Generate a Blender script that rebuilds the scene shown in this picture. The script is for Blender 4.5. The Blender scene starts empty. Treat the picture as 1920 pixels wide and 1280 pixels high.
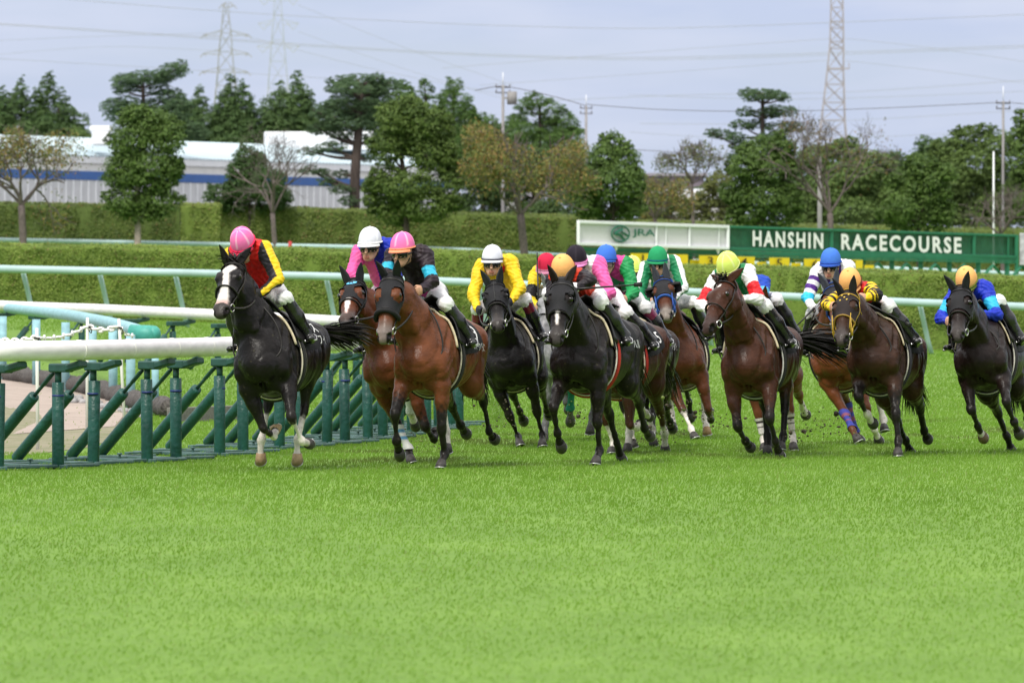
import bpy, math, random
import numpy as np
from mathutils import Vector, Matrix

# ------------------------------------------------------------------ camera, sky, sun, exposure
SC = bpy.context.scene
COL = SC.collection
FPX, HORIZ, CAMH = 14560.0, 533.0, 1.67      # focal length in photo pixels, horizon row, eye height
cam_data = bpy.data.cameras.new('camera')
cam = bpy.data.objects.new('camera', cam_data)
COL.objects.link(cam)
cam.location = (0, 0, CAMH)
cam.rotation_euler = (math.radians(90), 0, 0)
cam_data.sensor_width = 36.0
cam_data.lens = 36.0 * FPX / 1920.0
cam_data.shift_y = -(640.0 - HORIZ) / 1920.0
cam_data.clip_start = 1.0
cam_data.clip_end = 12000.0
cam_data.dof.use_dof = True
cam_data.dof.focus_distance = 73.0
cam_data.dof.aperture_fstop = 8.5
SC.camera = cam

SUN_EL, SUN_AZ = 52.0, 205.0                   # azimuth clockwise from +Y: behind the camera, to its left
world = bpy.data.worlds.new('World')
SC.world = world
world.use_nodes = True
wn, wl = world.node_tree.nodes, world.node_tree.links
wn.clear()
wo = wn.new('ShaderNodeOutputWorld')
wb = wn.new('ShaderNodeBackground')
sky = wn.new('ShaderNodeTexSky')
sky.sky_type = 'NISHITA'
sky.sun_disc = False
sky.sun_elevation = math.radians(SUN_EL)
sky.sun_rotation = math.radians(SUN_AZ)
sky.air_density = 1.0
sky.dust_density = 0.6
sky.ozone_density = 2.0
# thin high cloud: a pale veil mixed over the clear sky
tc = wn.new('ShaderNodeTexCoord')
mp = wn.new('ShaderNodeMapping')
mp.inputs['Scale'].default_value = (4, 4, 55)
nz = wn.new('ShaderNodeTexNoise')
nz.inputs['Scale'].default_value = 2.2
nz.inputs['Detail'].default_value = 5
rp = wn.new('ShaderNodeMapRange')
rp.inputs['From Min'].default_value = 0.3
rp.inputs['From Max'].default_value = 0.72
rp.inputs['To Min'].default_value = 0.80
rp.inputs['To Max'].default_value = 1.0
mx = wn.new('ShaderNodeMix')
mx.data_type = 'RGBA'
mx.inputs['B'].default_value = (4.65, 5.3, 7.0, 1)
wl.new(tc.outputs['Generated'], mp.inputs['Vector'])
wl.new(mp.outputs['Vector'], nz.inputs['Vector'])
wl.new(nz.outputs['Fac'], rp.inputs['Value'])
wl.new(rp.outputs['Result'], mx.inputs['Factor'])
wl.new(sky.outputs['Color'], mx.inputs['A'])
# an overcast dome is about twice as bright overhead as at the horizon
sx = wn.new('ShaderNodeSeparateXYZ'); zr = wn.new('ShaderNodeMapRange'); zr.inputs['To Min'].default_value = 1.0; zr.inputs['To Max'].default_value = 2.5
vm = wn.new('ShaderNodeVectorMath'); vm.operation = 'SCALE'
wl.new(tc.outputs['Generated'], sx.inputs['Vector']); wl.new(sx.outputs['Z'], zr.inputs['Value'])
mz = wn.new('ShaderNodeMix'); mz.data_type = 'RGBA'; mz.inputs['B'].default_value = (6.1, 6.05, 6.1, 1)
zf = wn.new('ShaderNodeMapRange'); zf.inputs['From Min'].default_value = .05; zf.inputs['From Max'].default_value = .35
wl.new(sx.outputs['Z'], zf.inputs['Value']); wl.new(zf.outputs['Result'], mz.inputs['Factor']); nz2 = wn.new('ShaderNodeTexNoise'); nz2.inputs['Scale'].default_value = 5.0; nz2.inputs['Detail'].default_value = 6
mp2 = wn.new('ShaderNodeMapping'); mp2.inputs['Scale'].default_value = (6, 6, 30); mp2.inputs['Rotation'].default_value = (0, .06, 0); rp2 = wn.new('ShaderNodeMapRange'); rp2.inputs['From Min'].default_value = .42; rp2.inputs['From Max'].default_value = .68
mc_ = wn.new('ShaderNodeMix'); mc_.data_type = 'RGBA'; mc_.inputs['B'].default_value = (5.35, 5.85, 7.2, 1)        # paler cloud streaks
wl.new(tc.outputs['Generated'], mp2.inputs['Vector']); wl.new(mp2.outputs['Vector'], nz2.inputs['Vector']); wl.new(nz2.outputs['Fac'], rp2.inputs['Value']); wl.new(rp2.outputs['Result'], mc_.inputs['Factor'])
wl.new(mx.outputs['Result'], mc_.inputs['A']); wl.new(mc_.outputs['Result'], mz.inputs['A'])
wl.new(mz.outputs['Result'], vm.inputs[0]); wl.new(zr.outputs['Result'], vm.inputs['Scale'])
wl.new(vm.outputs[0], wb.inputs['Color'])
wl.new(wb.outputs['Background'], wo.inputs['Surface'])
wb.inputs['Strength'].default_value = 0.085

sun_data = bpy.data.lights.new('sun', 'SUN')
sun_data.energy = 2.3
sun_data.angle = math.radians(12)
sun_data.color = (1.0, 0.95, 0.87)
sun = bpy.data.objects.new('sun', sun_data)
COL.objects.link(sun)
_a, _e = math.radians(SUN_AZ), math.radians(SUN_EL)
SUN_DIR = Vector((math.sin(_a) * math.cos(_e), math.cos(_a) * math.cos(_e), math.sin(_e)))
sun.rotation_euler = SUN_DIR.to_track_quat('Z', 'Y').to_euler()
sun.location = (0, 60, 40)

SC.view_settings.view_transform = 'Standard'
SC.view_settings.look = 'None'
SC.view_settings.exposure = 0.46
SC.view_settings.gamma = 1.0
SC.view_settings.use_curve_mapping = False
# ------------------------------------------------------------------ helpers
V3 = lambda *a: np.array(a, dtype=float)
def nrm(v):
    v = np.asarray(v, float)
    return v / max(1e-9, np.linalg.norm(v))
def px(x, y, Y):
    """photo pixel (1920 wide) seen at depth Y -> world point"""
    return V3((x - 960.0) * Y / FPX, Y, CAMH - (y - HORIZ) * Y / FPX)
def proj(p):
    p = np.asarray(p, float)
    return np.stack([960.0 + FPX * p[..., 0] / p[..., 1], HORIZ - FPX * (p[..., 2] - CAMH) / p[..., 1]], -1)
def srgb(r, g, b):
    f = lambda c: ((c / 255.0) / 12.92) if c / 255.0 <= 0.04045 else ((c / 255.0 + 0.055) / 1.055) ** 2.4
    return (f(r), f(g), f(b))
def D(a): return math.radians(a)

def new_mesh(name, verts, faces, smooth=True, mats=None, mat_idx=None, col=None):
    """faces: (n,k) int array or a list of index lists"""
    me = bpy.data.meshes.new(name)
    verts = np.asarray(verts, dtype=np.float32)
    if isinstance(faces, np.ndarray):
        n, k = faces.shape
        loops = faces.astype(np.int32).ravel()
        starts = np.arange(n, dtype=np.int32) * k
    else:
        n = len(faces)
        loops = np.fromiter((i for f in faces for i in f), dtype=np.int32)
        lens = np.fromiter((len(f) for f in faces), dtype=np.int32)
        starts = np.concatenate([[0], np.cumsum(lens)[:-1]]).astype(np.int32) if n else np.zeros(0, np.int32)
    me.vertices.add(len(verts)); me.vertices.foreach_set('co', verts.ravel())
    me.loops.add(len(loops)); me.loops.foreach_set('vertex_index', loops)
    me.polygons.add(n); me.polygons.foreach_set('loop_start', starts)
    me.update(calc_edges=True)
    me.polygons.foreach_set('use_smooth', np.full(n, bool(smooth)))
    for m in (mats or []): me.materials.append(m)
    if mat_idx is not None: me.polygons.foreach_set('material_index', np.asarray(mat_idx, dtype=np.int32))
    if col is not None:
        ca = me.color_attributes.new('Col', 'FLOAT_COLOR', 'POINT')
        c4 = np.ones((len(verts), 4), np.float32); c4[:, :3] = col
        ca.data.foreach_set('color', c4.ravel())
    me.validate()
    return me

class MB:
    """collects shapes into one mesh (several materials allowed)"""
    def __init__(s): s.v, s.f, s.m, s.c, s.n, s.cur, s.sm = [], [], [], [], 0, 0, []
    def add(s, verts, faces, col=None, smooth=True):
        verts = np.asarray(verts, float).reshape(-1, 3)
        s.v.append(verts)
        for f in faces:
            s.f.append([int(i) + s.n for i in f]); s.m.append(s.cur); s.sm.append(smooth)
        s.c.append(np.tile(np.asarray(col if col is not None else (1, 1, 1), float), (len(verts), 1)) if np.ndim(col) < 2 else np.asarray(col))
        s.n += len(verts)
    def box(s, c, size, R=None, col=None, bev=0.0):
        h = np.asarray(size, float) / 2
        if bev > 0:
            b = min(bev, *(h * 0.9))
            pts = []
            for z, ins in ((-h[2], b), (-h[2] + b, 0), (h[2] - b, 0), (h[2], b)):
                X, Yy = h[0] - ins, h[1] - ins
                cb = b if ins == 0 else b * 0.3
                for sx, sy in ((-1, -1), (1, -1), (1, 1), (-1, 1)):
                    if sx * sy > 0: pts += [(sx * X, sy * (Yy - cb), z), (sx * (X - cb), sy * Yy, z)]
                    else: pts += [(sx * (X - cb), sy * Yy, z), (sx * X, sy * (Yy - cb), z)]
            pts = np.array(pts)
            faces = [list(range(7, -1, -1)), list(range(24, 32))]
            for k in range(3):
                for i in range(8):
                    j = (i + 1) % 8
                    faces.append([k * 8 + i, k * 8 + j, k * 8 + 8 + j, k * 8 + 8 + i])
        else:
            pts = np.array([(x, y, z) for z in (-h[2], h[2]) for x, y in ((-h[0], -h[1]), (h[0], -h[1]), (h[0], h[1]), (-h[0], h[1]))])
            faces = [[3, 2, 1, 0], [4, 5, 6, 7], [0, 1, 5, 4], [1, 2, 6, 5], [2, 3, 7, 6], [3, 0, 4, 7]]
        if R is not None: pts = pts @ np.asarray(R, float).T
        s.add(pts + np.asarray(c, float), faces, col, smooth=False)
    def bar(s, a, b, w, d, up=(0, 0, 1), col=None, bev=0.0):
        """rectangular bar from a to b, w across, d along 'up'"""
        a, b = np.asarray(a, float), np.asarray(b, float)
        x = nrm(b - a); u = np.asarray(up, float)
        if abs(x @ u) > 0.98: u = V3(1, 0, 0)
        y = nrm(np.cross(u, x)); z = np.cross(x, y)
        s.box((a + b) / 2, (np.linalg.norm(b - a), w, d), np.stack([x, y, z], 1), col, bev)
    def tube(s, pts, r, n=10, col=None, cap=True, flat=None):
        """swept tube; r scalar or per point; flat=(scale_u, scale_v)"""
        pts = np.asarray(pts, float); m = len(pts)
        r = np.broadcast_to(np.asarray(r, float), (m,))
        t = np.gradient(pts, axis=0); t /= np.maximum(1e-9, np.linalg.norm(t, axis=1))[:, None]
        u = np.cross(t[0], V3(0, 0, 1))
        if np.linalg.norm(u) < 0.1: u = np.cross(t[0], V3(1, 0, 0))
        u = nrm(u); V = []
        ang = np.arange(n) * 2 * math.pi / n
        fu, fv = flat or (1, 1)
        for i in range(m):
            u = nrm(u - t[i] * (u @ t[i])); w = np.cross(t[i], u)
            V.append(pts[i] + r[i] * (np.cos(ang)[:, None] * u * fu + np.sin(ang)[:, None] * w * fv))
        V = np.concatenate(V); F = []
        for i in range(m - 1):
            for j in range(n):
                k = (j + 1) % n
                F.append([i * n + j, i * n + k, (i + 1) * n + k, (i + 1) * n + j])
        if cap: F += [list(range(n - 1, -1, -1)), list(range((m - 1) * n, m * n))]
        s.add(V, F, col)
    def torus(s, c, axis, R, r, n=18, k=6, col=None):
        ax = nrm(axis); u = nrm(np.cross(ax, V3(0.3, 0.5, 0.81))); w = np.cross(ax, u)
        a = np.arange(n) * 2 * math.pi / n
        V, F = [], []
        for i in range(n):
            d = math.cos(a[i]) * u + math.sin(a[i]) * w
            for j in range(k):
                b = j * 2 * math.pi / k
                V.append(np.asarray(c) + d * (R + r * math.cos(b)) + ax * r * math.sin(b))
        for i in range(n):
            for j in range(k):
                F.append([i * k + j, ((i + 1) % n) * k + j, ((i + 1) % n) * k + (j + 1) % k, i * k + (j + 1) % k])
        s.add(V, F, col)
    def ball(s, c, r, n=10, m=7, col=None, R=None):
        r = np.broadcast_to(np.asarray(r, float), (3,)); V = []
        for i in range(m + 1):
            th = math.pi * i / m
            for j in range(n):
                ph = 2 * math.pi * j / n
                V.append((math.sin(th) * math.cos(ph), math.sin(th) * math.sin(ph), math.cos(th)))
        V = np.array(V) * r
        if R is not None: V = V @ np.asarray(R).T
        F = [[i * n + j, (i + 1) * n + j, (i + 1) * n + (j + 1) % n, i * n + (j + 1) % n] for i in range(m) for j in range(n)]
        s.add(V + np.asarray(c, float), F, col)
    def grid(s, P, col=None, closed=False):
        P = np.asarray(P, float); a, b = P.shape[:2]
        F = []
        for i in range(a - 1):
            for j in range(b if closed else b - 1):
                k = (j + 1) % b
                F.append([i * b + j, i * b + k, (i + 1) * b + k, (i + 1) * b + j])
        s.add(P.reshape(-1, 3), F, col)
    def mesh(s, name, mats, org=(0, 0, 0), use_col=False):
        v = np.concatenate(s.v) - np.asarray(org, float)
        me = new_mesh(name, v, s.f, True, mats, s.m, np.concatenate(s.c) if use_col else None)
        me.polygons.foreach_set('use_smooth', np.array(s.sm, bool)[:len(me.polygons)] if len(me.polygons) == len(s.sm) else np.ones(len(me.polygons), bool))
        return me

def put(name, me, parent=None, loc=(0, 0, 0)):
    o = bpy.data.objects.new(name, me); COL.objects.link(o)
    o.location = tuple(float(c) for c in loc)
    if parent is not None: o.parent = parent
    return o
def tag(o, label=None, cat=None, group=None, kind=None):
    if label: o['label'] = label
    if cat: o['category'] = cat
    if group: o['group'] = group
    if kind: o['kind'] = kind
    return o
def thing(name, loc, label, cat, group=None):
    return tag(put(name, None, None, loc), label, cat, group)

# ------------------------------------------------------------------ materials
def mat(name, col=(0.5, 0.5, 0.5), rough=0.6, spec=0.4, metal=0.0, attr=False, noise=0.0, nscale=8.0, bump=0.0, bscale=60.0,
        sheen=0.0, coat=0.0, trans=0.0, col2=None, stretch=None, ndetail=4.0, rvar=0.0, rscale=6.0):
    m = bpy.data.materials.new(name); m.use_nodes = True
    n, l = m.node_tree.nodes, m.node_tree.links
    b = n['Principled BSDF']
    b.inputs['Roughness'].default_value = rough
    b.inputs['Specular IOR Level'].default_value = spec
    b.inputs['Metallic'].default_value = metal
    if sheen: b.inputs['Sheen Weight'].default_value = sheen
    if coat: b.inputs['Coat Weight'].default_value = coat; b.inputs['Coat Roughness'].default_value = 0.15
    src = None
    if attr:
        at = n.new('ShaderNodeAttribute'); at.attribute_name = 'Col'; src = at.outputs['Color']
    if noise or col2 is not None:
        tcn = n.new('ShaderNodeTexCoord'); no = n.new('ShaderNodeTexNoise')
        no.inputs['Scale'].default_value = nscale; no.inputs['Detail'].default_value = ndetail
        vec = tcn.outputs['Object']
        if stretch:
            mpn = n.new('ShaderNodeMapping'); mpn.inputs['Scale'].default_value = stretch
            l.new(vec, mpn.inputs['Vector']); vec = mpn.outputs['Vector']
        l.new(vec, no.inputs['Vector'])
        mr = n.new('ShaderNodeMapRange'); mr.inputs['From Min'].default_value = 0.3; mr.inputs['From Max'].default_value = 0.7
        l.new(no.outputs['Fac'], mr.inputs['Value'])
        mi = n.new('ShaderNodeMix'); mi.data_type = 'RGBA'
        if col2 is not None:
            mi.inputs['A'].default_value = (*col, 1); mi.inputs['B'].default_value = (*col2, 1)
            l.new(mr.outputs['Result'], mi.inputs['Factor'])
        else:
            mr.inputs['To Min'].default_value = 1 - noise; mr.inputs['To Max'].default_value = 1 + noise
            mi.blend_type = 'MULTIPLY'; mi.inputs['Factor'].default_value = 1.0
            if src is not None: l.new(src, mi.inputs['A'])
            else: mi.inputs['A'].default_value = (*col, 1)
            l.new(mr.outputs['Result'], mi.inputs['B'])
        l.new(mi.outputs['Result'], b.inputs['Base Color'])
    elif src is not None: l.new(src, b.inputs['Base Color'])
    else: b.inputs['Base Color'].default_value = (*col, 1)
    if rvar:
        tcn = n.new('ShaderNodeTexCoord'); no = n.new('ShaderNodeTexNoise'); no.inputs['Scale'].default_value = rscale; no.inputs['Detail'].default_value = 5
        mr = n.new('ShaderNodeMapRange'); mr.inputs['From Min'].default_value = .3; mr.inputs['From Max'].default_value = .7; mr.inputs['To Min'].default_value = rough - rvar; mr.inputs['To Max'].default_value = rough + rvar
        l.new(tcn.outputs['Object'], no.inputs['Vector']); l.new(no.outputs['Fac'], mr.inputs['Value']); l.new(mr.outputs['Result'], b.inputs['Roughness'])
    if bump:
        tcn = n.new('ShaderNodeTexCoord'); no = n.new('ShaderNodeTexNoise')
        no.inputs['Scale'].default_value = bscale; no.inputs['Detail'].default_value = 3
        bp = n.new('ShaderNodeBump'); bp.inputs['Strength'].default_value = bump; bp.inputs['Distance'].default_value = 0.02
        l.new(tcn.outputs['Object'], no.inputs['Vector']); l.new(no.outputs['Fac'], bp.inputs['Height'])
        l.new(bp.outputs['Normal'], b.inputs['Normal'])
    return m

# ------------------------------------------------------------------ implicit bodies: tapered elliptic cones blended on a grid
class Prim:
    __slots__ = ('a', 'b', 'side', 'ax', 'up', 'L', 'ra', 'rb', 'k', 'tag')
    def __init__(s, a, b, ra, rb=None, side=(0, 1, 0), k=0.04, tag=''):
        s.a, s.b = np.asarray(a, float), np.asarray(b, float)
        d = s.b - s.a; s.L = max(1e-5, np.linalg.norm(d))
        s.ax = d / s.L if s.L > 1e-4 else V3(1, 0, 0)
        sd = np.asarray(side, float); sd = sd - s.ax * (sd @ s.ax)
        if np.linalg.norm(sd) < 1e-3: sd = np.cross(s.ax, V3(0.21, 0.93, 0.3))
        s.side = nrm(sd); s.up = np.cross(s.ax, s.side)
        f = lambda r: np.array((r, r), float) if np.ndim(r) == 0 else np.asarray(r, float)
        s.ra = f(ra); s.rb = f(rb) if rb is not None else s.ra.copy()
        s.k, s.tag = k, tag
    def eval(s, x, y, z, grow=0.0):
        X, Y, Z = x - s.a[0], y - s.a[1], z - s.a[2]
        t0 = (X * s.ax[0] + Y * s.ax[1] + Z * s.ax[2])
        t = np.clip(t0 / s.L, 0, 1); e = t0 - t * s.L
        u = X * s.side[0] + Y * s.side[1] + Z * s.side[2]
        v = X * s.up[0] + Y * s.up[1] + Z * s.up[2]
        rs = s.ra[0] + grow + (s.rb[0] - s.ra[0]) * t; ru = s.ra[1] + grow + (s.rb[1] - s.ra[1]) * t
        rm = np.minimum(rs, ru)
        return (np.sqrt((u / rs) ** 2 + (v / ru) ** 2 + (e / rm) ** 2) - 1) * rm, t
    def moved(s, fn, fv):
        p = Prim(fn(s.a), fn(s.b), s.ra, s.rb, fv(s.side), s.k, s.tag); return p

def smin(a, b, k):
    h = np.maximum(k - np.abs(a - b), 0) / k
    return np.minimum(a, b) - h * h * k * 0.25

def eval_prims(prims, P, grow=0.0):
    """blended field at points P (n,3)"""
    f = None
    for p in prims:
        g, _ = p.eval(P[:, 0], P[:, 1], P[:, 2], grow)
        f = g if f is None else (-smin(-f, g, p.k) if p.tag == 'cut' else smin(f, g, p.k))
    return f

def grid_field(prims, org, shape, h, grow=0.0):
    G = np.full(shape, 0.12, np.float32)
    for p in prims:
        m = max(p.ra.max(), p.rb.max()) + grow + 0.06
        lo = np.minimum(p.a, p.b) - m; hi = np.maximum(p.a, p.b) + m
        i0 = np.maximum(0, np.floor((lo - org) / h).astype(int)); i1 = np.minimum(shape, np.ceil((hi - org) / h).astype(int) + 1)
        if (i1 <= i0).any(): continue
        x = (org[0] + h * np.arange(i0[0], i1[0], dtype=np.float32))[:, None, None]
        y = (org[1] + h * np.arange(i0[1], i1[1], dtype=np.float32))[None, :, None]
        z = (org[2] + h * np.arange(i0[2], i1[2], dtype=np.float32))[None, None, :]
        g, _ = p.eval(x, y, z, grow)
        sl = tuple(slice(a, b) for a, b in zip(i0, i1))
        G[sl] = -smin(-G[sl], g.astype(np.float32), p.k) if p.tag == 'cut' else smin(G[sl], g.astype(np.float32), p.k)
    return G

def surface_nets(F, org, h):
    S = F < 0
    c = [(i, j, k) for i in (0, 1) for j in (0, 1) for k in (0, 1)]
    nx, ny, nz_ = F.shape
    sl = lambda o: (slice(o[0], nx - 1 + o[0]), slice(o[1], ny - 1 + o[1]), slice(o[2], nz_ - 1 + o[2]))
    cnt = sum(S[sl(o)].astype(np.int8) for o in c)
    mixed = (cnt > 0) & (cnt < 8)
    cells = np.argwhere(mixed)
    idx = np.full(mixed.shape, -1, np.int64); idx[mixed] = np.arange(len(cells))
    val = {o: F[cells[:, 0] + o[0], cells[:, 1] + o[1], cells[:, 2] + o[2]] for o in c}
    acc = np.zeros((len(cells), 3)); num = np.zeros(len(cells))
    for o in c:
        for ax in range(3):
            if o[ax] == 1: continue
            q = list(o); q[ax] = 1; q = tuple(q)
            a, b = val[o], val[q]
            m = (a < 0) != (b < 0)
            t = np.where(m, a / np.where(m, a - b, 1), 0)
            pt = np.tile(np.array(o, float), (len(cells), 1)); pt[:, ax] += t
            acc[m] += pt[m]; num[m] += 1
    V = (acc / num[:, None] + cells) * h + org
    Q = []
    for ax in range(3):
        a1, a2 = (ax + 1) % 3, (ax + 2) % 3
        lo = [slice(None)] * 3; hi = [slice(None)] * 3
        lo[ax] = slice(0, -1); hi[ax] = slice(1, None)
        d = S[tuple(lo)] != S[tuple(hi)]
        e = np.argwhere(d)
        ok = (e[:, a1] > 0) & (e[:, a2] > 0) & (e[:, a1] < F.shape[a1] - 1) & (e[:, a2] < F.shape[a2] - 1)
        e = e[ok]
        inside = S[e[:, 0], e[:, 1], e[:, 2]]
        def cell(d1, d2):
            g = e.copy(); g[:, a1] += d1; g[:, a2] += d2
            return idx[g[:, 0], g[:, 1], g[:, 2]]
        q = np.stack([cell(-1, -1), cell(0, -1), cell(0, 0), cell(-1, 0)], 1)
        q[~inside] = q[~inside][:, ::-1]
        Q.append(q)
    return V, np.concatenate(Q)

def body_mesh(core, limbs, h, grow=0.0, join_k=0.05, disp=None):
    """core prims blended with each limb; limbs never blend into one another"""
    allp = core + [p for l in limbs for p in l]
    R = max(max(p.ra.max(), p.rb.max()) for p in allp)
    lo = np.min([np.minimum(p.a, p.b) - max(p.ra.max(), p.rb.max()) for p in allp], 0) - 0.03 - grow
    hi = np.max([np.maximum(p.a, p.b) + max(p.ra.max(), p.rb.max()) for p in allp], 0) + 0.03 + grow
    shape = tuple(np.ceil((hi - lo) / h).astype(int) + 1)
    C = grid_field(core, lo, shape, h, grow)
    T = C
    for l in limbs:
        T = np.minimum(T, smin(C, grid_field(l, lo, shape, h, grow), join_k))
    if disp is not None:
        x = lo[0] + h * np.arange(shape[0])[:, None, None]; y = lo[1] + h * np.arange(shape[1])[None, :, None]; z = lo[2] + h * np.arange(shape[2])[None, None, :]
        T = T + disp(x, y, z).astype(np.float32)
    return surface_nets(T, lo, h)

def wrap(prims, C, dirs, rmax, off=0.008, n=48):
    """points on the blended surface (raised by off) met from outside along rays C + r*dirs"""
    C, dirs = np.asarray(C, float), np.asarray(dirs, float)
    C, dirs = np.broadcast_arrays(C, dirs)
    off = np.broadcast_to(off, (len(C),)); rs = np.linspace(rmax, 0.0, n); f = np.empty((n, len(C)))
    for i, r in enumerate(rs): f[i] = eval_prims(prims, C + dirs * r) - off
    ins = f < 0; k = np.argmax(ins, 0); k[~ins.any(0)] = n - 1; k = np.maximum(k, 1)
    j = np.arange(len(C)); a, b = f[k - 1, j], f[k, j]
    t = np.clip(a / np.where(np.abs(a - b) < 1e-9, 1, a - b), 0, 1)
    r = rs[k - 1] + (rs[k] - rs[k - 1]) * t
    return C + dirs * r[:, None]
# ------------------------------------------------------------------ horse skeleton
LEN = dict(ua=0.21, fa=0.385, fc=0.265, fp=0.12, th=0.35, ga=0.43, hc=0.345, hp=0.12, hoof=0.085)
HS = 1.13                                       # head size
TEMPL = {  # upper arm / thigh, forearm / gaskin, cannon, pastern : degrees from straight down, forward positive
    'F_stand': (-52, 2, 0, 28), 'F_reach': (-28, 42, 34, 42), 'F_push': (-62, -30, -36, -12), 'F_fold': (-38, 30, -70, -115),
    'F_lift': (-40, 22, -30, -55), 'F_swing': (-35, 30, -15, -20),
    'H_stand': (38, -38, -4, 28), 'H_reach': (62, -8, 30, 42), 'H_push': (8, -55, -48, -22), 'H_fold': (48, -62, -10, -58),
    'H_trail': (0, -62, -70, -85), 'H_under': (60, -30, 12, 10)}
NAMES = ['X', 'Z', 'yaw', 'pitch', 'roll', 'nel', 'nyw', 'hp', 'hy', 'hr'] + [l + str(i) for l in ('FL', 'FR', 'HL', 'HR') for i in range(5)]
PI_ = {n: i for i, n in enumerate(NAMES)}
SIG = dict(X=3.0, Z=0.07, yaw=9, pitch=4, roll=6, nel=10, nyw=9, hp=9, hy=6, hr=9)

def h_axes(q):
    y, p, r = D(q[2]), D(q[3]), D(q[4])
    xb = V3(-math.sin(y), -math.cos(y), 0); yb = V3(math.cos(y), -math.sin(y), 0); zb = V3(0, 0, 1)
    x1 = math.cos(p) * xb + math.sin(p) * zb; z1 = -math.sin(p) * xb + math.cos(p) * zb
    z2 = math.cos(r) * z1 - math.sin(r) * yb; y2 = math.cos(r) * yb + math.sin(r) * z1
    return np.stack([x1, y2, z2], 1)
def leg_dir(a, b):
    """a: sagittal angle from down, b: outward tilt towards +y"""
    a, b = D(a), D(b)
    s = V3(math.sin(a), 0, -math.cos(a))
    return V3(s[0], -s[2] * math.sin(b), s[2] * math.cos(b))
def fk(q, Y, sc):
    A = h_axes(q); O = V3(q[0], Y, q[1])
    W = lambda p: O + A @ (np.asarray(p, float) * sc)
    J = {'A': A, 'O': O, 'sc': sc}
    J['W'] = W; J['Vv'] = lambda v: A @ np.asarray(v, float)
    L = {}
    L['withers'] = V3(.40, 0, 1.60); L['croup'] = V3(-.6, 0, 1.55); L['dock'] = V3(-.88, 0, 1.42); L['chest'] = V3(.78, 0, 1.0); L['brisket'] = V3(.58, 0, .82)
    nb = V3(.56, 0, 1.27); el, yw = D(q[5]), D(q[6])
    nd = V3(math.cos(el) * math.cos(yw), -math.cos(el) * math.sin(yw), math.sin(el))
    L['nb'] = nb; L['nd'] = nd; L['poll'] = nb + 0.80 * nd
    hp, hy, hr = D(q[7]), D(q[8]), D(q[9])
    hf = V3(math.cos(hp) * math.cos(hy), -math.cos(hp) * math.sin(hy), -math.sin(hp))
    hl = V3(math.sin(hy), math.cos(hy), 0); hu = np.cross(hf, hl)
    hl2 = math.cos(hr) * hl + math.sin(hr) * hu; hu2 = math.cos(hr) * hu - math.sin(hr) * hl
    L['hf'], L['hl'], L['hu'] = hf, hl2, hu2
    L['nose'] = L['poll'] + HS * (.59 * hf - .06 * hu2)
    for leg in ('FL', 'FR', 'HL', 'HR'):
        i = PI_[leg + '0']; a = q[i:i + 5]; s = 1 if leg[1] == 'L' else -1; b = a[4]
        if leg[0] == 'F':
            p0 = V3(.67, .16 * s, 1.10)
            d0 = leg_dir(a[0], b * .4); p1 = p0 + LEN['ua'] * d0 + V3(0, .02 * s, 0)
            p2 = p1 + LEN['fa'] * leg_dir(a[1], b); p3 = p2 + LEN['fc'] * leg_dir(a[2], b); p4 = p3 + LEN['fp'] * leg_dir(a[3], b)
        else:
            p0 = V3(-.60, .13 * s, 1.26)
            p1 = p0 + LEN['th'] * leg_dir(a[0], b * .5) + V3(0, .04 * s, 0)
            p2 = p1 + LEN['ga'] * leg_dir(a[1], b); p3 = p2 + LEN['hc'] * leg_dir(a[2], b); p4 = p3 + LEN['hp'] * leg_dir(a[3], b)
        p5 = p4 + LEN['hoof'] * leg_dir(a[3] - 16, b)
        L[leg] = (p0, p1, p2, p3, p4, p5, b, a[3])
        L[leg + 'e'], L[leg + 'k'], L[leg + 'f'], L[leg + 'h'] = p1, p2, p3, p5
    J['L'] = L
    return J

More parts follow.
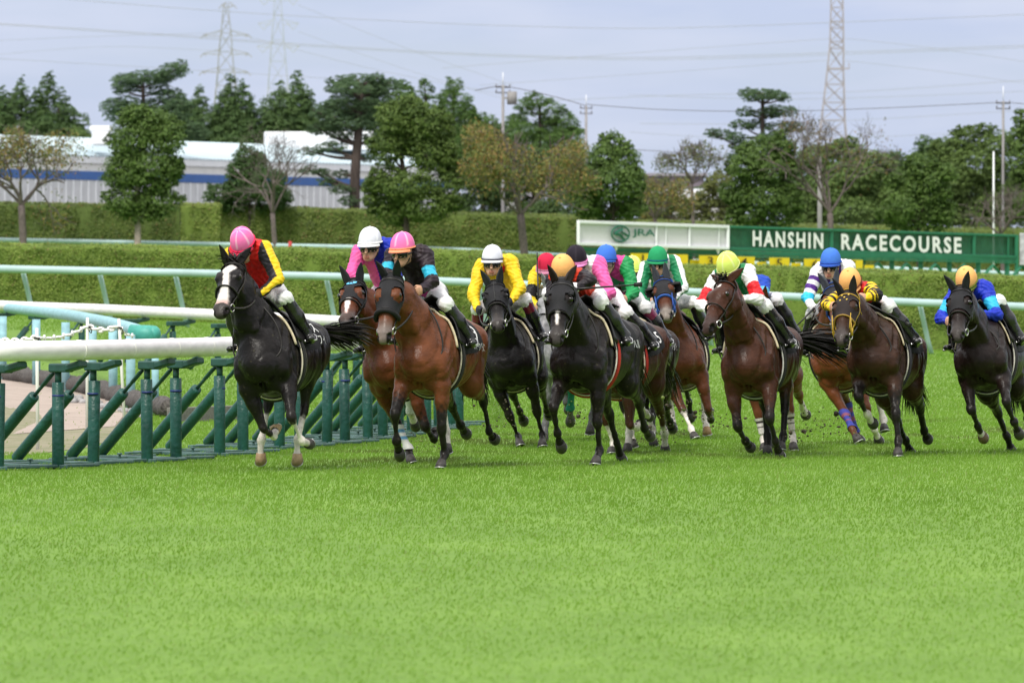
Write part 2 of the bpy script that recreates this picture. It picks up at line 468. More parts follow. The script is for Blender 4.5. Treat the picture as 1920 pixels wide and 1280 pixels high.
def solve_pose(h):
    Y, sc = h['Y'], h.get('sc', 1.0)
    q0 = np.zeros(len(NAMES))
    lm = h['lm']
    cx = lm.get('chest', (960, 700))
    q0[0] = (cx[0] - 960) * Y / FPX; q0[2] = h.get('yaw', 17); q0[4] = h.get('roll', 4)
    q0[5] = 24; q0[6] = h.get('nyw', 4); q0[7] = h.get('hp', 46); q0[8] = h.get('hy', 6)
    q0[1] = h.get('Z', -0.10)
    if 'X' not in h: q0[0] += math.sin(D(q0[2])) * 0.75
    sig = np.array([h.get('sig', {}).get(n) or SIG.get(n, 16.0 if n[-1] != '4' else 7.0) for n in NAMES])
    for leg in ('FL', 'FR', 'HL', 'HR'):
        t = TEMPL[h[leg]]; i = PI_[leg + '0']
        q0[i:i + 4] = t
    lms = [(k, np.array(v, float)) for k, v in lm.items()]
    def res(q):
        L = fk(q, Y, sc); W = L['W']
        r = []
        for k, v in lms:
            s = {'croup': 7, 'withers': 8, 'dock': 10, 'chest': 6, 'nose': 3, 'poll': 3}.get(k, 4.0)
            r.extend((proj(W(L['L'][k])) - v) / s)
        for leg in ('FL', 'FR', 'HL', 'HR'):               # hooves stay out of the turf
            z = W(L['L'][leg + 'h'])[2]; r.append(min(0, z - 0.0) / 0.01)
        r.extend((q - q0) / sig)
        return np.array(r)
    q = q0.copy(); lam = 1.0
    r = res(q); best = r @ r
    for it in range(60):
        Jm = np.empty((len(r), len(q)))
        for i in range(len(q)):
            dq = q.copy(); e = 1e-3 if i < 2 else 0.1; dq[i] += e; Jm[:, i] = (res(dq) - r) / e
        H = Jm.T @ Jm; g = Jm.T @ r
        for _ in range(6):
            st = np.linalg.solve(H + lam * np.diag(np.diag(H)), -g); rn = res(q + st); c = rn @ rn
            if c < best: q, r, best = q + st, rn, c; lam = max(lam * .4, 1e-4); break
            lam *= 3
        else: break
        if np.abs(st).max() < 1e-3: break
    if h.get('debug'):
        L = fk(q, Y, sc)
        for k, v in lms: print('   ', k, np.round(proj(L['W'](L['L'][k])) - v, 1))
        print({n: round(float(x), 2) for n, x in zip(NAMES, q)})
    return q

# ------------------------------------------------------------------ horse flesh
def horse_prims(J):
    L, W, Vv, sc = J['L'], J['W'], J['Vv'], J['sc']
    core, head, legs = [], [], []
    def P(lst, a, b, ra, rb=None, side=(0, 1, 0), k=0.05, tg='trunk'):
        f = lambda r: None if r is None else np.asarray((r, r) if np.ndim(r) == 0 else r, float) * sc
        lst.append(Prim(W(a), W(b), f(ra), f(rb), Vv(side), k * sc, tg))
    st = [(-.86, 1.27, .09, .12), (-.64, 1.285, .235, .262), (-.36, 1.255, .262, .282), (-.02, 1.175, .282, .325), (.24, 1.155, .27, .352),
          (.44, 1.165, .235, .355), (.62, 1.115, .215, .285), (.73, 1.08, .165, .185)]
    st = [(x, z, w * 1.10, u) for x, z, w, u in st]
    for a, b in zip(st[:-1], st[1:]):
        P(core, (a[0], 0, a[1]), (b[0], 0, b[1]), a[2:], b[2:], k=.03)
    P(core, (.42, 0, 1.485), (.10, 0, 1.42), (.055, .115), (.05, .09), k=.08)
    P(core, (-.35, 0, 1.40), (-.62, 0, 1.42), (.12, .14), (.13, .13), k=.08)
    for s in (1, -1):
        P(core, (.40, .12 * s, 1.40), (.62, .185 * s, 1.12), (.075, .12), (.085, .10), k=.04)          # shoulder blade
        P(core, (.66, .175 * s, 1.16), (.70, .185 * s, 1.03), (.075, .085), (.07, .075), k=.022)        # point of shoulder
        P(core, (.735, .082 * s, 1.07), (.665, .092 * s, .90), (.082, .085), (.066, .07), k=.014)       # breast muscle
        P(core, (.42, .19 * s, 1.14), (.45, .205 * s, .97), (.065, .12), (.06, .085), k=.025)           # triceps
        P(core, (-.62, .165 * s, 1.34), (-.80, .13 * s, 1.22), (.13, .17), (.09, .13), k=.05)           # quarters
        P(core, (-.30, .20 * s, 1.22), (-.46, .19 * s, 1.08), (.08, .13), (.07, .11), k=.05)            # flank
    tr_ = list(core)
    def groove(path, r, k, off=0.0):
        q = np.array(path, float); n = 7; t = np.linspace(0, len(q) - 1, n); x = np.interp(t, range(len(q)), q[:, 0]); th = np.radians(np.interp(t, range(len(q)), q[:, 1])); cz = np.interp(t, range(len(q)), q[:, 2])
        for s in (1, -1):
            C = np.array([W((a, 0, c)) for a, c in zip(x, cz)]); dr = np.array([Vv((0, s * math.sin(a), math.cos(a))) for a in th]); pts = wrap(tr_, C, dr, .6, off)
            for a, b in zip(pts[:-1], pts[1:]): core.append(Prim(a, b, r, r, Vv((0, 1, 0)), k, 'cut'))
    groove([(.36, 62, 1.2), (.34, 90, 1.2), (.36, 112, 1.2)], .016, .05)             # behind the shoulder
    groove([(.50, 40, 1.2), (.60, 62, 1.2), (.68, 84, 1.2)], .014, .035)             # in front of the shoulder blade
    groove([(.50, 76, 1.2), (.52, 96, 1.2), (.50, 118, 1.2)], .012, .03)             # between shoulder and upper arm
    groove([(-.30, 60, 1.25), (-.36, 84, 1.2), (-.34, 108, 1.2)], .022, .06)         # flank
    P(core, (.83, 0, 1.12), (.70, 0, .84), (.020, .03), None, k=.03, tg='cut')       # breast furrow
    # neck: three cones with a slight arch
    nb, nd, poll = L['nb'], L['nd'], L['poll']
    hf, hl, hu = L['hf'], L['hl'], L['hu']
    side = nrm(np.cross(V3(0, 0, 1), nd)); nup = np.cross(nd, side)
    n0 = nb - .10 * nd; n1 = nb + .26 * nd - .0 * nup; n2 = nb + .56 * nd - .015 * nup; n3 = poll - .105 * hu + .02 * hf
    P(core, n0, n1, (.18, .285), (.130, .22), side, .07, 'neck')
    P(core, n1, n2, (.130, .22), (.10, .17), side, .04, 'neck')
    P(core, n2, n3, (.10, .17), (.085, .125), side, .04, 'neck')
    for s in (1, -1):                                                                                # long neck muscle
        P(core, n3 - .06 * nup + side * .045 * s, nb + .20 * nd - .13 * nup + side * .085 * s, (.045, .06), (.06, .075), side, .018, 'neck')
        P(core, nb + .20 * nd - .13 * nup + side * .085 * s, V3(.66, .115 * s, 1.13), (.06, .075), (.075, .08), side, .018, 'neck')
    def Hd(a, b, ra, rb=None, k=.03, tg='head'):
        wa = poll + HS * (a[0] * hf + a[1] * hl + a[2] * hu); wb = poll + HS * (b[0] * hf + b[1] * hl + b[2] * hu)
        m = lambda r: None if r is None else np.asarray((r, r) if np.ndim(r) == 0 else r, float) * HS
        P(head, wa, wb, m(ra), m(rb), hl, k, tg)
    Hd((.00, 0, -.045), (.19, 0, -.035), (.078, .075), (.106, .090))
    Hd((.19, 0, -.035), (.34, 0, -.045), (.098, .085), (.066, .07))
    Hd((.34, 0, -.045), (.53, 0, -.06), (.064, .068), (.056, .056))
    Hd((.52, 0, -.065), (.575, 0, -.072), (.068, .056), (.058, .048), k=.03)
    Hd((.48, 0, -.115), (.56, 0, -.118), (.040, .030), (.032, .024), k=.02)
    Hd((.20, 0, -.15), (.48, 0, -.11), (.05, .055), (.033, .032), k=.03)
    for s in (1, -1):
        Hd((.08, .05 * s, -.135), (.20, .052 * s, -.145), (.030, .10), (.028, .085), k=.03)
        Hd((.155, .083 * s, .018), (.215, .080 * s, .016), (.022, .020), k=.03)                       # brow
        Hd((.545, .040 * s, -.040), (.572, .047 * s, -.055), (.026, .028), (.022, .022), k=.014)       # nostril rim
        Hd((.22, .088 * s, -.050), (.38, .060 * s, -.068), (.013, .011), k=.018)                       # cheek ridge
        Hd((.562, .052 * s, -.046), (.575, .060 * s, -.052), (.013, .016), k=.010, tg='cut')           # nostril
    for leg in ('FL', 'FR', 'HL', 'HR'):
        p0, p1, p2, p3, p4, p5, b, a3 = L[leg]; l = []
        sd = V3(0, math.cos(D(b)), math.sin(D(b)))
        if leg[0] == 'F':
            P(l, p0, p1, (.085, .10), (.075, .095), sd, .05, leg + '-1')
            m = p1 * .62 + p2 * .38; fw = nrm(np.cross(sd, p2 - p1)); fw = fw if fw[0] > 0 else -fw
            P(l, p1 * .95 + p2 * .05 + fw * .035, p1 * .5 + p2 * .5 + fw * .014, (.058, .055), (.040, .040), sd, .014, leg + '0')
            P(l, p1 + .01 * (p1 - p0), m, (.086, .105), (.064, .080), sd, .03, leg + '0')
            P(l, m, p2, (.064, .078), (.044, .047), sd, .03, leg + '0b')
            P(l, p2 + .02 * nrm(p1 - p2), p2 - .03 * nrm(p2 - p3), (.050, .053), (.044, .047), sd, .02, leg + 'j')
            P(l, p2, p3, (.029, .040), (.025, .036), sd, .02, leg + '1')
        else:
            P(l, p0, p1, (.135, .22), (.108, .15), sd, .06, leg + '-1')
            kn = nrm(p1 - p0); m = p1 * .55 + p2 * .45
            P(l, p0 + V3(-.14, 0, -.02), p1 * .4 + p2 * .6 + V3(-.03, 0, 0), (.10, .14), (.055, .06), sd, .06, leg + '-1')
            P(l, p1, m, (.098, .135), (.066, .09), sd, .05, leg + '0')
            P(l, m, p2, (.064, .086), (.040, .052), sd, .03, leg + '0b')
            back = nrm(p2 - p3); fw = np.cross(sd, back); fw = fw if fw[0] > 0 else -fw
            P(l, p2 + .055 * back - .035 * fw, p2 - .04 * back - .012 * fw, (.028, .03), (.033, .04), sd, .025, leg + 'j')
            P(l, p2 + .012 * back, p2 - .05 * back, (.047, .052), (.042, .046), sd, .02, leg + 'j')
            P(l, p2, p3, (.033, .042), (.028, .038), sd, .025, leg + '1')
        P(l, p3 + .012 * nrm(p2 - p3), p3 - .008 * nrm(p2 - p3), (.041, .046), None, sd, .018, leg + '2a')
        P(l, p3, p4 + .02 * nrm(p4 - p3), (.031, .034), (.039, .041), sd, .02, leg + '2')
        legs.append(l)
    return core, head, legs

def sstep(a, b, x):
    t = np.clip((x - a) / (b - a), 0, 1); return t * t * (3 - 2 * t)

def horse_colours(V, J, core, head, legs, h):
    """coat, dark points, socks and face marking per vertex"""
    L, sc = J['L'], J['sc']
    coat = np.array(h['coat'], float); pts = np.array(h.get('points', (.012, .010, .009)), float)
    C = np.tile(coat, (len(V), 1))
    lo = h.get('belly')
    f = np.full(len(V), 9.0); who = np.full(len(V), -1); tt = np.zeros(len(V))
    allp = core + head + [p for l in legs for p in l]
    for i, p in enumerate(allp):
        g, t = p.eval(V[:, 0], V[:, 1], V[:, 2]); m = g < f; f[m] = g[m]; who[m] = i; tt[m] = t[m]
    # leg coordinate: 0 elbow/stifle .. 1 knee/hock .. 2 fetlock .. 3 coronet
    s = np.full(len(V), -2.0); lg = np.full(len(V), -1)
    base = {'-1': (-1, 0), '0': (0, .42), '0b': (.42, 1), 'j': (.95, 1.1), '1': (1, 2), '2a': (1.95, 2.05), '2': (2.05, 3)}
    for i, p in enumerate(allp):
        if p.tag[:2] in ('FL', 'FR', 'HL', 'HR'):
            m = who == i; a, b = base[p.tag[2:]]; s[m] = a + (b - a) * tt[m]; lg[m] = ('FL', 'FR', 'HL', 'HR').index(p.tag[:2])
    jit = 0.05 * np.sin(V[:, 0] * 91) * np.sin(V[:, 2] * 83 + V[:, 1] * 70)
    d0, d1 = h.get('dark', (.45, .95))
    w = sstep(d0, d1, s + jit * 2)[:, None] * h.get('darkw', 1.0)
    C = C * (1 - w) + pts * w
    for li, leg in enumerate(('FL', 'FR', 'HL', 'HR')):
        sk = h.get('socks', {}).get(leg)
        if sk is not None:
            w = (sstep(sk - .06, sk + .06, s + jit) * (lg == li))[:, None]
            C = C * (1 - w) + np.array((.62, .57, .52)) * w
    # head-frame coordinates
    A = J['A']; Q = (((V - J['O']) @ A) / sc - L['poll']) / HS
    hx, hy, hz = Q @ L['hf'], Q @ L['hl'], Q @ L['hu']
    on = np.array([(allp[i].tag == 'head') if i >= 0 else False for i in range(len(allp))])[who]
    w = (sstep(.40, .53, hx) * on * h.get('muzzle', .8))[:, None]
    C = C * (1 - w) + np.array(h.get('muzcol', (.050, .043, .041))) * w
    nost = on & (hx > .535) & (hz > -.085) & (np.abs(np.abs(hy) - .050) < .020) & (hz < -.030)
    C[nost] = (.006, .004, .004)
    mouth = on & (hx > .44) & (np.abs(hz + .100 - (hx - .5) * .02) < .006)
    C[mouth] = (.008, .006, .006)
    bl = h.get('blaze')
    if bl:
        half = np.interp(hx, bl[0], bl[1]); off = np.interp(hx, bl[0], bl[2]) if len(bl) > 2 else 0
        w = (sstep(.008, -.008, np.abs(hy - off) - half + jit * .06) * on * (hz > -.075) * (hx > bl[0][0]) * (hx < bl[0][-1]))[:, None]
        wc = np.array((.72, .67, .64)) * np.ones((len(V), 1))
        pk = sstep(.42, .52, hx)[:, None]; wc = wc * (1 - pk) + np.array((.62, .40, .36)) * pk
        C = C * (1 - w) + wc * w
    if h.get('chin'):
        w = (on & (hx > .47) & (hz < -.10))[:, None]; C = np.where(w, (.5, .42, .36), C)
    if h.get('dapple'):
        dp = 0.5 + 0.5 * np.sin(V[:, 0] * 40 + 3 * np.sin(V[:, 2] * 31)) * np.sin(V[:, 2] * 44 + 2 * np.sin(V[:, 1] * 37))
        C = C * (0.8 + 0.4 * dp[:, None])
    sp = np.random.default_rng(int(h['Y'] * 10)).random(len(V)); on_leg = s > -.5
    C = np.where((sp < .004)[:, None], C * .65 + np.array((.12, .11, .05)) * .35, C)                      # flecks of turf and dried mud
    C = np.where(((sp > .985) & on_leg)[:, None], C * .5 + np.array((.09, .07, .045)) * .5, C)
    return C

M_COAT = mat('horse_coat', attr=True, rough=0.37, spec=0.17, noise=0.26, nscale=11, bump=0.35, bscale=26, rvar=.10, rscale=7)
M_HAIR = mat('horse_hair', attr=True, rough=0.45, spec=0.35, noise=0.25, nscale=30)
M_HOOF = mat('hoof_horn', attr=True, rough=0.6, noise=0.2, nscale=40)
M_SHOE = mat('horseshoe_alloy', (.5, .5, .5), rough=.35, metal=.8)
M_EYE = mat('horse_eye', (.008, .005, .004), rough=.06, spec=.7)
M_TACK = mat('black_leather', (.014, .013, .013), rough=.38, spec=.5, noise=.2, nscale=40)
M_TACKC = mat('coloured_tack', attr=True, rough=.5, noise=.12, nscale=30)
M_METAL = mat('bit_steel', (.72, .70, .66), rough=.22, metal=1.0)
M_HOOD = mat('hood_fabric', attr=True, rough=.72, spec=.25, noise=.15, nscale=60, bump=.15, bscale=220)
M_CLOTH = mat('saddle_cloth_fabric', attr=True, rough=.75, spec=.2, noise=.15, nscale=25, bump=.2, bscale=40)
M_PRINT = mat('cloth_print', (.85, .85, .84), rough=.7)

def hair_strips(mb, roots, dirs, lens, widths, rng, grav=0.5, jitter=.12, seg=7, col=(.01, .009, .008), wave=.04, side_bias=None):
    """flat tapering locks"""
    for r, d, ln, w in zip(roots, dirs, lens, widths):
        d = nrm(d + rng.normal(0, jitter, 3)); p = np.array(r, float); pts = [p.copy()]
        ph = rng.uniform(0, 6.3); sid = nrm(np.cross(d, V3(0, 0, 1)) + 1e-3)
        for k in range(seg):
            dd = nrm(d + V3(0, 0, -grav * (k / seg) ** 1.3) + sid * wave * math.sin(ph + k * 1.3))
            p = p + dd * ln / seg; pts.append(p.copy())
        pts = np.array(pts); tw = nrm(rng.normal(0, 1, 3))
        tg = np.gradient(pts, axis=0); nn = np.cross(tg, tw); nn /= np.maximum(1e-6, np.linalg.norm(nn, axis=1))[:, None]
        ww = w * np.sqrt(np.clip(1 - (np.linspace(0, 1, seg + 1)) ** 2.2, 0.01, 1)) * np.linspace(.7, 1, seg + 1) ** .5
        c = np.asarray(col) * rng.uniform(.6, 1.5)
        mb.grid(np.stack([pts - nn * ww[:, None] / 2, pts + nn * ww[:, None] / 2], 1), c)

def strap_from(mb, pts, r=.008, col=None, flat=(.55, 1.5)):
    mb.tube(pts, r, 6, col, True, flat)

FONT = None
def text_polys(body, size, align='CENTER', offset=0.0, shear=0.0, space=1.0, extr=0.0, bold=0.0):
    cu = bpy.data.curves.new('lettering', 'FONT'); cu.body = body; cu.size = size; cu.align_x = align; cu.align_y = 'CENTER'
    cu.shear = shear; cu.space_character = space; cu.offset = bold; cu.extrude = extr; cu.resolution_u = 3
    o = bpy.data.objects.new('lettering', cu); COL.objects.link(o)
    dg = bpy.context.evaluated_depsgraph_get(); dg.update()
    me = o.evaluated_get(dg).to_mesh()
    v = np.array([tuple(x.co) for x in me.vertices]).reshape(-1, 3); f = [list(p.vertices) for p in me.polygons]
    o.evaluated_get(dg).to_mesh_clear()
    bpy.data.objects.remove(o); bpy.data.curves.remove(cu)
    return v, f

def build_horse(h, i):
    rng = np.random.default_rng(100 + i)
    q = solve_pose(h); J = fk(q, h['Y'], h.get('sc', 1.0)); h['J'] = J
    L, W, Vv, sc = J['L'], J['W'], J['Vv'], J['sc']
    core, head, legs = horse_prims(J); h['core'], h['head'] = core, head
    org = V3(q[0], h['Y'], 0)
    root = thing('racehorse', org, h['label'], 'horse', 'racehorses galloping in the pack')
    Ax, Oo = J['A'], J['O']; ph = rng.uniform(0, 6, 4)
    def sinew(x, y, z):
        a = (x - Oo[0]) * Ax[0, 0] + (y - Oo[1]) * Ax[1, 0] + (z - Oo[2]) * Ax[2, 0]; b = (x - Oo[0]) * Ax[0, 1] + (y - Oo[1]) * Ax[1, 1] + (z - Oo[2]) * Ax[2, 1]; c = (x - Oo[0]) * Ax[0, 2] + (y - Oo[1]) * Ax[1, 2] + (z - Oo[2]) * Ax[2, 2]
        u = 10 * a + 3.2 * c + 1.7 * np.sin(5 * c + ph[0]) + 1.3 * np.sin(7 * a + 3 * c + ph[1]); v = 8 * np.abs(b) - 6.5 * c + 2.2 * a + 1.6 * np.sin(6 * a + ph[2]) + 1.2 * np.sin(9 * b + ph[3])
        return .0085 * (1 - np.abs(np.sin(u))) ** 3 + .0085 * (1 - np.abs(np.sin(v))) ** 3 - .003 * np.sin(u * 1.7) * np.sin(v * 1.3)
    V, F = body_mesh(core + head, legs, 0.0135, join_k=.05, disp=sinew)
    put('body', new_mesh('body', V - org, F, True, [M_COAT], None, horse_colours(V, J, core, head, legs, h)), root)
    poll, hf, hl, hu = L['poll'], L['hf'], L['hl'], L['hu']
    HP = lambda a, b, c: W(poll + HS * (a * hf + b * hl + c * hu))
    hfw, hlw, huw = Vv(hf), Vv(hl), Vv(hu)
    # hooves
    for leg in ('FL', 'FR', 'HL', 'HR'):
        p3, p4, p5, b, a3 = L[leg][3:8]
        ax = leg_dir(a3 - 6, b); sole = leg_dir(a3 - 42, b); fwd = leg_dir(a3 + 48, b); sd = np.cross(sole, fwd)
        rows = []
        for t, r in ((-.015, .038), (0, .043), (.5, .050), (1, .057)):
            c = p4 + ax * (.004 + t * .078); nr = nrm(ax * (1 - max(t, 0)) + sole * max(t, 0)); f2 = nrm(fwd - nr * (fwd @ nr))
            rows.append([W(c + r * (math.cos(a) * f2 * 1.08 + math.sin(a) * sd * .95)) for a in np.arange(14) * 2 * math.pi / 14])
        mb = MB(); hc = h.get('hoofcol', {}).get(leg, (.045, .040, .038))
        mb.grid(rows, hc, True); n = mb.n
        mb.f.append(list(range(n - 14, n))); mb.m.append(0); mb.sm.append(False)
        mb.cur = 1
        ring = np.array(rows[-1]); ctr = ring.mean(0)
        arc = [ctr + (ring[k % 14] - ctr) * .93 + Vv(sole) * .006 for k in range(-5, 6)]
        mb.tube(arc, .007, 5, (.6, .6, .6))
        put('hoof', mb.mesh('hoof', [M_HOOF, M_SHOE], org, True), root)
    # ears
    ea = h.get('ears', (.95, .15, .28))            # up, forward, outward
    for s in (1, -1):
        e = h.get('earL' if s > 0 else 'earR', ea)
        ax = nrm(-hf * .55 + hu * e[0] + hf * e[1] + hl * e[2] * s); fr = nrm(hf * .5 + hl * .35 * s + hu * .3); fr = nrm(fr - ax * (fr @ ax)); sd = np.cross(ax, fr)
        base = poll + .015 * hf + hl * .055 * s + hu * .015
        rows = []
        for t, w, dp in ((0, .032, .032), (.15, .040, .034), (.4, .041, .028), (.7, .027, .018), (.9, .012, .009), (1, .002, .002)):
            c = base + ax * (.190 * t) - fr * .012 * math.sin(t * 3)
            rows.append([W(c + sd * w * math.cos(a) + fr * (dp * math.sin(a) - (.026 * (1 - t) if math.sin(a) > .5 else 0))) for a in np.arange(12) * 2 * math.pi / 12])
        mb = MB(); mb.grid(rows, h.get('earcol', h['coat']), True)
        put('ear', mb.mesh('ear', [M_HOOD if h.get('hood') and h.get('earhood', True) else M_COAT], org, True), root)
        mb = MB(); mb.ball(HP(.198, .092 * s, .004), .026 * sc, 10, 7)
        put('eye', mb.mesh('eye', [M_EYE], org), root)
    # mane and forelock
    mc = h.get('mane', (.010, .009, .008)); mb = MB()
    nd = L['nd']; side = nrm(np.cross(V3(0, 0, 1), nd)); nup = np.cross(nd, side)
    roots, dirs, lens, wid = [], [], [], []
    for k in range(150):
        t = rng.uniform(.10, 1.0); c = L['nb'] + nd * (.80 * t - .02); rr = np.interp(t, [0, .35, .72, 1], [.26, .205, .15, .055])
        roots.append(W(c + nup * (rr - .012) + side * rng.normal(0, .014))); sgn = h.get('maneside', -1)
        dirs.append(Vv(nrm(-nd * .6 + nup * rng.uniform(.1, .8) + side * sgn * rng.uniform(.2, 1.0))))
        lens.append(rng.uniform(.08, .17) * sc); wid.append(rng.uniform(.012, .03))
    hair_strips(mb, roots, dirs, lens, wid, rng, 1.1, .2, 5, mc)
    put('mane', mb.mesh('mane', [M_HAIR], org, True), root)
    if h.get('forelock', not h.get('hood')):
        mb = MB(); n = 34
        hair_strips(mb, [HP(rng.uniform(-.02, .04), rng.normal(0, .025), .03) for _ in range(n)],
                    [Vv(nrm(h.get('fldir', -.2) * hf + hu * rng.uniform(.0, .6) + hl * rng.uniform(-.6, .6))) for _ in range(n)],
                    rng.uniform(.06, .12, n), rng.uniform(.012, .024, n), rng, 1.0, .15, 5, mc)
        put('forelock', mb.mesh('forelock', [M_HAIR], org, True), root)
    # tail
    mb = MB(); n = 520; tb = L['dock'] + V3(.02, 0, .0)
    td = h.get('tail', (-1, -.05, -.5)); roots, dirs, lens, wid = [], [], [], []
    for k in range(n):
        t = rng.uniform(0, 1); roots.append(W(tb + V3(*td) * .26 * t + rng.normal(0, .016, 3)))
        dirs.append(Vv(V3(*td)) + rng.normal(0, 1, 3) * .09); lens.append(rng.uniform(.42, .85) * sc * h.get('taill', 1.0)); wid.append(rng.uniform(.008, .02))
    hair_strips(mb, roots, dirs, lens, wid, rng, h.get('tailg', .55), .06, 9, h.get('tailcol', mc), .10)
    mb.tube([W(tb + V3(*td) * .30 * t) for t in np.linspace(-.1, 1, 6)], [.045, .042, .036, .03, .024, .012], 8, h.get('tailcol', mc))
    put('tail', mb.mesh('tail', [M_HAIR], org, True), root)
    # ---------------- tack on the head
    hc_ = [p for p in head]
    neckp = [p for p in core if p.tag == 'neck']
    def ring(hx, a0, a1, n, off=.008, cz=-.06, slant=0.0):
        a = np.linspace(D(a0), D(a1), n)
        C = np.array([HP(hx + slant * math.cos(x), 0, cz) for x in a])
        dr = np.cos(a)[:, None] * huw + np.sin(a)[:, None] * hlw
        return wrap(head, C, dr, .22, off)
    hood = h.get('hood')
    if hood:
        x1 = hood.get('end', .36); hxs = np.linspace(-.01, x1, 20); ang = np.linspace(D(-128), D(128), 41)
        P = np.empty((20, 41, 3))
        for r_, hx in enumerate(hxs):
            C = np.tile(HP(hx, 0, -.06), (41, 1)); dr = np.cos(ang)[:, None] * huw + np.sin(ang)[:, None] * hlw
            P[r_] = wrap(head, C, dr, .22, .009)
        mb = MB(); col = hood.get('col', (.012, .012, .014)); vid = np.arange(20 * 41).reshape(20, 41); fs = []
        cut = hood.get('cut', 1.0)
        for r_ in range(19):
            for c_ in range(40):
                ctr = P[r_:r_ + 2, c_:c_ + 2].mean((0, 1))
                if any(np.linalg.norm((ctr - HP(.200, .084 * s, .012)) / (1.25, 1.25, 1.25)) < hood.get('hole', .044) * 1.12 for s in (1, -1)): continue
                a_ = abs(math.degrees(ang[c_] + ang[c_ + 1]) / 2)
                if hxs[r_] > x1 * cut and a_ > 70: continue
                fs.append([vid[r_, c_], vid[r_, c_ + 1], vid[r_ + 1, c_ + 1], vid[r_ + 1, c_]])
        mb.add(P.reshape(-1, 3), fs, col)
        if hood.get('stripe'):
            strap_from(mb, wrap(head, np.array([HP(x, 0, -.06) for x in np.linspace(.02, x1, 10)]), np.tile(huw, (10, 1)), .2, .012), .006, hood['stripe'])
        for (bx, by, br, bc) in hood.get('spots', []):
            p = wrap(head, [HP(bx, by, -.06)], [huw], .25, .013)[0]
            mb.ball(p, br, 8, 5, bc, np.stack([hfw, hlw, huw * .35], 1))
        ho = put('hood', mb.mesh('hood', [M_HOOD], org, True), root)
        if hood.get('disc'):
            a = np.arange(20) * 2 * math.pi / 20; rows = []
            for r_ in (.001, .02, .036):
                C = np.array([HP(.085 + r_ * math.cos(x) * 1.05, r_ * math.sin(x) * 1.25, -.06) for x in a]); rows.append(wrap(head, C, np.tile(huw, (20, 1)), .25, .015))
            mb = MB(); mb.grid(rows, (.12, .46, .70), True); put('disc', mb.mesh('disc', [M_TACKC], org, True), ho)
            v, f = text_polys(hood['disc'], .075); v = np.array(v)
            C = np.array([HP(.085 - b_, a_, -.06) for a_, b_ in v[:, :2]]); mb = MB(); mb.add(wrap(head, C, np.tile(huw, (len(v), 1)), .25, .019), f, (.01, .012, .02)); put('letter', mb.mesh('letter', [M_TACKC], org, True), ho)
        if hood.get('fleece'):
            mb = MB(); mb.tube(ring(x1 + .015, -105, 105, 22, .018), .024, 8, hood['fleece'])
            put('noseband', mb.mesh('noseband', [M_HOOD], org, True), root)
        if hood.get('cups'):
            for s in (1, -1):
                mb = MB(); c0 = poll + .185 * hf + hl * (.088 * s) - hu * .008; rows = []
                for a in np.linspace(D(-115), D(115), 13):
                    d = -hf * math.cos(a) + hu * math.sin(a)
                    rows.append([W(c0 + d * .052), W(c0 + d * .056 + hl * s * hood['cups'] * .5), W(c0 + d * .045 + hl * s * hood['cups'])])
                mb.grid(rows, hood.get('cupcol', col)); b = mb.mesh('blinker', [M_HOOD], org, True)
                o = put('blinker', b, root); sd_ = o.modifiers.new('thickness', 'SOLIDIFY'); sd_.thickness = .006
    bc = h.get('bridle', (.016, .014, .013)); mb = MB(); mb.cur = 0
    strap_from(mb, ring(.055, -100, 100, 20, .012), .009, bc)                              # browband
    strap_from(mb, ring(.015, -160, 160, 26, .010, -.07, -.04), .009, bc)                   # headpiece and throatlash
    strap_from(mb, ring(.345, -180, 180, 30, .010, -.075), .009 if not h.get('fatnose') else .014, h.get('nosecol', bc))
    for s in (1, -1):
        a = np.interp(np.linspace(0, 1, 12), [0, .5, 1], [86, 98, 112]) * s; hx = np.linspace(.05, .475, 12)
        C = np.array([HP(x, 0, -.06) for x in hx]); dr = np.cos(np.radians(a))[:, None] * huw + np.sin(np.radians(a))[:, None] * hlw
        strap_from(mb, wrap(head, C, dr, .22, .010), .008, bc)
        bit = wrap(head, [HP(.478, 0, -.095)], [hlw * s], .2, .012)[0]
        h['bit' + ('L' if s > 0 else 'R')] = bit
        if h.get('trail'):
            for k in range(4): strap_from(mb, [bit + huw * .03 * k + hlw * s * .012, bit + huw * (.03 * k + .06) - hfw * .08 * (k + 1) / 2 + hlw * s * .02], .009, bc)
    mb.cur = 1
    for s in ('L', 'R'):
        mb.torus(h['bit' + s], hlw * .8 + hfw * .2, .034, .0055, 18, 6)
    put('bridle', mb.mesh('bridle', [M_TACKC, M_METAL], org, True), root)
    # ---------------- saddle, cloth, girth
    trunk = [p for p in core if p.tag == 'trunk']
    xax, yax, zax = J['A'][:, 0], J['A'][:, 1], J['A'][:, 2]
    def tpt(x, th, off, cz=1.20):
        x = np.atleast_1d(x); th = np.atleast_1d(th)
        C = np.array([W((a, 0, cz)) for a in x]); dr = np.cos(th)[:, None] * zax + np.sin(th)[:, None] * yax
        return wrap(trunk, C, dr, .62, off)
    cc = h.get('cloth', (.012, .012, .014)); nx_, nt = 16, 31
    P = np.empty((nx_, nt, 3)); X_ = np.linspace(.46, -.42, nx_)
    for r_, x in enumerate(X_):
        mxa = np.interp(x, [-.42, -.15, .30, .46], [70, 84, 92, 80])
        P[r_] = tpt(np.full(nt, x), np.radians(np.linspace(-mxa, mxa, nt)), .014)
    mb = MB(); mb.grid(P, cc)
    if h.get('pad', True): strap_from(mb, P[0], .0085, (.60, .52, .36))
    o = put('saddle_cloth', mb.mesh('saddle_cloth', [M_CLOTH], org, True), root)
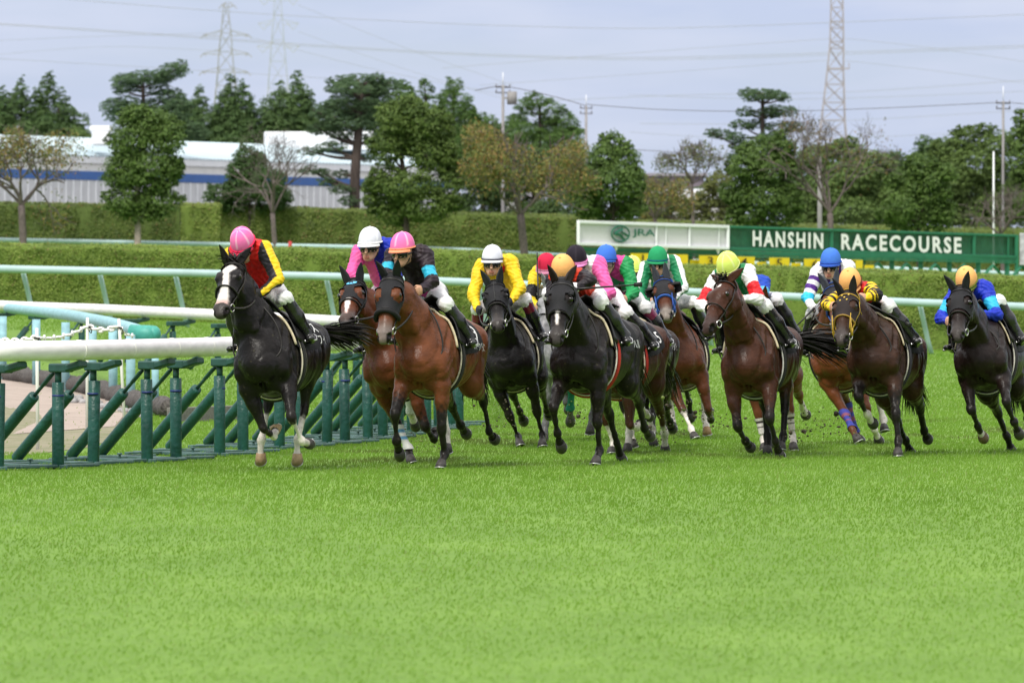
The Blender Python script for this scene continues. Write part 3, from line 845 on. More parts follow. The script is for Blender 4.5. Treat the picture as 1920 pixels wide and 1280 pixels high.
    for body, size, x0, th0, mir in h.get('clothtext', []):
        v, f = text_polys(body, size)
        if len(v):
            u, w = v[:, 0], v[:, 1]
            q_ = tpt(x0 - u, D(th0) - w / .36, .022); mbt = MB(); mbt.add(q_, f, None)
            put('lettering', mbt.mesh('lettering', [M_PRINT], org), o)
    mb = MB(); n1, n2 = 10, 21; P = np.empty((n1, n2, 3))
    for r_, x in enumerate(np.linspace(.41, .0, n1)):
        mxa = np.interp(x, [.0, .13, .28, .41], [26, 45, 80, 70]); th = np.radians(np.linspace(-mxa, mxa, n2))
        o_ = np.interp(x, [.0, .08, .30, .41], [.045, .018, .016, .04]) * np.cos(th * .9) ** 2 + .026
        P[r_] = tpt(np.full(n2, x), th, o_)
    mb.grid(P); o = put('saddle', mb.mesh('saddle', [M_TACK], org), root)
    sd_ = o.modifiers.new('thickness', 'SOLIDIFY'); sd_.thickness = .012
    gc, ge = h.get('girth', ((.014, .013, .013), (.62, .56, .44))); mb = MB()
    th = np.linspace(D(60), D(300), 60)
    for dx, c_, w in ((-.034, ge, .0085), (0, gc, .030), (.034, ge, .0085)):
        x = .33 + dx + .02 * np.cos(th)
        strap_from(mb, tpt(x, th, .006 + (.0 if dx == 0 else .003)), w, c_, (.14 if dx == 0 else .4, 1.0))
    put('girth', mb.mesh('girth', [M_TACKC], org, True), root)
    # bandages
    for leg, (t0, t1, c1, c2) in h.get('bandage', {}).items():
        lp = legs[('FL', 'FR', 'HL', 'HR').index(leg)]; p2, p3 = L[leg][2], L[leg][3]
        ax = nrm(p3 - p2); u = V3(0, 1, 0); v = np.cross(ax, u); rows, cs = [], []
        for t in np.linspace(t0, t1, 15):
            a = np.arange(16) * 2 * math.pi / 16; C = np.tile(W(p2 + (p3 - p2) * t), (16, 1))
            rows.append(wrap(lp, C, np.cos(a)[:, None] * Vv(u) + np.sin(a)[:, None] * Vv(v), .12, .008))
            fr = (t - t0) / (t1 - t0); band = (.18 < fr < .32) or (.5 < fr < .64)
            cs += [c2 if band else c1] * 16
        mb = MB(); mb.grid(rows, np.array(cs), True)
        put('bandage', mb.mesh('bandage', [M_CLOTH], org, True), root)
    h['root'], h['org'] = root, org
    return root
# ------------------------------------------------------------------ the field of runners: where each joint sits in the photo
BAY, DBAY, BLK, CHE, GREY, DBR = (.100, .030, .012), (.048, .018, .010), (.0075, .0060, .0060), (.135, .043, .015), (.24, .24, .25), (.019, .0095, .0075)
HORSES = [
 dict(key='lead', Y=70.0, yaw=18, nyw=14, hy=4, sig=dict(hy=3.5, hr=18), coat=BLK, label='leading black horse with a wide white blaze along the rail',
      FL='F_fold', FR='F_fold', HL='H_under', HR='H_under',
      lm=dict(poll=(436, 488), nose=(413, 588), chest=(484, 672), croup=(562, 588), dock=(588, 640),
              FRe=(462, 738), FRk=(499, 822), FRf=(514, 816), FRh=(519, 797), FLe=(543, 722), FLk=(548, 778), FLf=(569, 826), FLh=(577, 832),
              HRk=(500, 757), HRf=(484, 822), HRh=(495, 865), HLk=(566, 765), HLf=(556, 822), HLh=(562, 865)),
      socks=dict(FL=1.15, FR=1.7, HL=1.35, HR=1.3), hoofcol=dict(FR=(.35, .24, .13), HL=(.36, .25, .14), HR=(.30, .2, .11)),
      blaze=([.05, .10, .13, .20, .34, .42, .52], [.006, .056, .054, .023, .027, .042, .056], [0, 0, 0, .0, .01, .005, 0]), chin=True, tail=(-.75, .55, .08), tailg=.6, taill=.72,
      earR=(1.1, .2, .2), earL=(.3, -.2, .6), clothtext=[('ス', .16, -.26, 48, 0), ('フイ', .12, -.32, 70, 0)]),
 dict(key='second', pad=False, Y=73.0, yaw=14, nyw=8, hy=10, coat=BAY, label='bay horse with a blue R disc on its black hood',
      FL='F_fold', FR='F_stand', HL='H_stand', HR='H_fold',
      lm=dict(poll=(662, 530), nose=(650, 606), chest=(716, 672), FRe=(698, 728), FRk=(752, 792), FRf=(764, 848), FRh=(774, 868),
              FLe=(782, 735), FLk=(804, 810), FLf=(812, 824), HRf=(776, 770), HRh=(775, 797), HLf=(838, 808), HLh=(839, 850)),
      socks=dict(HL=1.1, HR=1.2), bandage=dict(FR=(.05, 1.0, (.6, .6, .58), (.10, .25, .42)), HR=(.1, 1., (.62, .62, .6), (.62, .62, .6))), mane=(.10, .034, .015),
      blaze=([.22, .26, .38, .50], [.018, .022, .022, .008], [0, 0, 0, 0]), hood=dict(end=.30, hole=.052, disc='R'), earcol=(.02, .021, .024),
      ears=(1.1, .25, .32)),
 dict(key='third', Y=71.0, yaw=19, nyw=12, hy=12, coat=(.120, .038, .015), label='bay horse in a full black hood with thick black noseband',
      FL='F_stand', FR='F_swing', HL='H_trail', HR='H_push', muzcol=(.16, .14, .13),
      lm=dict(poll=(730, 517), nose=(722, 636), chest=(790, 672), croup=(882, 600), FRe=(748, 724), FRk=(755, 779), FRf=(746, 826), FRh=(742, 846),
              FLe=(826, 728), FLk=(825, 812), FLf=(829, 852), FLh=(832, 876), HLk=(893, 738), HLf=(921, 814), HLh=(930, 822),
              HRk=(846, 760), HRf=(862, 800), HRh=(876, 806)), dark=(.35, .75),
      hood=dict(end=.36, hole=.052, fleece=(.010, .010, .011)), earcol=(.02, .021, .024), ears=(1.15, .2, .34), girth=((.014, .013, .013), (.50, .45, .36)),
      clothtext=[('9', .26, -.22, 52, 0), ('ハークリコ', .10, -.22, 76, 0)]),
 dict(key='fourth', Y=80.0, yaw=11, nyw=-3, hy=-3, coat=BLK, label='black horse with hood and blinker cups under the yellow silks with red stars',
      FL='F_stand', FR='F_stand', HL='H_trail', HR='H_fold',
      lm=dict(poll=(927, 533), nose=(935, 614), chest=(958, 694), FRe=(930, 716), FRk=(962, 784), FRf=(970, 818), FRh=(975, 834),
              FLe=(990, 714), FLk=(1004, 772), FLf=(1014, 816), FLh=(1021, 834), HLk=(1010, 736), HLf=(1026, 768), HLh=(1033, 778), HRf=(968, 770), HRk=(972, 740)),
      hood=dict(end=.30, hole=.042, cups=.05, stripe=(.05, .05, .05)), earcol=(.028, .03, .034), ears=(1.1, .25, .36)),
 dict(key='grey', Y=83.0, yaw=17, coat=GREY, label='dapple grey horse mostly hidden behind the black horse with red girth', points=(.10, .10, .105), dark=(.7, 1.2),
      FL='F_swing', FR='F_stand', HL='H_stand', HR='H_fold', mane=(.2, .2, .2), tailcol=(.3, .3, .3), dapple=True, muzzle=.3,
      lm=dict(chest=(1052, 690), poll=(1036, 540), FLf=(1068, 768), FLh=(1070, 786), HLh=(1106, 812)),
      bandage=dict(FL=(.05, 1.0, (.01, .13, .08), (.01, .13, .08)))),
 dict(key='redgirth', Y=72.2, yaw=19, nyw=8, hy=7, coat=(.0095, .0068, .0064), label='near black horse with red and white girth and narrow white stripe below its hood',
      FL='F_stand', FR='F_swing', HL='H_trail', HR='H_push',
      lm=dict(poll=(1051, 528), nose=(1046, 640), chest=(1082, 690), croup=(1168, 598), FRe=(1045, 718), FRk=(1049, 768), FRf=(1046, 812), FRh=(1047, 832),
              FLe=(1118, 716), FLk=(1117, 802), FLf=(1120, 846), FLh=(1122, 868), HLk=(1187, 746), HLf=(1212, 806), HLh=(1221, 816), HRk=(1145, 774), HRf=(1157, 836), HRh=(1165, 858)),
      hood=dict(end=.33, hole=.044, cups=.05), earhood=False, earcol=(.02, .014, .012), earR=(1.0, .1, .3), earL=(.25, -.4, .5), girth=((.35, .02, .012), (.72, .66, .6)),
      blaze=([.30, .33, .40, .46], [.010, .014, .012, .006], [0, 0, 0, 0]), clothtext=[('ハル', .11, -.28, 74, 0)]),
 dict(key='seventh', Y=76.6, yaw=20, nyw=4, hy=4, hp=60, coat=DBAY, label='bay horse with white feet directly behind the near black horse',
      FL='F_fold', FR='F_stand', HL='H_push', HR='H_stand',
      lm=dict(chest=(1132, 700), poll=(1118, 580), croup=(1199, 612), FLk=(1176, 803), FLf=(1196, 798), FLh=(1206, 790), FRf=(1150, 832), FRh=(1148, 852), FRk=(1136, 790),
              HLk=(1236, 770)), socks=dict(FL=1.1, FR=1.2, HL=1.6, HR=1.6), dark=(1.5, 2.0), clothtext=[('5', .2, -.26, 56, 0)], girth=((.3, .02, .015), (.6, .5, .4))),
 dict(key='eighth', Y=79.2, yaw=21, nyw=4, hy=4, hp=52, coat=DBR, label='dark brown horse under the pink and green silks and blue cap',
      FL='F_fold', FR='F_stand', HL='H_trail', HR='H_stand',
      lm=dict(poll=(1150, 562), chest=(1168, 700), croup=(1228, 622), HLk=(1241, 758), HLf=(1256, 790), HLh=(1264, 803), FRh=(1190, 838), FLf=(1210, 770), FLh=(1216, 782), HRh=(1228, 836)),
      socks=dict(FR=1.3, FL=1.3, HR=1.4), clothtext=[('リリリ', .11, -.26, 74, 0)], girth=((.04, .045, .10), (.62, .54, .3))),
 dict(key='ninth', Y=87.0, yaw=16, coat=DBAY, label='bay horse hidden behind the pack under the lone far yellow green cap',
      FL='F_stand', FR='F_fold', HL='H_push', HR='H_stand', lm=dict(chest=(1204, 680), poll=(1196, 556))),
 dict(key='tenth', pad=False, Y=84.2, yaw=17, nyw=3, hy=3, coat=(.080, .025, .0105), label='bay horse with bright blue bridle and black blinkers',
      FL='F_fold', FR='F_reach', HL='H_under', HR='H_stand', dark=(.8, 1.3), muzcol=(.20, .18, .16),
      lm=dict(poll=(1242, 524), nose=(1250, 594), chest=(1270, 680), FRe=(1262, 728), FRk=(1284, 771), FRf=(1297, 806), FRh=(1303, 822), FLe=(1309, 708), FLk=(1330, 772), FLf=(1333, 786),
              HLf=(1322, 790), HLh=(1326, 810), HRf=(1262, 776), HRh=(1260, 806)), socks=dict(FR=1.1, HL=1.1, HR=1.2), hoofcol=dict(HL=(.30, .19, .08)),
      hood=dict(end=.30, hole=.046, cups=.105, cupcol=(.010, .010, .012)), bridle=(.02, .08, .36), nosecol=(.03, .12, .45), fatnose=True, earcol=(.05, .055, .065), ears=(1.2, .1, .1), trail=True),
 dict(key='eleventh', Y=75.6, yaw=18, nyw=15, hy=34, hp=42, coat=(.050, .0175, .009), label='bay horse with head turned aside, small white star and ears laid out sideways',
      FL='F_swing', FR='F_fold', HL='H_reach', HR='H_stand',
      lm=dict(poll=(1357, 528), nose=(1328, 618), chest=(1400, 690), croup=(1468, 606), FRe=(1370, 738), FRk=(1384, 800), FRf=(1400, 822), FRh=(1405, 840),
              FLe=(1438, 722), FLk=(1449, 786), FLf=(1456, 828), FLh=(1459, 850), HLk=(1464, 762), HLf=(1466, 820), HLh=(1470, 842)),
      earL=(.15, -.3, 1.0), earR=(.15, -.3, .9), blaze=([.075, .09, .12, .135], [.004, .014, .014, .004], [0, 0, 0, 0]), muzzle=.6, muzcol=(.035, .028, .028),
      girth=((.014, .013, .014), (.52, .50, .48)), clothtext=[('9', .30, -.24, 44, 0), ('リルジ', .12, -.27, 72, 0)], tail=(-.6, .75, -.05), tailg=.6),
 dict(key='twelfth', Y=78.6, yaw=17, hp=55, coat=(.120, .042, .018), label='chestnut horse with banded white socks hidden behind the bay with the white star',
      FL='F_stand', FR='F_stand', HL='H_trail', HR='H_stand', nyw=-6, hy=-4, mane=(.10, .035, .016),
      lm=dict(poll=(1424, 566), chest=(1440, 700), FRk=(1421, 780), FRf=(1432, 826), FRh=(1434, 848), FLf=(1484, 822), FLh=(1490, 846), HLk=(1491, 740), HLf=(1506, 764), HLh=(1515, 776)),
      socks=dict(FR=1.2, FL=1.1, HL=1.5), bandage=dict(FR=(.15, .75, (.62, .58, .56), (.03, .02, .02)), FL=(.15, .75, (.55, .5, .46), (.03, .02, .02))), dark=(1.2, 1.8), ears=(1.2, .1, .2)),
 dict(key='thirteenth', Y=81.0, yaw=15, nyw=0, hy=0, coat=CHE, label='chestnut horse with grey hood and blue leg wraps, partly behind the yellow bridle', points=(.10, .033, .014),
      FL='F_fold', FR='F_reach', HL='H_stand', HR='H_fold', mane=(.12, .042, .018),
      lm=dict(poll=(1562, 538), nose=(1571, 612), chest=(1556, 684), FRk=(1588, 782), FRf=(1600, 802), FLk=(1622, 762), FLf=(1640, 802), FLh=(1650, 832), HRf=(1604, 812), HRh=(1613, 822), HLf=(1655, 790), HLh=(1660, 806)),
      socks=dict(FL=1.15, HL=1.3), bandage=dict(FR=(.0, 1.0, (.05, .06, .32), (.25, .08, .12)), HR=(.05, 1.0, (.05, .06, .32), (.25, .08, .12))),
      hood=dict(end=.34), earcol=(.06, .065, .08), bridle=(.03, .08, .3)),
 dict(key='fourteenth', Y=76.0, yaw=21, nyw=10, hy=12, coat=(.036, .0155, .009), label='dark brown horse with yellow bridle and five yellow spots on its brow',
      FL='F_stand', FR='F_fold', HL='H_trail', HR='H_push', dark=(.2, .7),
      lm=dict(poll=(1588, 552), nose=(1578, 640), chest=(1645, 690), croup=(1696, 622), FRe=(1606, 718), FRk=(1620, 738), FRf=(1627, 772), FRh=(1633, 797),
              FLe=(1667, 716), FLk=(1676, 778), FLf=(1683, 828), FLh=(1688, 854), HLk=(1716, 760), HLf=(1734, 808), HLh=(1742, 822), HRk=(1691, 790), HRf=(1698, 828), HRh=(1703, 848)),
      socks=dict(FR=1.75), hood=dict(end=.34, hole=.046, col=(.018, .012, .012), spots=[(.07, -.03, .011, (.6, .42, .08)), (.07, .03, .011, (.6, .42, .08)), (.115, 0, .011, (.6, .42, .08)), (.16, -.03, .011, (.6, .42, .08)), (.16, .03, .011, (.6, .42, .08))]),
      bridle=(.48, .30, .03), nosecol=(.45, .27, .06), trail=True, earcol=(.018, .016, .018), ears=(1.1, .2, .36), girth=((.016, .015, .02), (.52, .49, .43)), clothtext=[]),
 dict(key='fifteenth', Y=76.8, yaw=16, nyw=5, hy=9, coat=(.014, .0082, .0072), label='dark brown horse furthest out on the track away from the others',
      FL='F_swing', FR='F_lift', HL='H_trail', HR='H_push',
      lm=dict(poll=(1799, 543), nose=(1797, 634), chest=(1836, 686), croup=(1893, 634), FRe=(1810, 712), FRk=(1826, 768), FRf=(1835, 798), FRh=(1841, 818),
              FLe=(1876, 708), FLk=(1889, 756), FLf=(1902, 790), FLh=(1910, 808), HRk=(1866, 768), HRf=(1888, 820), HRh=(1900, 850), HLk=(1912, 740), HLf=(1924, 782), HLh=(1930, 795)),
      socks=dict(FR=2.55), hoofcol=dict(FR=(.16, .10, .07)), hood=dict(end=.30, hole=.046), earcol=(.02, .021, .024), ears=(1.05, .2, .45), girth=((.02, .018, .02), (.52, .49, .44))),
]
# ------------------------------------------------------------------ jockeys
M_SKIN = mat('skin', attr=True, rough=.55, spec=.3, noise=.08, nscale=40)
M_SILK = mat('racing_silk', attr=True, rough=.5, spec=.25, noise=.10, nscale=14, bump=.35, bscale=22)
M_BREECH = mat('white_breeches', (.74, .73, .74), rough=.6, noise=.06, nscale=12, bump=.25, bscale=20)
M_BOOT = mat('riding_boot', attr=True, rough=.22, spec=.6, noise=.15, nscale=30, bump=.3, bscale=24)
M_CAP = mat('cap_cover', attr=True, rough=.78, spec=.15, noise=.05, nscale=30, bump=.08, bscale=60)
M_LENS = mat('goggle_lens', (.010, .009, .010), rough=.12, spec=.35)
M_CROP = mat('crop_leather', (.012, .012, .012), rough=.4)
M_IRON = mat('stirrup_iron', (.6, .6, .6), rough=.3, metal=1.0)

PINK, CWHITE, LIME, PEACH = (.80, .17, .42), (.68, .69, .76), (.66, .80, .16), (.86, .44, .15)
YEL, RED, BLACK, WHITE, CYAN = (.78, .52, .015), (.55, .015, .015), (.012, .011, .014), (.76, .75, .77), (.03, .42, .62)
BLUE, GREEN, PURP, HOTP = (.008, .025, .38), (.012, .20, .075), (.075, .02, .20), (.72, .10, .34)

def ik2(a, c, l1, l2, pole):
    """middle joint between a and c"""
    d = c - a; L_ = np.linalg.norm(d); u = d / L_; L_ = min(L_, (l1 + l2) * .995)
    x = (l1 * l1 - l2 * l2 + L_ * L_) / (2 * L_); y = math.sqrt(max(1e-6, l1 * l1 - x * x))
    pv = pole - u * (pole @ u); return a + u * x + nrm(pv) * y

def jockey_rig(h):
    j, J = h['jockey'], h['J']; W, Vv = J['W'], J['Vv']
    fx, fy, fz = Vv((1, 0, 0)), Vv((0, 1, 0)), Vv((0, 0, 1))
    Hd = W((.50, 0, 2.06)); Hc = px(*j['head'], Hd[1] + j.get('fwd', 0))      # helmet centre as seen
    R = {}
    lat = (Hc - Hd) @ fy
    S = Hc - .165 * fx - .115 * fz + .0 * fy - fy * lat * .12
    P = W((.0, 0, 1.73)) + fy * lat * .45 + V3(*j.get('hip', (0, 0, 0)))
    d = S - P; Lt = np.linalg.norm(d)
    P = S - d / Lt * np.clip(Lt, .40, .50)
    R['Hc'], R['S'], R['P'] = Hc, S, P
    tx = nrm(S - P); ty = nrm(fy - tx * (fy @ tx)); tz = np.cross(tx, ty)
    tw = D(j.get('twist', 0)); sy = math.cos(tw) * ty + math.sin(tw) * tx
    R['tx'], R['ty'], R['tz'], R['sy'] = tx, ty, tz, sy
    for s, n in ((1, 'L'), (-1, 'R')):
        sh = S + sy * .178 * s - tz * .01
        hd = W((.68, .085 * s, 1.62))
        if 'h' + n in j: hd = px(*j['h' + n], (hd[1] + j.get('hd', 0)))
        v = hd - sh
        if np.linalg.norm(v) > .56: hd = sh + nrm(v) * .56
        if 'e' + n in j:
            e0 = ik2(sh, hd, .28, .25, fy * s * .9 - fz * .5 - fx * .5); el = px(*j['e' + n], e0[1])
            v = el - sh
            el = sh + nrm(v) * np.clip(np.linalg.norm(v), .22, .32); v = hd - el
            hd2 = el + nrm(v) * np.clip(np.linalg.norm(v), .18, .29); hd = hd2
        else: el = ik2(sh, hd, .28, .25, fy * s * .9 - fz * .5 - fx * .5)
        hip = P + ty * .085 * s - tz * .02 - tx * .0
        an = W((.20, .33 * s, 1.35)) + V3(*j.get('foot', (0, 0, 0)))
        if 'f' + n in j: an = px(*j['f' + n], an[1])
        v = an - hip
        if np.linalg.norm(v) > .78: an = hip + nrm(v) * .78
        kn = ik2(hip, an, .41, .41, fx * 1.0 + fy * .60 * s - .42 * fz)
        R[n] = dict(sh=sh, el=el, hd=hd, hip=hip, kn=kn, an=an, toe=an + fx * .135 + fy * .05 * s - fz * .055, heel=an - fx * .05 - fz * .055)
    hp, hy = D(j.get('down', 22)), D(j.get('turn', 0))
    f = math.cos(hp) * (math.cos(hy) * fx * V3(1, 1, 0) - math.sin(hy) * fy) - V3(0, 0, math.sin(hp)); f = nrm(f)
    l = nrm(np.cross(V3(0, 0, 1), f)); rl = D(j.get('tilt', 0)); u = np.cross(f, l)
    l, u = math.cos(rl) * l + math.sin(rl) * u, math.cos(rl) * u - math.sin(rl) * l
    R['f'], R['l'], R['u'] = f, l, u
    return R

def jockey_prims(R):
    S, P, tx, ty, tz, sy = (R[k] for k in ('S', 'P', 'tx', 'ty', 'tz', 'sy'))
    torso = [Prim(P, P + (S - P) * .45, (.128, .105), (.122, .098), ty, .05, 'torso'), Prim(P + (S - P) * .45, S - tx * .02, (.122, .098), (.155, .105), sy, .05, 'torso'),
             Prim(S - sy * .11, S + sy * .11, (.085, .07), None, tx, .05, 'torso')]
    pelvis = [Prim(P - tx * .03, P + tx * .08, (.135, .12), (.12, .10), ty, .05, 'pelvis')]
    for s in (1, -1): pelvis.append(Prim(P + ty * .07 * s - tx * .05, P + ty * .08 * s - tz * .02, .085, .085, ty, .05, 'pelvis'))
    arms, legs, boots, hands = [], [], [], []
    for s, n in ((1, 'L'), (-1, 'R')):
        q = R[n]
        arms.append([Prim(q['sh'] - sy * .02 * s, q['el'], (.070, .070), (.050, .050), tz, .05, 'ua' + n), Prim(q['el'], q['hd'] - nrm(q['hd'] - q['el']) * .045, (.047, .047), (.029, .031), tz, .04, 'fa' + n)])
        legs.append([Prim(q['hip'], q['kn'], (.080, .092), (.056, .056), ty, .06, 'th' + n), Prim(q['kn'], q['kn'] * .90 + q['an'] * .10, (.060, .062), (.056, .058), ty, .04, 'sh' + n)])
        boots.append([Prim(q['kn'] * .96 + q['an'] * .04, q['kn'] * .5 + q['an'] * .5, (.060, .064), (.056, .060), ty, .04, 'bo' + n), Prim(q['kn'] * .5 + q['an'] * .5, q['an'], (.056, .060), (.040, .046), ty, .04, 'bo' + n),
                      Prim(q['an'], q['heel'] + (q['toe'] - q['heel']) * .2, (.042, .046), (.034, .034), ty, .03, 'fo' + n), Prim(q['heel'], q['toe'], (.034, .030), (.034, .024), ty, .03, 'fo' + n)])
        # a fist closed on the rein: palm, four bent fingers, thumb
        w = q['hd'] - nrm(q['hd'] - q['el']) * .05; fd = nrm(nrm(q['hd'] - q['el']) + tx * .3); up = nrm(V3(0, 0, 1) - fd * fd[2]); sd = np.cross(up, fd)
        hl = [Prim(w, w + fd * .03, (.026, .030), (.024, .036), sd, .02, 'hand'), Prim(w + fd * .03, w + fd * .068, (.023, .040), (.020, .041), sd, .02, 'hand')]
        for i, (ln, o) in enumerate(((.036, .030), (.040, .011), (.038, -.009), (.031, -.028))):
            k0 = w + fd * (.070 - abs(o) * .15) + up * o + sd * .010 * s; k1 = k0 + fd * ln * .45 - sd * s * ln * .55; k2 = k1 - fd * ln * .55 - sd * s * ln * .30; k3 = k2 - fd * ln * .5 + sd * s * ln * .2
            hl += [Prim(k0, k1, .0105, .0098, up, .006, 'hand'), Prim(k1, k2, .0098, .0092, up, .005, 'hand'), Prim(k2, k3, .0092, .008, up, .005, 'hand')]
        t0 = w + fd * .02 + up * .034; hl += [Prim(t0, t0 + fd * .032 + up * .012 - sd * s * .014, .013, .011, sd, .012, 'hand'), Prim(t0 + fd * .032 + up * .012 - sd * s * .014, t0 + fd * .052 + up * .002 - sd * s * .030, .011, .0085, sd, .008, 'hand')]
        hands.append(hl)
    Hc, f, l, u = R['Hc'], R['f'], R['l'], R['u']
    k = Hc - u * .100 - f * .002
    B = lambda a, b, c: k + f * a + l * b + u * c
    head = [Prim(B(-.025, 0, .015), B(.02, 0, .015), (.076, .092), (.074, .090), l, .03, 'head'),
            Prim(B(.03, 0, -.03), B(.042, 0, -.075), (.062, .060), (.050, .048), l, .03, 'head'),
            Prim(B(.05, 0, -.10), B(.062, 0, -.112), (.034, .028), (.024, .020), l, .025, 'head'),                # chin
            Prim(B(.0, .045, -.07), B(.045, .022, -.10), (.024, .026), (.022, .022), l, .025, 'head'), Prim(B(.0, -.045, -.07), B(.045, -.022, -.10), (.024, .026), (.022, .022), l, .025, 'head'),
            Prim(B(.088, 0, -.012), B(.110, 0, -.050), (.010, .012), (.015, .013), l, .012, 'head'),               # nose
            Prim(B(.088, -.014, -.083), B(.088, .014, -.083), (.010, .008), None, u, .010, 'lip'), Prim(B(.085, -.012, -.094), B(.085, .012, -.094), (.010, .008), None, u, .010, 'lip'),
            Prim(B(.066, .03, -.035), B(.05, .052, -.035), .022, .020, u, .02, 'head'), Prim(B(.066, -.03, -.035), B(.05, -.052, -.035), .022, .020, u, .02, 'head')]   # cheeks
    for s in (1, -1): head.append(Prim(B(-.008, .077 * s, -.005), B(-.004, .076 * s, -.045), (.012, .022), (.010, .014), l, .012, 'head'))
    neck = [Prim(S + tz * .01, B(-.03, 0, -.06), (.060, .060), (.052, .054), ty, .04, 'neck')]
    R['B'] = B
    return torso, pelvis, arms, legs, boots, hands, head, neck

def silk_colours(V, prims, R, c):
    """the owner's colours: body, halves, braces, sleeves, bands and stripes follow the cut of the jacket"""
    f = np.full(len(V), 9.0); who = np.zeros(len(V), int); tt = np.zeros(len(V))
    for i, p in enumerate(prims):
        g, t = p.eval(V[:, 0], V[:, 1], V[:, 2]); m = g < f; f[m] = g[m]; who[m] = i; tt[m] = t[m]
    tags = np.array([p.tag for p in prims])[who]
    Q = V - R['P']; Lt = np.linalg.norm(R['S'] - R['P'])
    a, y, z = Q @ R['tx'] / Lt, Q @ R['ty'], Q @ R['tz']
    C = np.tile(np.array(c['body'], float), (len(V), 1)); tor = tags == 'torso'
    if 'halfL' in c: C[tor & (y > c.get('split', 0))] = c['halfL']
    if 'back' in c: C[tor & (a < c['back'][0])] = c['back'][1]
    for y0, y1, col in c.get('braces', []): C[tor & (np.abs(y) > y0) & (np.abs(y) < y1)] = col
    if 'sash' in c: C[tor & (np.abs(y * .8 + (a - .75) * .28) < .045)] = c['sash']
    if 'yoke' in c: C[tor & (a > c['yoke'][0])] = c['yoke'][1]
    for s, n in ((1, 'L'), (-1, 'R')):
        for seg, o in (('ua', 0), ('fa', 1)):
            m = tags == seg + n
            if not m.any(): continue
            col = np.tile(np.array(c.get('sleeve' + n, c.get('sleeve', c['body'])), float), (m.sum(), 1)); st = tt[m] + o
            p = prims[[q.tag for q in prims].index(seg + n)]; r = V[m] - p.a - np.outer(tt[m] * p.L, p.ax)
            out = nrm(R['ty'] * s * .9 + V3(0, 0, .25) - V3(0, .75, 0)); out = nrm(out - p.ax * (out @ p.ax)); o2 = np.cross(p.ax, out)
            ang = np.degrees(np.arctan2(r @ o2, r @ out))
            for a0, a1, cc in c.get('lstripe', []): col[(ang > a0) & (ang < a1)] = cc
            for s0, s1, cc in c.get('bands', []): col[(st > s0) & (st < s1)] = cc
            C[m] = col
    for (sa, sy_, sr, col) in c.get('stars', []):
        # five-pointed star lying on the chest side of the body
        X, Y_ = (y - sy_) / sr, (a - sa) * Lt / sr; rr = np.hypot(X, Y_); th = np.arctan2(X, Y_)
        k = np.abs(((th + math.pi / 5) % (2 * math.pi / 5)) - math.pi / 5); lim = .42 / (np.cos(k) * .42 + np.sin(k) * .9 + 1e-6) * 1.0
        C[(rr < np.clip(lim, .35, 1)) & tor & (z < .09)] = col
    return C

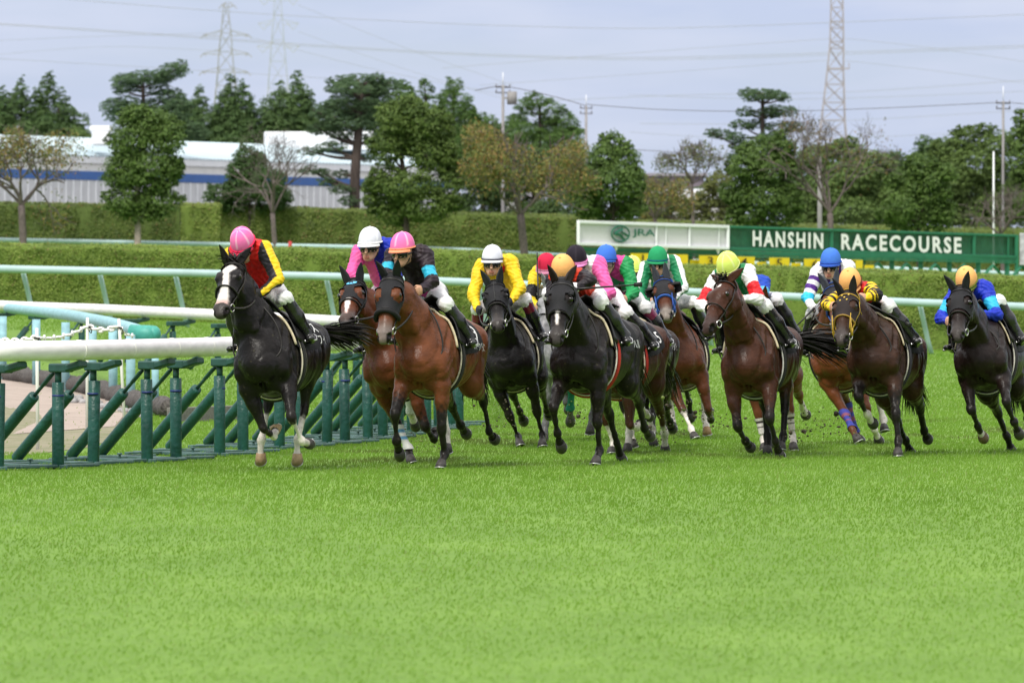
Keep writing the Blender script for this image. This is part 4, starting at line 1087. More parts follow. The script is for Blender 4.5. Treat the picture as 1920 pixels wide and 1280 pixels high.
def build_jockey(h, i):
    j = h['jockey']; R = jockey_rig(h); h['R'] = R
    torso, pelvis, arms, legs, boots, hands, head, neck = jockey_prims(R)
    rng = np.random.default_rng(700 + i)
    org = R['P'] * V3(1, 1, 0) + V3(0, 0, R['P'][2] - .15)
    root = thing('person', org, j['label'], 'jockey', 'jockeys riding in the race')
    def shrink(ps, g): 
        out = []
        for p in ps: q = Prim(p.a, p.b, np.maximum(p.ra - g, .006), np.maximum(p.rb - g, .006), p.side, p.k, p.tag); out.append(q)
        return out
    core = shrink(torso + pelvis, .014) + neck + head
    limbs = [shrink(arms[k], .014) + hands[k] for k in (0, 1)] + [shrink(legs[k] + boots[k], .012) for k in (0, 1)]
    V, F = body_mesh(core, limbs, .0072, join_k=.03)
    hp = head; f = np.full(len(V), 9.0); lip = np.zeros(len(V), bool)
    sk = np.array(j.get('skin', (.52, .30, .20))); C = np.tile(sk, (len(V), 1))
    for p in head:
        g, _ = p.eval(V[:, 0], V[:, 1], V[:, 2]); m = g < f; f[m] = g[m]; lip[m] = p.tag == 'lip'
    C[lip & (f < .01)] = sk * (.72, .50, .50)
    hf_ = np.full(len(V), 9.0)
    for hl in hands:
        for p in hl: g, _ = p.eval(V[:, 0], V[:, 1], V[:, 2]); hf_ = np.minimum(hf_, g)
    C[hf_ < .008] = j.get('glove', sk * 1.02)
    put('body', new_mesh('body', V - org, F, True, [M_SKIN], None, C), root)
    wr = lambda x, y, z: .006 * np.sin(x * 62 + 3 * np.sin(z * 37 + i)) * np.sin(z * 71 + y * 45 + 2 * np.sin(x * 28)) + .004 * np.sin((x + z) * 33 + i)
    V, F = body_mesh(torso, arms, .0085, .008, .04, wr)
    put('silk_jacket', new_mesh('silk_jacket', V - org, F, True, [M_SILK], None, silk_colours(V, torso + arms[0] + arms[1], R, j['silk'])), root)
    V, F = body_mesh(pelvis, legs, .0095, .004, .05, lambda x, y, z: .6 * wr(x, y, z))
    put('breeches', new_mesh('breeches', V - org, F, True, [M_BREECH]), root)
    if 'thightext' in j:
        q = R['L']; v, f = text_polys(j['thightext'], .085); v = np.array(v); pr = pelvis + legs[0]; ax_ = nrm(q['kn'] - q['hip']); o1 = nrm(R['ty'] - ax_ * (R['ty'] @ ax_)); o2 = np.cross(ax_, o1); o2 = o2 if o2[2] > 0 else -o2
        C = np.array([q['hip'] + ax_ * (.10 + a_) for a_ in v[:, 0]]); an_ = v[:, 1] / .10 + .1
        mb = MB(); mb.add(wrap(pr, C, np.cos(an_)[:, None] * o1 + np.sin(an_)[:, None] * o2, .25, .012), f, (.06, .06, .08)); put('lettering', mb.mesh('lettering', [M_TACKC], org, True), root)
    for k, n in ((0, 'L'), (1, 'R')):
        V, F = body_mesh(boots[k], [], .0085, .003)
        q = R[n]; t = (V - q['kn']) @ nrm(q['an'] - q['kn']) / np.linalg.norm(q['an'] - q['kn'])
        C = np.tile(np.array((.012, .012, .013)), (len(V), 1)); C[t < .33] = j.get('boottop', (.012, .012, .013))
        bo_ = put('riding_boot', new_mesh('riding_boot', V - org, F, True, [M_BOOT], None, C), root)
        mb = MB(); c = q['toe'] * .62 + q['heel'] * .38
        up = nrm(q['an'] - c); sd = R['ty']
        mb.tube([c - sd * .055 - up * .03, c - sd * .058 + up * .03, c - sd * .03 + up * .085, c + up * .10, c + sd * .03 + up * .085, c + sd * .058 + up * .03, c + sd * .055 - up * .03, c - sd * .055 - up * .03], .007, 6)
        put('stirrup', mb.mesh('stirrup', [M_IRON], h['org']), h['root'])
        mb = MB(); top = h['J']['W']((.24, (.19 if n == 'L' else -.19), 1.42)); mb.tube([top, (top + c) / 2 + R['ty'] * (.03 if n == 'L' else -.03), c + up * .10], .009, 6, None, True, (.4, 1.4))
        put('stirrup_leather', mb.mesh('stirrup_leather', [M_TACK], h['org']), h['root'])
    # cap: dome, peak, rim band, seams, button
    Hc, f_, l_, u_ = R['Hc'], R['f'], R['l'], R['u']
    c0 = Hc - u_ * .055 - f_ * .012; cs = j.get('capsize', .93)
    cap, rim, peak, seam = j['cap'], j.get('rim', j['cap']), j.get('peak', j.get('rim', j['cap'])), j.get('seam')
    mb = MB(); na, nb_ = 40, 14; rows, cols = [], []
    for t in np.linspace(0, 1, nb_):
        e = t * math.pi / 2; row = []
        for k in range(na):
            a = 2 * math.pi * k / na
            r = math.cos(e) ** .82; zf = math.sin(e) ** .95
            row.append(c0 + f_ * (.135 * r * math.cos(a)) * cs + l_ * (.116 * r * math.sin(a)) * cs + u_ * ((.155 * zf - .012 * (1 - t) * math.cos(a)) * cs))
            cc = np.array(cap, float)
            if seam is not None and t > .12:
                w = .055 / max(.15, math.cos(e)) + .04
                if abs(math.sin(a + math.pi / 4 * 0)) < w * .55 or abs(math.sin(a - math.radians(62))) < w * .4 or abs(math.sin(a + math.radians(62))) < w * .4: cc = np.array(seam, float)
            if t < .06: cc = np.array(rim, float)
            cols.append(cc)
        rows.append(row)
    mb.grid(rows, np.array(cols), True)
    rows = []                                                            # peak
    for t in np.linspace(0, 1, 4):
        rows.append([c0 + (f_ * math.cos(a) * (.137 + .034 * t * math.cos(a) ** .7) + l_ * math.sin(a) * (.118 + .01 * t)) * cs - u_ * (.004 + .020 * t ** 1.3 + .012 * math.cos(a)) for a in np.linspace(-1.25, 1.25, 19)])
    mb.grid(rows, peak); mb.grid(np.array(rows)[::-1] - u_ * .006, peak)
    mb.ball(c0 + u_ * .155 * cs, (.012, .012, .006), 8, 5, seam or cap)
    ring = [c0 + (f_ * .139 * math.cos(a) + l_ * .120 * math.sin(a)) * cs - u_ * .010 * math.cos(a) for a in np.linspace(0, 2 * math.pi, 33)]
    mb.tube(ring, .006, 6, rim)
    put('cap', mb.mesh('cap', [M_CAP], org, True), root)
    B = R['B']
    if j.get('goggles', True):
        mb = MB(); rows, edge = [], []
        for t in np.linspace(-1, 1, 7):
            rows.append([B(.094 * math.cos(a) ** .8 - .004 * t * t + .006, .083 * math.sin(a), -.014 + .030 * t * (1 - .25 * abs(math.sin(a)) ** 3) + (-.006 if t < 0 else 0) * (1 - min(1, abs(a) / .25))) for a in np.linspace(-1.25, 1.25, 21)])
        if j.get('clear'): mb.cur = 1
        mb.grid(rows); mb.cur = 2
        loop = rows[0] + [r[-1] for r in rows[1:-1]] + rows[-1][::-1] + [r[0] for r in rows[1:-1]][::-1] + rows[0][:1]
        mb.tube(loop, .0045, 5)
        mb.tube([B(.03, .084, -.012), B(-.02, .088, -.004), B(-.07, .078, .006)], .007, 6, None, True, (.4, 1.3)); mb.tube([B(.03, -.084, -.012), B(-.02, -.088, -.004), B(-.07, -.078, .006)], .007, 6, None, True, (.4, 1.3))
        put('goggles', mb.mesh('goggles', [M_LENS, M_CLEAR, M_TACK], org), root)
    mb = MB()
    for s in (1, -1):
        mb.ball(B(.074, .032 * s, -.008), (.015, .012, .010), 8, 6, (.02, .014, .012))
        mb.tube([B(-.005, .088 * s, -.02), B(.008, .074 * s, -.075), B(.035, .030 * s, -.122), B(.042, 0, -.130)], .0055, 6, (.015, .014, .014))
    put('chin_strap', mb.mesh('chin_strap', [M_TACKC], org, True), root)
    # reins from bit to hands with the loop hanging under the neck
    mb = MB(); rc = h.get('reincol', (.016, .013, .012)); W = h['J']['W']
    for s, n in ((1, 'L'), (-1, 'R')):
        a, b = h['bit' + n], R[n]['hd']; sag = V3(0, 0, -1)
        mb.tube([a + (b - a) * t + sag * .05 * math.sin(t * math.pi) + R['ty'] * s * .03 * math.sin(t * math.pi) for t in np.linspace(0, 1, 9)], .009, 6, rc, True, (.5, 1.3))
    a, b = R['L']['hd'] * .5 + R['R']['hd'] * .5 + R['ty'] * .04, None
    nb = W((.74, .17, 1.18)); n2 = W((.86, .0, 1.08)); n3 = W((.72, -.19, 1.16)); a2 = a - R['ty'] * .08
    cp = [a, (a * .5 + nb * .5) + R['ty'] * .09, nb + R['ty'] * .03, n2, n3 - R['ty'] * .03, (a2 * .5 + n3 * .5) - R['ty'] * .09, a2]
    pts = []
    for k in range(len(cp) - 1):
        p0, p1, p2, p3 = cp[max(0, k - 1)], cp[k], cp[k + 1], cp[min(len(cp) - 1, k + 2)]
        for t in np.linspace(0, 1, 7)[:-1]:
            pts.append(.5 * (2 * p1 + (p2 - p0) * t + (2 * p0 - 5 * p1 + 4 * p2 - p3) * t * t + (3 * p1 - p0 - 3 * p2 + p3) * t ** 3))
    if h.get('loop', True): mb.tube(pts, .0075, 6, rc)
    put('reins', mb.mesh('reins', [M_TACKC], h['org'], True), h['root'])
    if 'crop' in j:
        (x0, y0, d0), (x1, y1, d1), lab = j['crop']
        hd = R[j.get('crophand', 'L')]['hd']; a = px(x0, y0, hd[1] + d0); b = px(x1, y1, hd[1] + d1)
        mb = MB(); mb.tube([a, a * .75 + b * .25, a * .12 + b * .88], [.012, .010, .007], 8); mb.tube([a * .12 + b * .88, b], [.014, .016], 8, None, True, (.4, 1.4)); mb.ball(a, .016, 8, 6)
        tag(put('riding_crop', mb.mesh('riding_crop', [M_CROP], a), None, a), lab, 'riding crop', 'riding crops held by jockeys')
    return root
M_CLEAR = mat('clear_lens', (.75, .75, .78), rough=.1, spec=.6)
_b = M_CLEAR.node_tree.nodes['Principled BSDF']; _b.inputs['Transmission Weight'].default_value = .85; _b.inputs['IOR'].default_value = 1.15

J_DATA = dict(
 lead=dict(head=(451, 447), hL=(481, 557), eL=(525, 535), down=38, turn=10, cap=PINK, seam=(.86, .45, .62), rim=(.72, .03, .10), glove=(.012, .012, .014),
   silk=dict(body=(.58, .012, .012), sleeve=BLACK, lstripe=[(-38, 38, YEL)]), label='jockey in red with yellow striped black sleeves and pink cap, leading along the rail'),
 second=dict(head=(693, 443), eR=(660, 516), down=2, turn=8, cap=CWHITE, seam=(.86, .86, .88), rim=(.8, .8, .82), silk=dict(body=(.74, .10, .32), halfL=(.012, .02, .30), split=-.02, sleeveR=(.75, .10, .34), sleeveL=BLUE, yoke=(1.08, BLUE)),
   label='jockey in half pink half blue silks wearing a white cap and dark goggles'),
 third=dict(head=(753, 453), hL=(785, 548), eL=(810, 528), eR=(727, 516), down=4, turn=18, twist=-8, cap=PINK, seam=(.88, .45, .62), rim=(.85, .30, .16), skin=(.48, .27, .17), thightext='EZOE',
   silk=dict(body=(.020, .012, .016), back=(.34, (.66, .09, .36)), bands=[(.50, .86, CYAN)], sleeve=(.020, .012, .018)), label='jockey in black silks with sky blue sleeve hoops and pink cap'),
 fourth=dict(head=(923, 475), hR=(898, 588), eR=(886, 558), eL=(975, 543), hL=(955, 570), down=1, cap=CWHITE, seam=(.86, .86, .88), rim=(.015, .015, .03), peak=(.78, .78, .8), glove=(.02, .02, .03), boottop=(.14, .01, .03),
   silk=dict(body=YEL, stars=[(1.0, -.088, .064, RED), (1.0, .088, .064, RED)]), label='jockey in yellow silks with two red stars and white cap'),
 grey=dict(head=(1024, 491), hR=(1011, 577), eR=(991, 566), down=16, cap=(.55, .02, .06), rim=(.5, .2, .3), silk=dict(body=(.70, .52, .02), bands=[(.50, .95, BLACK)], braces=[(.03, .06, BLACK)]),
   crop=((1010, 580, -.05), (1007, 474, .02), 'black riding crop held upright beside the red cap'), crophand='R', label='jockey in red cap and yellow sleeve with black hoop, half hidden'),
 redgirth=dict(head=(1053, 498), hL=(1081, 540), eL=(1104, 526), down=40, turn=6, cap=PEACH, rim=(.25, .05, .03), peak=(.86, .45, .2), glove=(.75, .74, .76), silk=dict(body=(.50, .035, .012), sleeve=(.016, .012, .016)),
   crop=((1078, 542, -.06), (1204, 533, .10), 'long black riding crop held level in front of the pink sleeved jockey'), label='jockey in red body and black sleeves, peach cap down behind the hooded horse head'),
 seventh=dict(head=(1080, 477), eL=(1143, 550), hL=(1116, 561), down=14, turn=-14, cap=(.018, .014, .022), rim=(.72, .25, .52), seam=(.03, .024, .034), silk=dict(body=(.72, .70, .74), sleeve=(.76, .12, .38), back=(.25, (.75, .3, .2))), label='jockey in white body and pink sleeves wearing a black cap with pink band'),
 eighth=dict(head=(1136, 475), hL=(1170, 565), eL=(1188, 551), down=-2, cap=(.05, .16, .60), rim=(.03, .10, .40), clear=True, silk=dict(body=(.62, .05, .28), sash=(.03, .20, .10), sleeve=(.015, .26, .075)), boottop=(.16, .02, .06),
   crop=((1166, 568, -.06), (1217, 622, -.25), 'black riding crop slanting down beside the dark brown horse'), label='jockey in blue cap and clear goggles with pink body and green sleeves'),
 ninth=dict(head=(1185, 494), down=2, cap=LIME, rim=(.55, .62, .12), seam=(.75, .85, .35), silk=dict(body=(.70, .70, .70), sleeve=(.7, .68, .6)), label='far jockey in yellow green cap seen between the blue and green caps'),
 tenth=dict(head=(1233, 477), hR=(1214, 566), eR=(1198, 554), eL=(1281, 542), hL=(1262, 562), down=4, turn=2, cap=(.02, .28, .11), rim=(.01, .10, .16), peak=(.02, .26, .10), glove=(.02, .16, .07),
   silk=dict(body=(.012, .19, .075), braces=[(.015, .045, (.08, .085, .10)), (.075, .11, WHITE)], sleeve=(.012, .20, .08), lstripe=[(-35, 35, WHITE), (120, 185, WHITE)]), label='jockey in green and white striped sleeves with a green cap'),
 eleventh=dict(head=(1362, 491), hL=(1386, 562), eL=(1421, 560), eR=(1310, 578), hR=(1330, 582), down=34, turn=12, cap=LIME, rim=(.50, .55, .20), peak=(.66, .78, .2), seam=(.78, .88, .35),
   silk=dict(body=(.012, .19, .06), sleeve=WHITE, bands=[(.48, .98, (.62, .012, .02))]), label='jockey in green body and white sleeves with red hoops, yellow green cap'),
 twelfth=dict(head=(1396, 514), eL=(1428, 560), hL=(1412, 574), down=30, cap=(.1, .2, .1), silk=dict(body=(.012, .06, .42), bands=[(.5, .9, (.1, .45, .7))]), label='jockey in blue silks hidden behind the white and red sleeves'),
 thirteenth=dict(head=(1557, 481), hR=(1524, 580), eR=(1513, 562), hL=(1548, 578), eL=(1580, 556), down=4, turn=4, cap=(.06, .18, .62), rim=(.03, .09, .40), glove=(.74, .73, .76), silk=dict(body=WHITE, braces=[(.045, .085, PURP)], sleeve=WHITE, bands=[(.30, .44, PURP), (.60, .78, PURP), (.92, 1.5, (.03, .45, .68))]),
   crop=((1526, 578, -.04), (1484, 621, -.2), 'black riding crop held low by the jockey in purple braces'), crophand='R', label='jockey in white silks with purple braces and hoops, blue cap'),
 fourteenth=dict(head=(1592, 522), hL=(1616, 561), eL=(1643, 552), eR=(1551, 570), hR=(1562, 577), down=38, turn=4, cap=PEACH, rim=(.12, .03, .02), peak=(.86, .45, .2), silk=dict(body=(.48, .015, .015), sleeve=YEL, bands=[(a, a + .13, BLACK) for a in (.12, .40, .68, .96, 1.24, 1.52)]),
   crop=((1612, 562, -.05), (1709, 611, -.15), 'black riding crop pointing right over the white breeches'), label='jockey in black and yellow hooped sleeves with peach cap low behind dark ears'),
 fifteenth=dict(head=(1810, 519), hL=(1836, 588), eL=(1869, 592), eR=(1763, 600), hR=(1779, 604), down=38, turn=8, cap=PEACH, rim=(.12, .16, .03), silk=dict(body=(.010, .03, .42), bands=[(.42, .82, (.03, .42, .70))]), label='jockey in royal blue silks with sky blue hoops, furthest out on the track'),
)
# ------------------------------------------------------------------ terrain
def zt(X, Y):
    """height of the ground: level where the horses run, banked up to the outer rail on the turn"""
    A = sstep(95.0, 177.0, np.asarray(Y, float))
    Xc = np.clip(np.asarray(X, float), -26, 26)
    return A * (0.53 - 0.038 * Xc)
def on_ground(x, y):
    """photo pixel -> point of the ground it shows"""
    lo, hi = 20.0, 400.0
    for _ in range(50):
        m = (lo + hi) / 2; p = px(x, y, m)
        if p[2] > zt(p[0], p[1]): lo = m
        else: hi = m
    return px(x, y, lo)
def gpt(x, Y, z=0.0):
    X = (x - 960) * Y / FPX; return V3(X, Y, float(zt(X, Y)) + z)

def grass_material(name, soil=False):
    m = bpy.data.materials.new(name); m.use_nodes = True
    n, l = m.node_tree.nodes, m.node_tree.links; b = n['Principled BSDF']
    b.inputs['Roughness'].default_value = .75; b.inputs['Specular IOR Level'].default_value = .2
    t = n.new('ShaderNodeTexCoord')
    def noise(sc, det, st=None):
        o = n.new('ShaderNodeTexNoise'); o.inputs['Scale'].default_value = sc; o.inputs['Detail'].default_value = det
        v = t.outputs['Object']
        if st:
            q = n.new('ShaderNodeMapping'); q.inputs['Scale'].default_value = st; l.new(v, q.inputs['Vector']); v = q.outputs['Vector']
        l.new(v, o.inputs['Vector']); return o.outputs['Fac']
    def ramp(f, stops):
        r = n.new('ShaderNodeValToRGB'); e = r.color_ramp.elements
        while len(e) < len(stops): e.new(.5)
        for k, (p, c) in zip(e, stops): k.position = p; k.color = (*c, 1)
        l.new(f, r.inputs['Fac']); return r.outputs['Color']
    def mix(f, a, c, mode='MIX', k=None):
        x = n.new('ShaderNodeMix'); x.data_type = 'RGBA'; x.blend_type = mode
        if f is None: x.inputs['Factor'].default_value = k
        else: l.new(f, x.inputs['Factor'])
        l.new(a, x.inputs['A']); l.new(c, x.inputs['B']); return x.outputs['Result']
    g = ramp(noise(.9, 5, (1, .35, 1)), [(.32, (.110, .212, .021)), (.5, (.128, .238, .028)), (.68, (.148, .264, .034))])
    f = ramp(noise(22, 6, (1, .25, 1)), [(.3, (.82, .84, .8)), (.7, (1.14, 1.12, 1.12))])
    c = mix(None, g, f, 'MULTIPLY', 1.0)
    l.new(c, b.inputs['Base Color'])
    o = n.new('ShaderNodeBump'); o.inputs['Strength'].default_value = .5; o.inputs['Distance'].default_value = .03
    l.new(noise(40, 4, (1, .3, 1)), o.inputs['Height']); l.new(o.outputs['Normal'], b.inputs['Normal'])
    return m
M_TURF = grass_material('turf')
xs = np.unique(np.concatenate([np.linspace(-2500, -40, 8), np.linspace(-40, 40, 61), np.linspace(40, 2500, 8)]))
ys = np.unique(np.concatenate([[-60, 0, 15], np.linspace(20, 200, 91), np.linspace(210, 420, 12), [600, 1200, 3000, 6000]]))
GX, GY = np.meshgrid(xs, ys, indexing='ij'); GZ = zt(GX, GY)
mb = MB(); mb.grid(np.stack([GX, GY, GZ], -1)[:, ::-1])
tag(put('ground', mb.mesh('ground', [M_TURF])), kind='structure')

# sand of the path inside the rail, laid a few mm above the ground
def sheet(name, pix, mt, lift=.006, kind='structure'):
    P = np.array([on_ground(*p) for p in pix]); c = P.mean(0); n = len(P); mb = MB(); rows = []
    for t in np.linspace(0, 1, 9):
        r = c + (P - c) * t; r[:, 2] = zt(r[:, 0], r[:, 1]) + lift; rows.append(r)
    mb.grid(rows, None, True); return tag(put(name, mb.mesh(name, [mt])), kind=kind)
M_SAND = mat('sand', (.36, .30, .26), rough=.95, spec=.1, noise=.16, nscale=2.5, bump=.4, bscale=30)
M_GRIT = mat('worn_turf', (.16, .18, .09), rough=.95, spec=.1, col2=(.30, .26, .20), nscale=3, bump=.5, bscale=40)
sheet('worn_turf_path', [(-60, 700), (60, 702), (190, 738), (262, 780), (232, 815), (170, 838), (60, 852), (-60, 856)], M_GRIT, .004)
sheet('sand_path', [(-60, 688), (20, 688), (110, 706), (190, 735), (236, 775), (215, 800), (140, 806), (60, 812), (-60, 820)], M_SAND, .009)

M_ASPH = mat('asphalt', (.16, .155, .15), rough=.95, noise=.2, nscale=2)
mb = MB(); xs_ = np.linspace(-160, 160, 41); mb.grid([[(x, y, float(zt(x, y)) + .03) for x in xs_] for y in (640, 420, 340, 300, 276)])
tag(put('added_pavement', mb.mesh('added_pavement', [M_ASPH])), kind='structure')  # unseen ground added beyond the hedge to cut green bounce on the building
# ------------------------------------------------------------------ turf blades (one object, uncountable)
M_BLADE = mat('grass_blades', attr=True, rough=.6, spec=.25)
_n, _l = M_BLADE.node_tree.nodes, M_BLADE.node_tree.links
_tr = _n.new('ShaderNodeBsdfTranslucent'); _ms = _n.new('ShaderNodeMixShader'); _ms.inputs['Fac'].default_value = .6
_at = [k for k in _n if k.type == 'ATTRIBUTE'][0]
_l.new(_at.outputs['Color'], _tr.inputs['Color']); _l.new(_n['Principled BSDF'].outputs['BSDF'], _ms.inputs[1]); _l.new(_tr.outputs['BSDF'], _ms.inputs[2])
_l.new(_ms.outputs['Shader'], _n['Material Output'].inputs['Surface'])
def vnoise(x, y, seed=0):
    """cheap smooth 2-D noise in 0..1"""
    r = np.random.default_rng(seed); T = r.random((256, 256))
    xi, yi = np.floor(x).astype(int), np.floor(y).astype(int); fx, fy = x - xi, y - yi
    fx, fy = fx * fx * (3 - 2 * fx), fy * fy * (3 - 2 * fy); g = lambda a, b: T[a & 255, b & 255]
    return (g(xi, yi) * (1 - fx) + g(xi + 1, yi) * fx) * (1 - fy) + (g(xi, yi + 1) * (1 - fx) + g(xi + 1, yi + 1) * fx) * fy
def blades(bands, seed=5):
    rng = np.random.default_rng(seed); Xs, Ys, Hs, Ws = [], [], [], []
    bb = np.array(bands); yc = bb[:, 0]
    for y0 in np.arange(30, 178, 2.0):
        y1 = y0 + 2; dens, hgt, wid = (float(np.interp(y0 + 1, yc, bb[:, k])) for k in (1, 2, 3))
        hw = lambda y: 1000.0 * y / FPX + 1.6
        n = int((hw(y0) + hw(y1)) * (y1 - y0) * dens)
        y = np.sqrt(rng.uniform(y0 ** 2, y1 ** 2, n)); x = rng.uniform(-1, 1, n) * hw(y)
        k = vnoise(x * 7 + 90, y * 3 + 40, 3)
        Xs.append(x); Ys.append(y); Hs.append(hgt * rng.uniform(.55, 1.25, n) * (.8 + .4 * k)); Ws.append(wid * rng.uniform(.7, 1.3, n))
    x, y, h, w = map(np.concatenate, (Xs, Ys, Hs, Ws))
    p = 960 + FPX * x / y; q = HORIZ + FPX * CAMH / y                       # bare sand and worn ground keep little grass
    bare = (p < 250 - .9 * np.abs(q - 770)) & (q > 690) & (q < 850) & (y < 165)
    keep = ~bare | (rng.random(len(x)) < .012)
    x, y, h, w = x[keep], y[keep], h[keep], w[keep]; n = len(x)
    z = zt(x, y); yaw = rng.normal(0, .7, n); cx, cy = np.cos(yaw), np.sin(yaw)
    lean = rng.normal(.30, .42, n); ly = rng.normal(-.1, .35, n)
    base = np.stack([x, y, z - .004], 1); mid = base + np.stack([lean * h * .35, ly * h * .35, h * .58], 1); tip = base + np.stack([lean * h, ly * h, h * (1 - .25 * np.minimum(1, np.abs(lean)))], 1)
    s = np.stack([cx, cy, 0 * cx], 1) * (w / 2)[:, None]
    V = np.stack([base - s, base + s, mid - s * .8, mid + s * .8, tip], 1).reshape(-1, 3)
    o = np.arange(n) * 5
    loops = np.stack([o, o + 1, o + 3, o + 2, o + 2, o + 3, o + 4], 1).astype(np.int32).ravel()
    starts = np.stack([np.arange(n) * 7, np.arange(n) * 7 + 4], 1).astype(np.int32).ravel()
    me = bpy.data.meshes.new('grass'); me.vertices.add(len(V)); me.vertices.foreach_set('co', V.astype(np.float32).ravel())
    me.loops.add(len(loops)); me.loops.foreach_set('vertex_index', loops); me.polygons.add(len(starts)); me.polygons.foreach_set('loop_start', starts)
    me.update(calc_edges=True); me.materials.append(M_BLADE)
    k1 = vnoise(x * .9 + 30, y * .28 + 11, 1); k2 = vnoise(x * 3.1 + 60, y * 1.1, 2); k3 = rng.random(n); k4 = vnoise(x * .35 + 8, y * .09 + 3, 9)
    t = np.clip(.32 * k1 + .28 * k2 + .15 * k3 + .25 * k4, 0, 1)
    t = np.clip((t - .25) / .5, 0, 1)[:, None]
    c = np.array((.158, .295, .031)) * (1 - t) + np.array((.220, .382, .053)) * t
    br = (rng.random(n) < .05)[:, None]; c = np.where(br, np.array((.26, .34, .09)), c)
    wear_shade = np.clip((vnoise(x * 1.6 + 5, y * .7 + 9, 12) - .52) * 4, 0, 1) * sstep(69.5, 73, y) * (1 - sstep(90, 100, y)) * sstep(-2.6, -1.2, x)  # trampled brown turf, with shadow strips by the runners painted into the blades
    wear_shade = np.maximum(wear_shade, .0)[:, None] * .62; c = c * (1 - wear_shade) + np.array((.11, .10, .045)) * wear_shade
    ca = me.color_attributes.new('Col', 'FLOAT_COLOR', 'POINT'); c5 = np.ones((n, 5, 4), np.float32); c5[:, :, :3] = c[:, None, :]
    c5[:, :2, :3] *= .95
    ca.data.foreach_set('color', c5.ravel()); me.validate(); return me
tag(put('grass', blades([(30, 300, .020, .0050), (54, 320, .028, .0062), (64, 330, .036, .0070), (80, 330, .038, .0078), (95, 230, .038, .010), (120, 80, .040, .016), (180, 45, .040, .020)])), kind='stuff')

# ------------------------------------------------------------------ rails
M_WRAIL = mat('white_plastic_rail', (.78, .75, .77), rough=.45, spec=.35, noise=.11, nscale=5, bump=.05, bscale=14, stretch=(1, 1, 4))
M_SEAM = mat('rail_joint', (.86, .84, .82), rough=.5)
M_PAD = mat('green_padding', (.010, .066, .054), rough=.42, spec=.4, noise=.30, nscale=9, bump=.6, bscale=20, stretch=(1, 1, .45))
M_BRK = mat('dark_green_steel', (.020, .070, .060), rough=.5, noise=.2, nscale=12)
M_TAPE = mat('blue_tape', (.015, .03, .16), rough=.5)
M_BASE = mat('grey_green_steel', (.06, .12, .115), rough=.45, noise=.25, nscale=9)
M_TEAL = mat('pale_teal_paint', (.36, .50, .50), rough=.42, spec=.4, noise=.10, nscale=2.5, bump=.06, bscale=10)
M_TEALD = mat('weathered_teal_paint', (.26, .46, .52), rough=.6, noise=.18, nscale=5, stretch=(1, 1, 3))

def smooth_path(P, n):
    P = np.asarray(P, float); d = np.concatenate([[0], np.cumsum(np.linalg.norm(np.diff(P, axis=0), axis=1))]); out = []
    for t in np.linspace(0, d[-1], n):
        i = min(len(P) - 2, int(np.searchsorted(d, t, 'right') - 1)); u = (t - d[i]) / (d[i + 1] - d[i])
        p0, p1, p2, p3 = P[max(0, i - 1)], P[i], P[i + 1], P[min(len(P) - 1, i + 2)]
        m1 = (p2 - p0) / 2; m2 = (p3 - p1) / 2
        out.append((2 * u ** 3 - 3 * u ** 2 + 1) * p1 + (u ** 3 - 2 * u ** 2 + u) * m1 + (-2 * u ** 3 + 3 * u ** 2) * p2 + (u ** 3 - u ** 2) * m2)
    return np.array(out)

FOOT = ([-70, 109, 175, 276, 330, 412, 524, 613, 647, 725, 800, 850, 866], [884, 879, 873, 868, 864, 856, 843, 835, 832, 822, 808, 800, 794])
near_posts = [-4, 58, 109, 175, 276, 330, 412, 456, 524, 562, 613, 647, 690, 718, 748, 772, 800, 822, 846, 861]
near_posts.remove(58)
NEAR = thing('running_rail', on_ground(276, 868), 'white running rail on dark green padded posts along the inside beside the leading black horse', 'running rail', 'rails of the racecourse')
no = np.array(NEAR.location)
footp = [on_ground(x, float(np.interp(x, *FOOT))) for x in near_posts]
OFF = V3(.20, -.15, 0)
path = smooth_path([on_ground(x, float(np.interp(x, *FOOT))) + OFF + V3(0, 0, 1.075) for x in (-70, 109, 276, 412, 524, 647, 725, 800, 850)] + [px(892, 652, 97), px(893, 640, 104), px(865, 630, 111), px(820, 618, 114.5), px(786, 612.5, 114.5)], 110)
mb = MB(); mb.tube(path, .092, 18, None, True, (.92, 1.0))
put('rail_tube', mb.mesh('rail_tube', [M_WRAIL], no), NEAR)
acc = 0.0; last = path[0]
for i in range(1, len(path) - 1):
    acc += np.linalg.norm(path[i] - path[i - 1])
    if acc > 1.15:
        acc = 0; t = nrm(path[i + 1] - path[i - 1]); mb = MB(); mb.tube([path[i] - t * .012, path[i] + t * .012], .0955, 18, None, True, (.92, 1.0)); put('joint', mb.mesh('joint', [M_SEAM], no), NEAR)
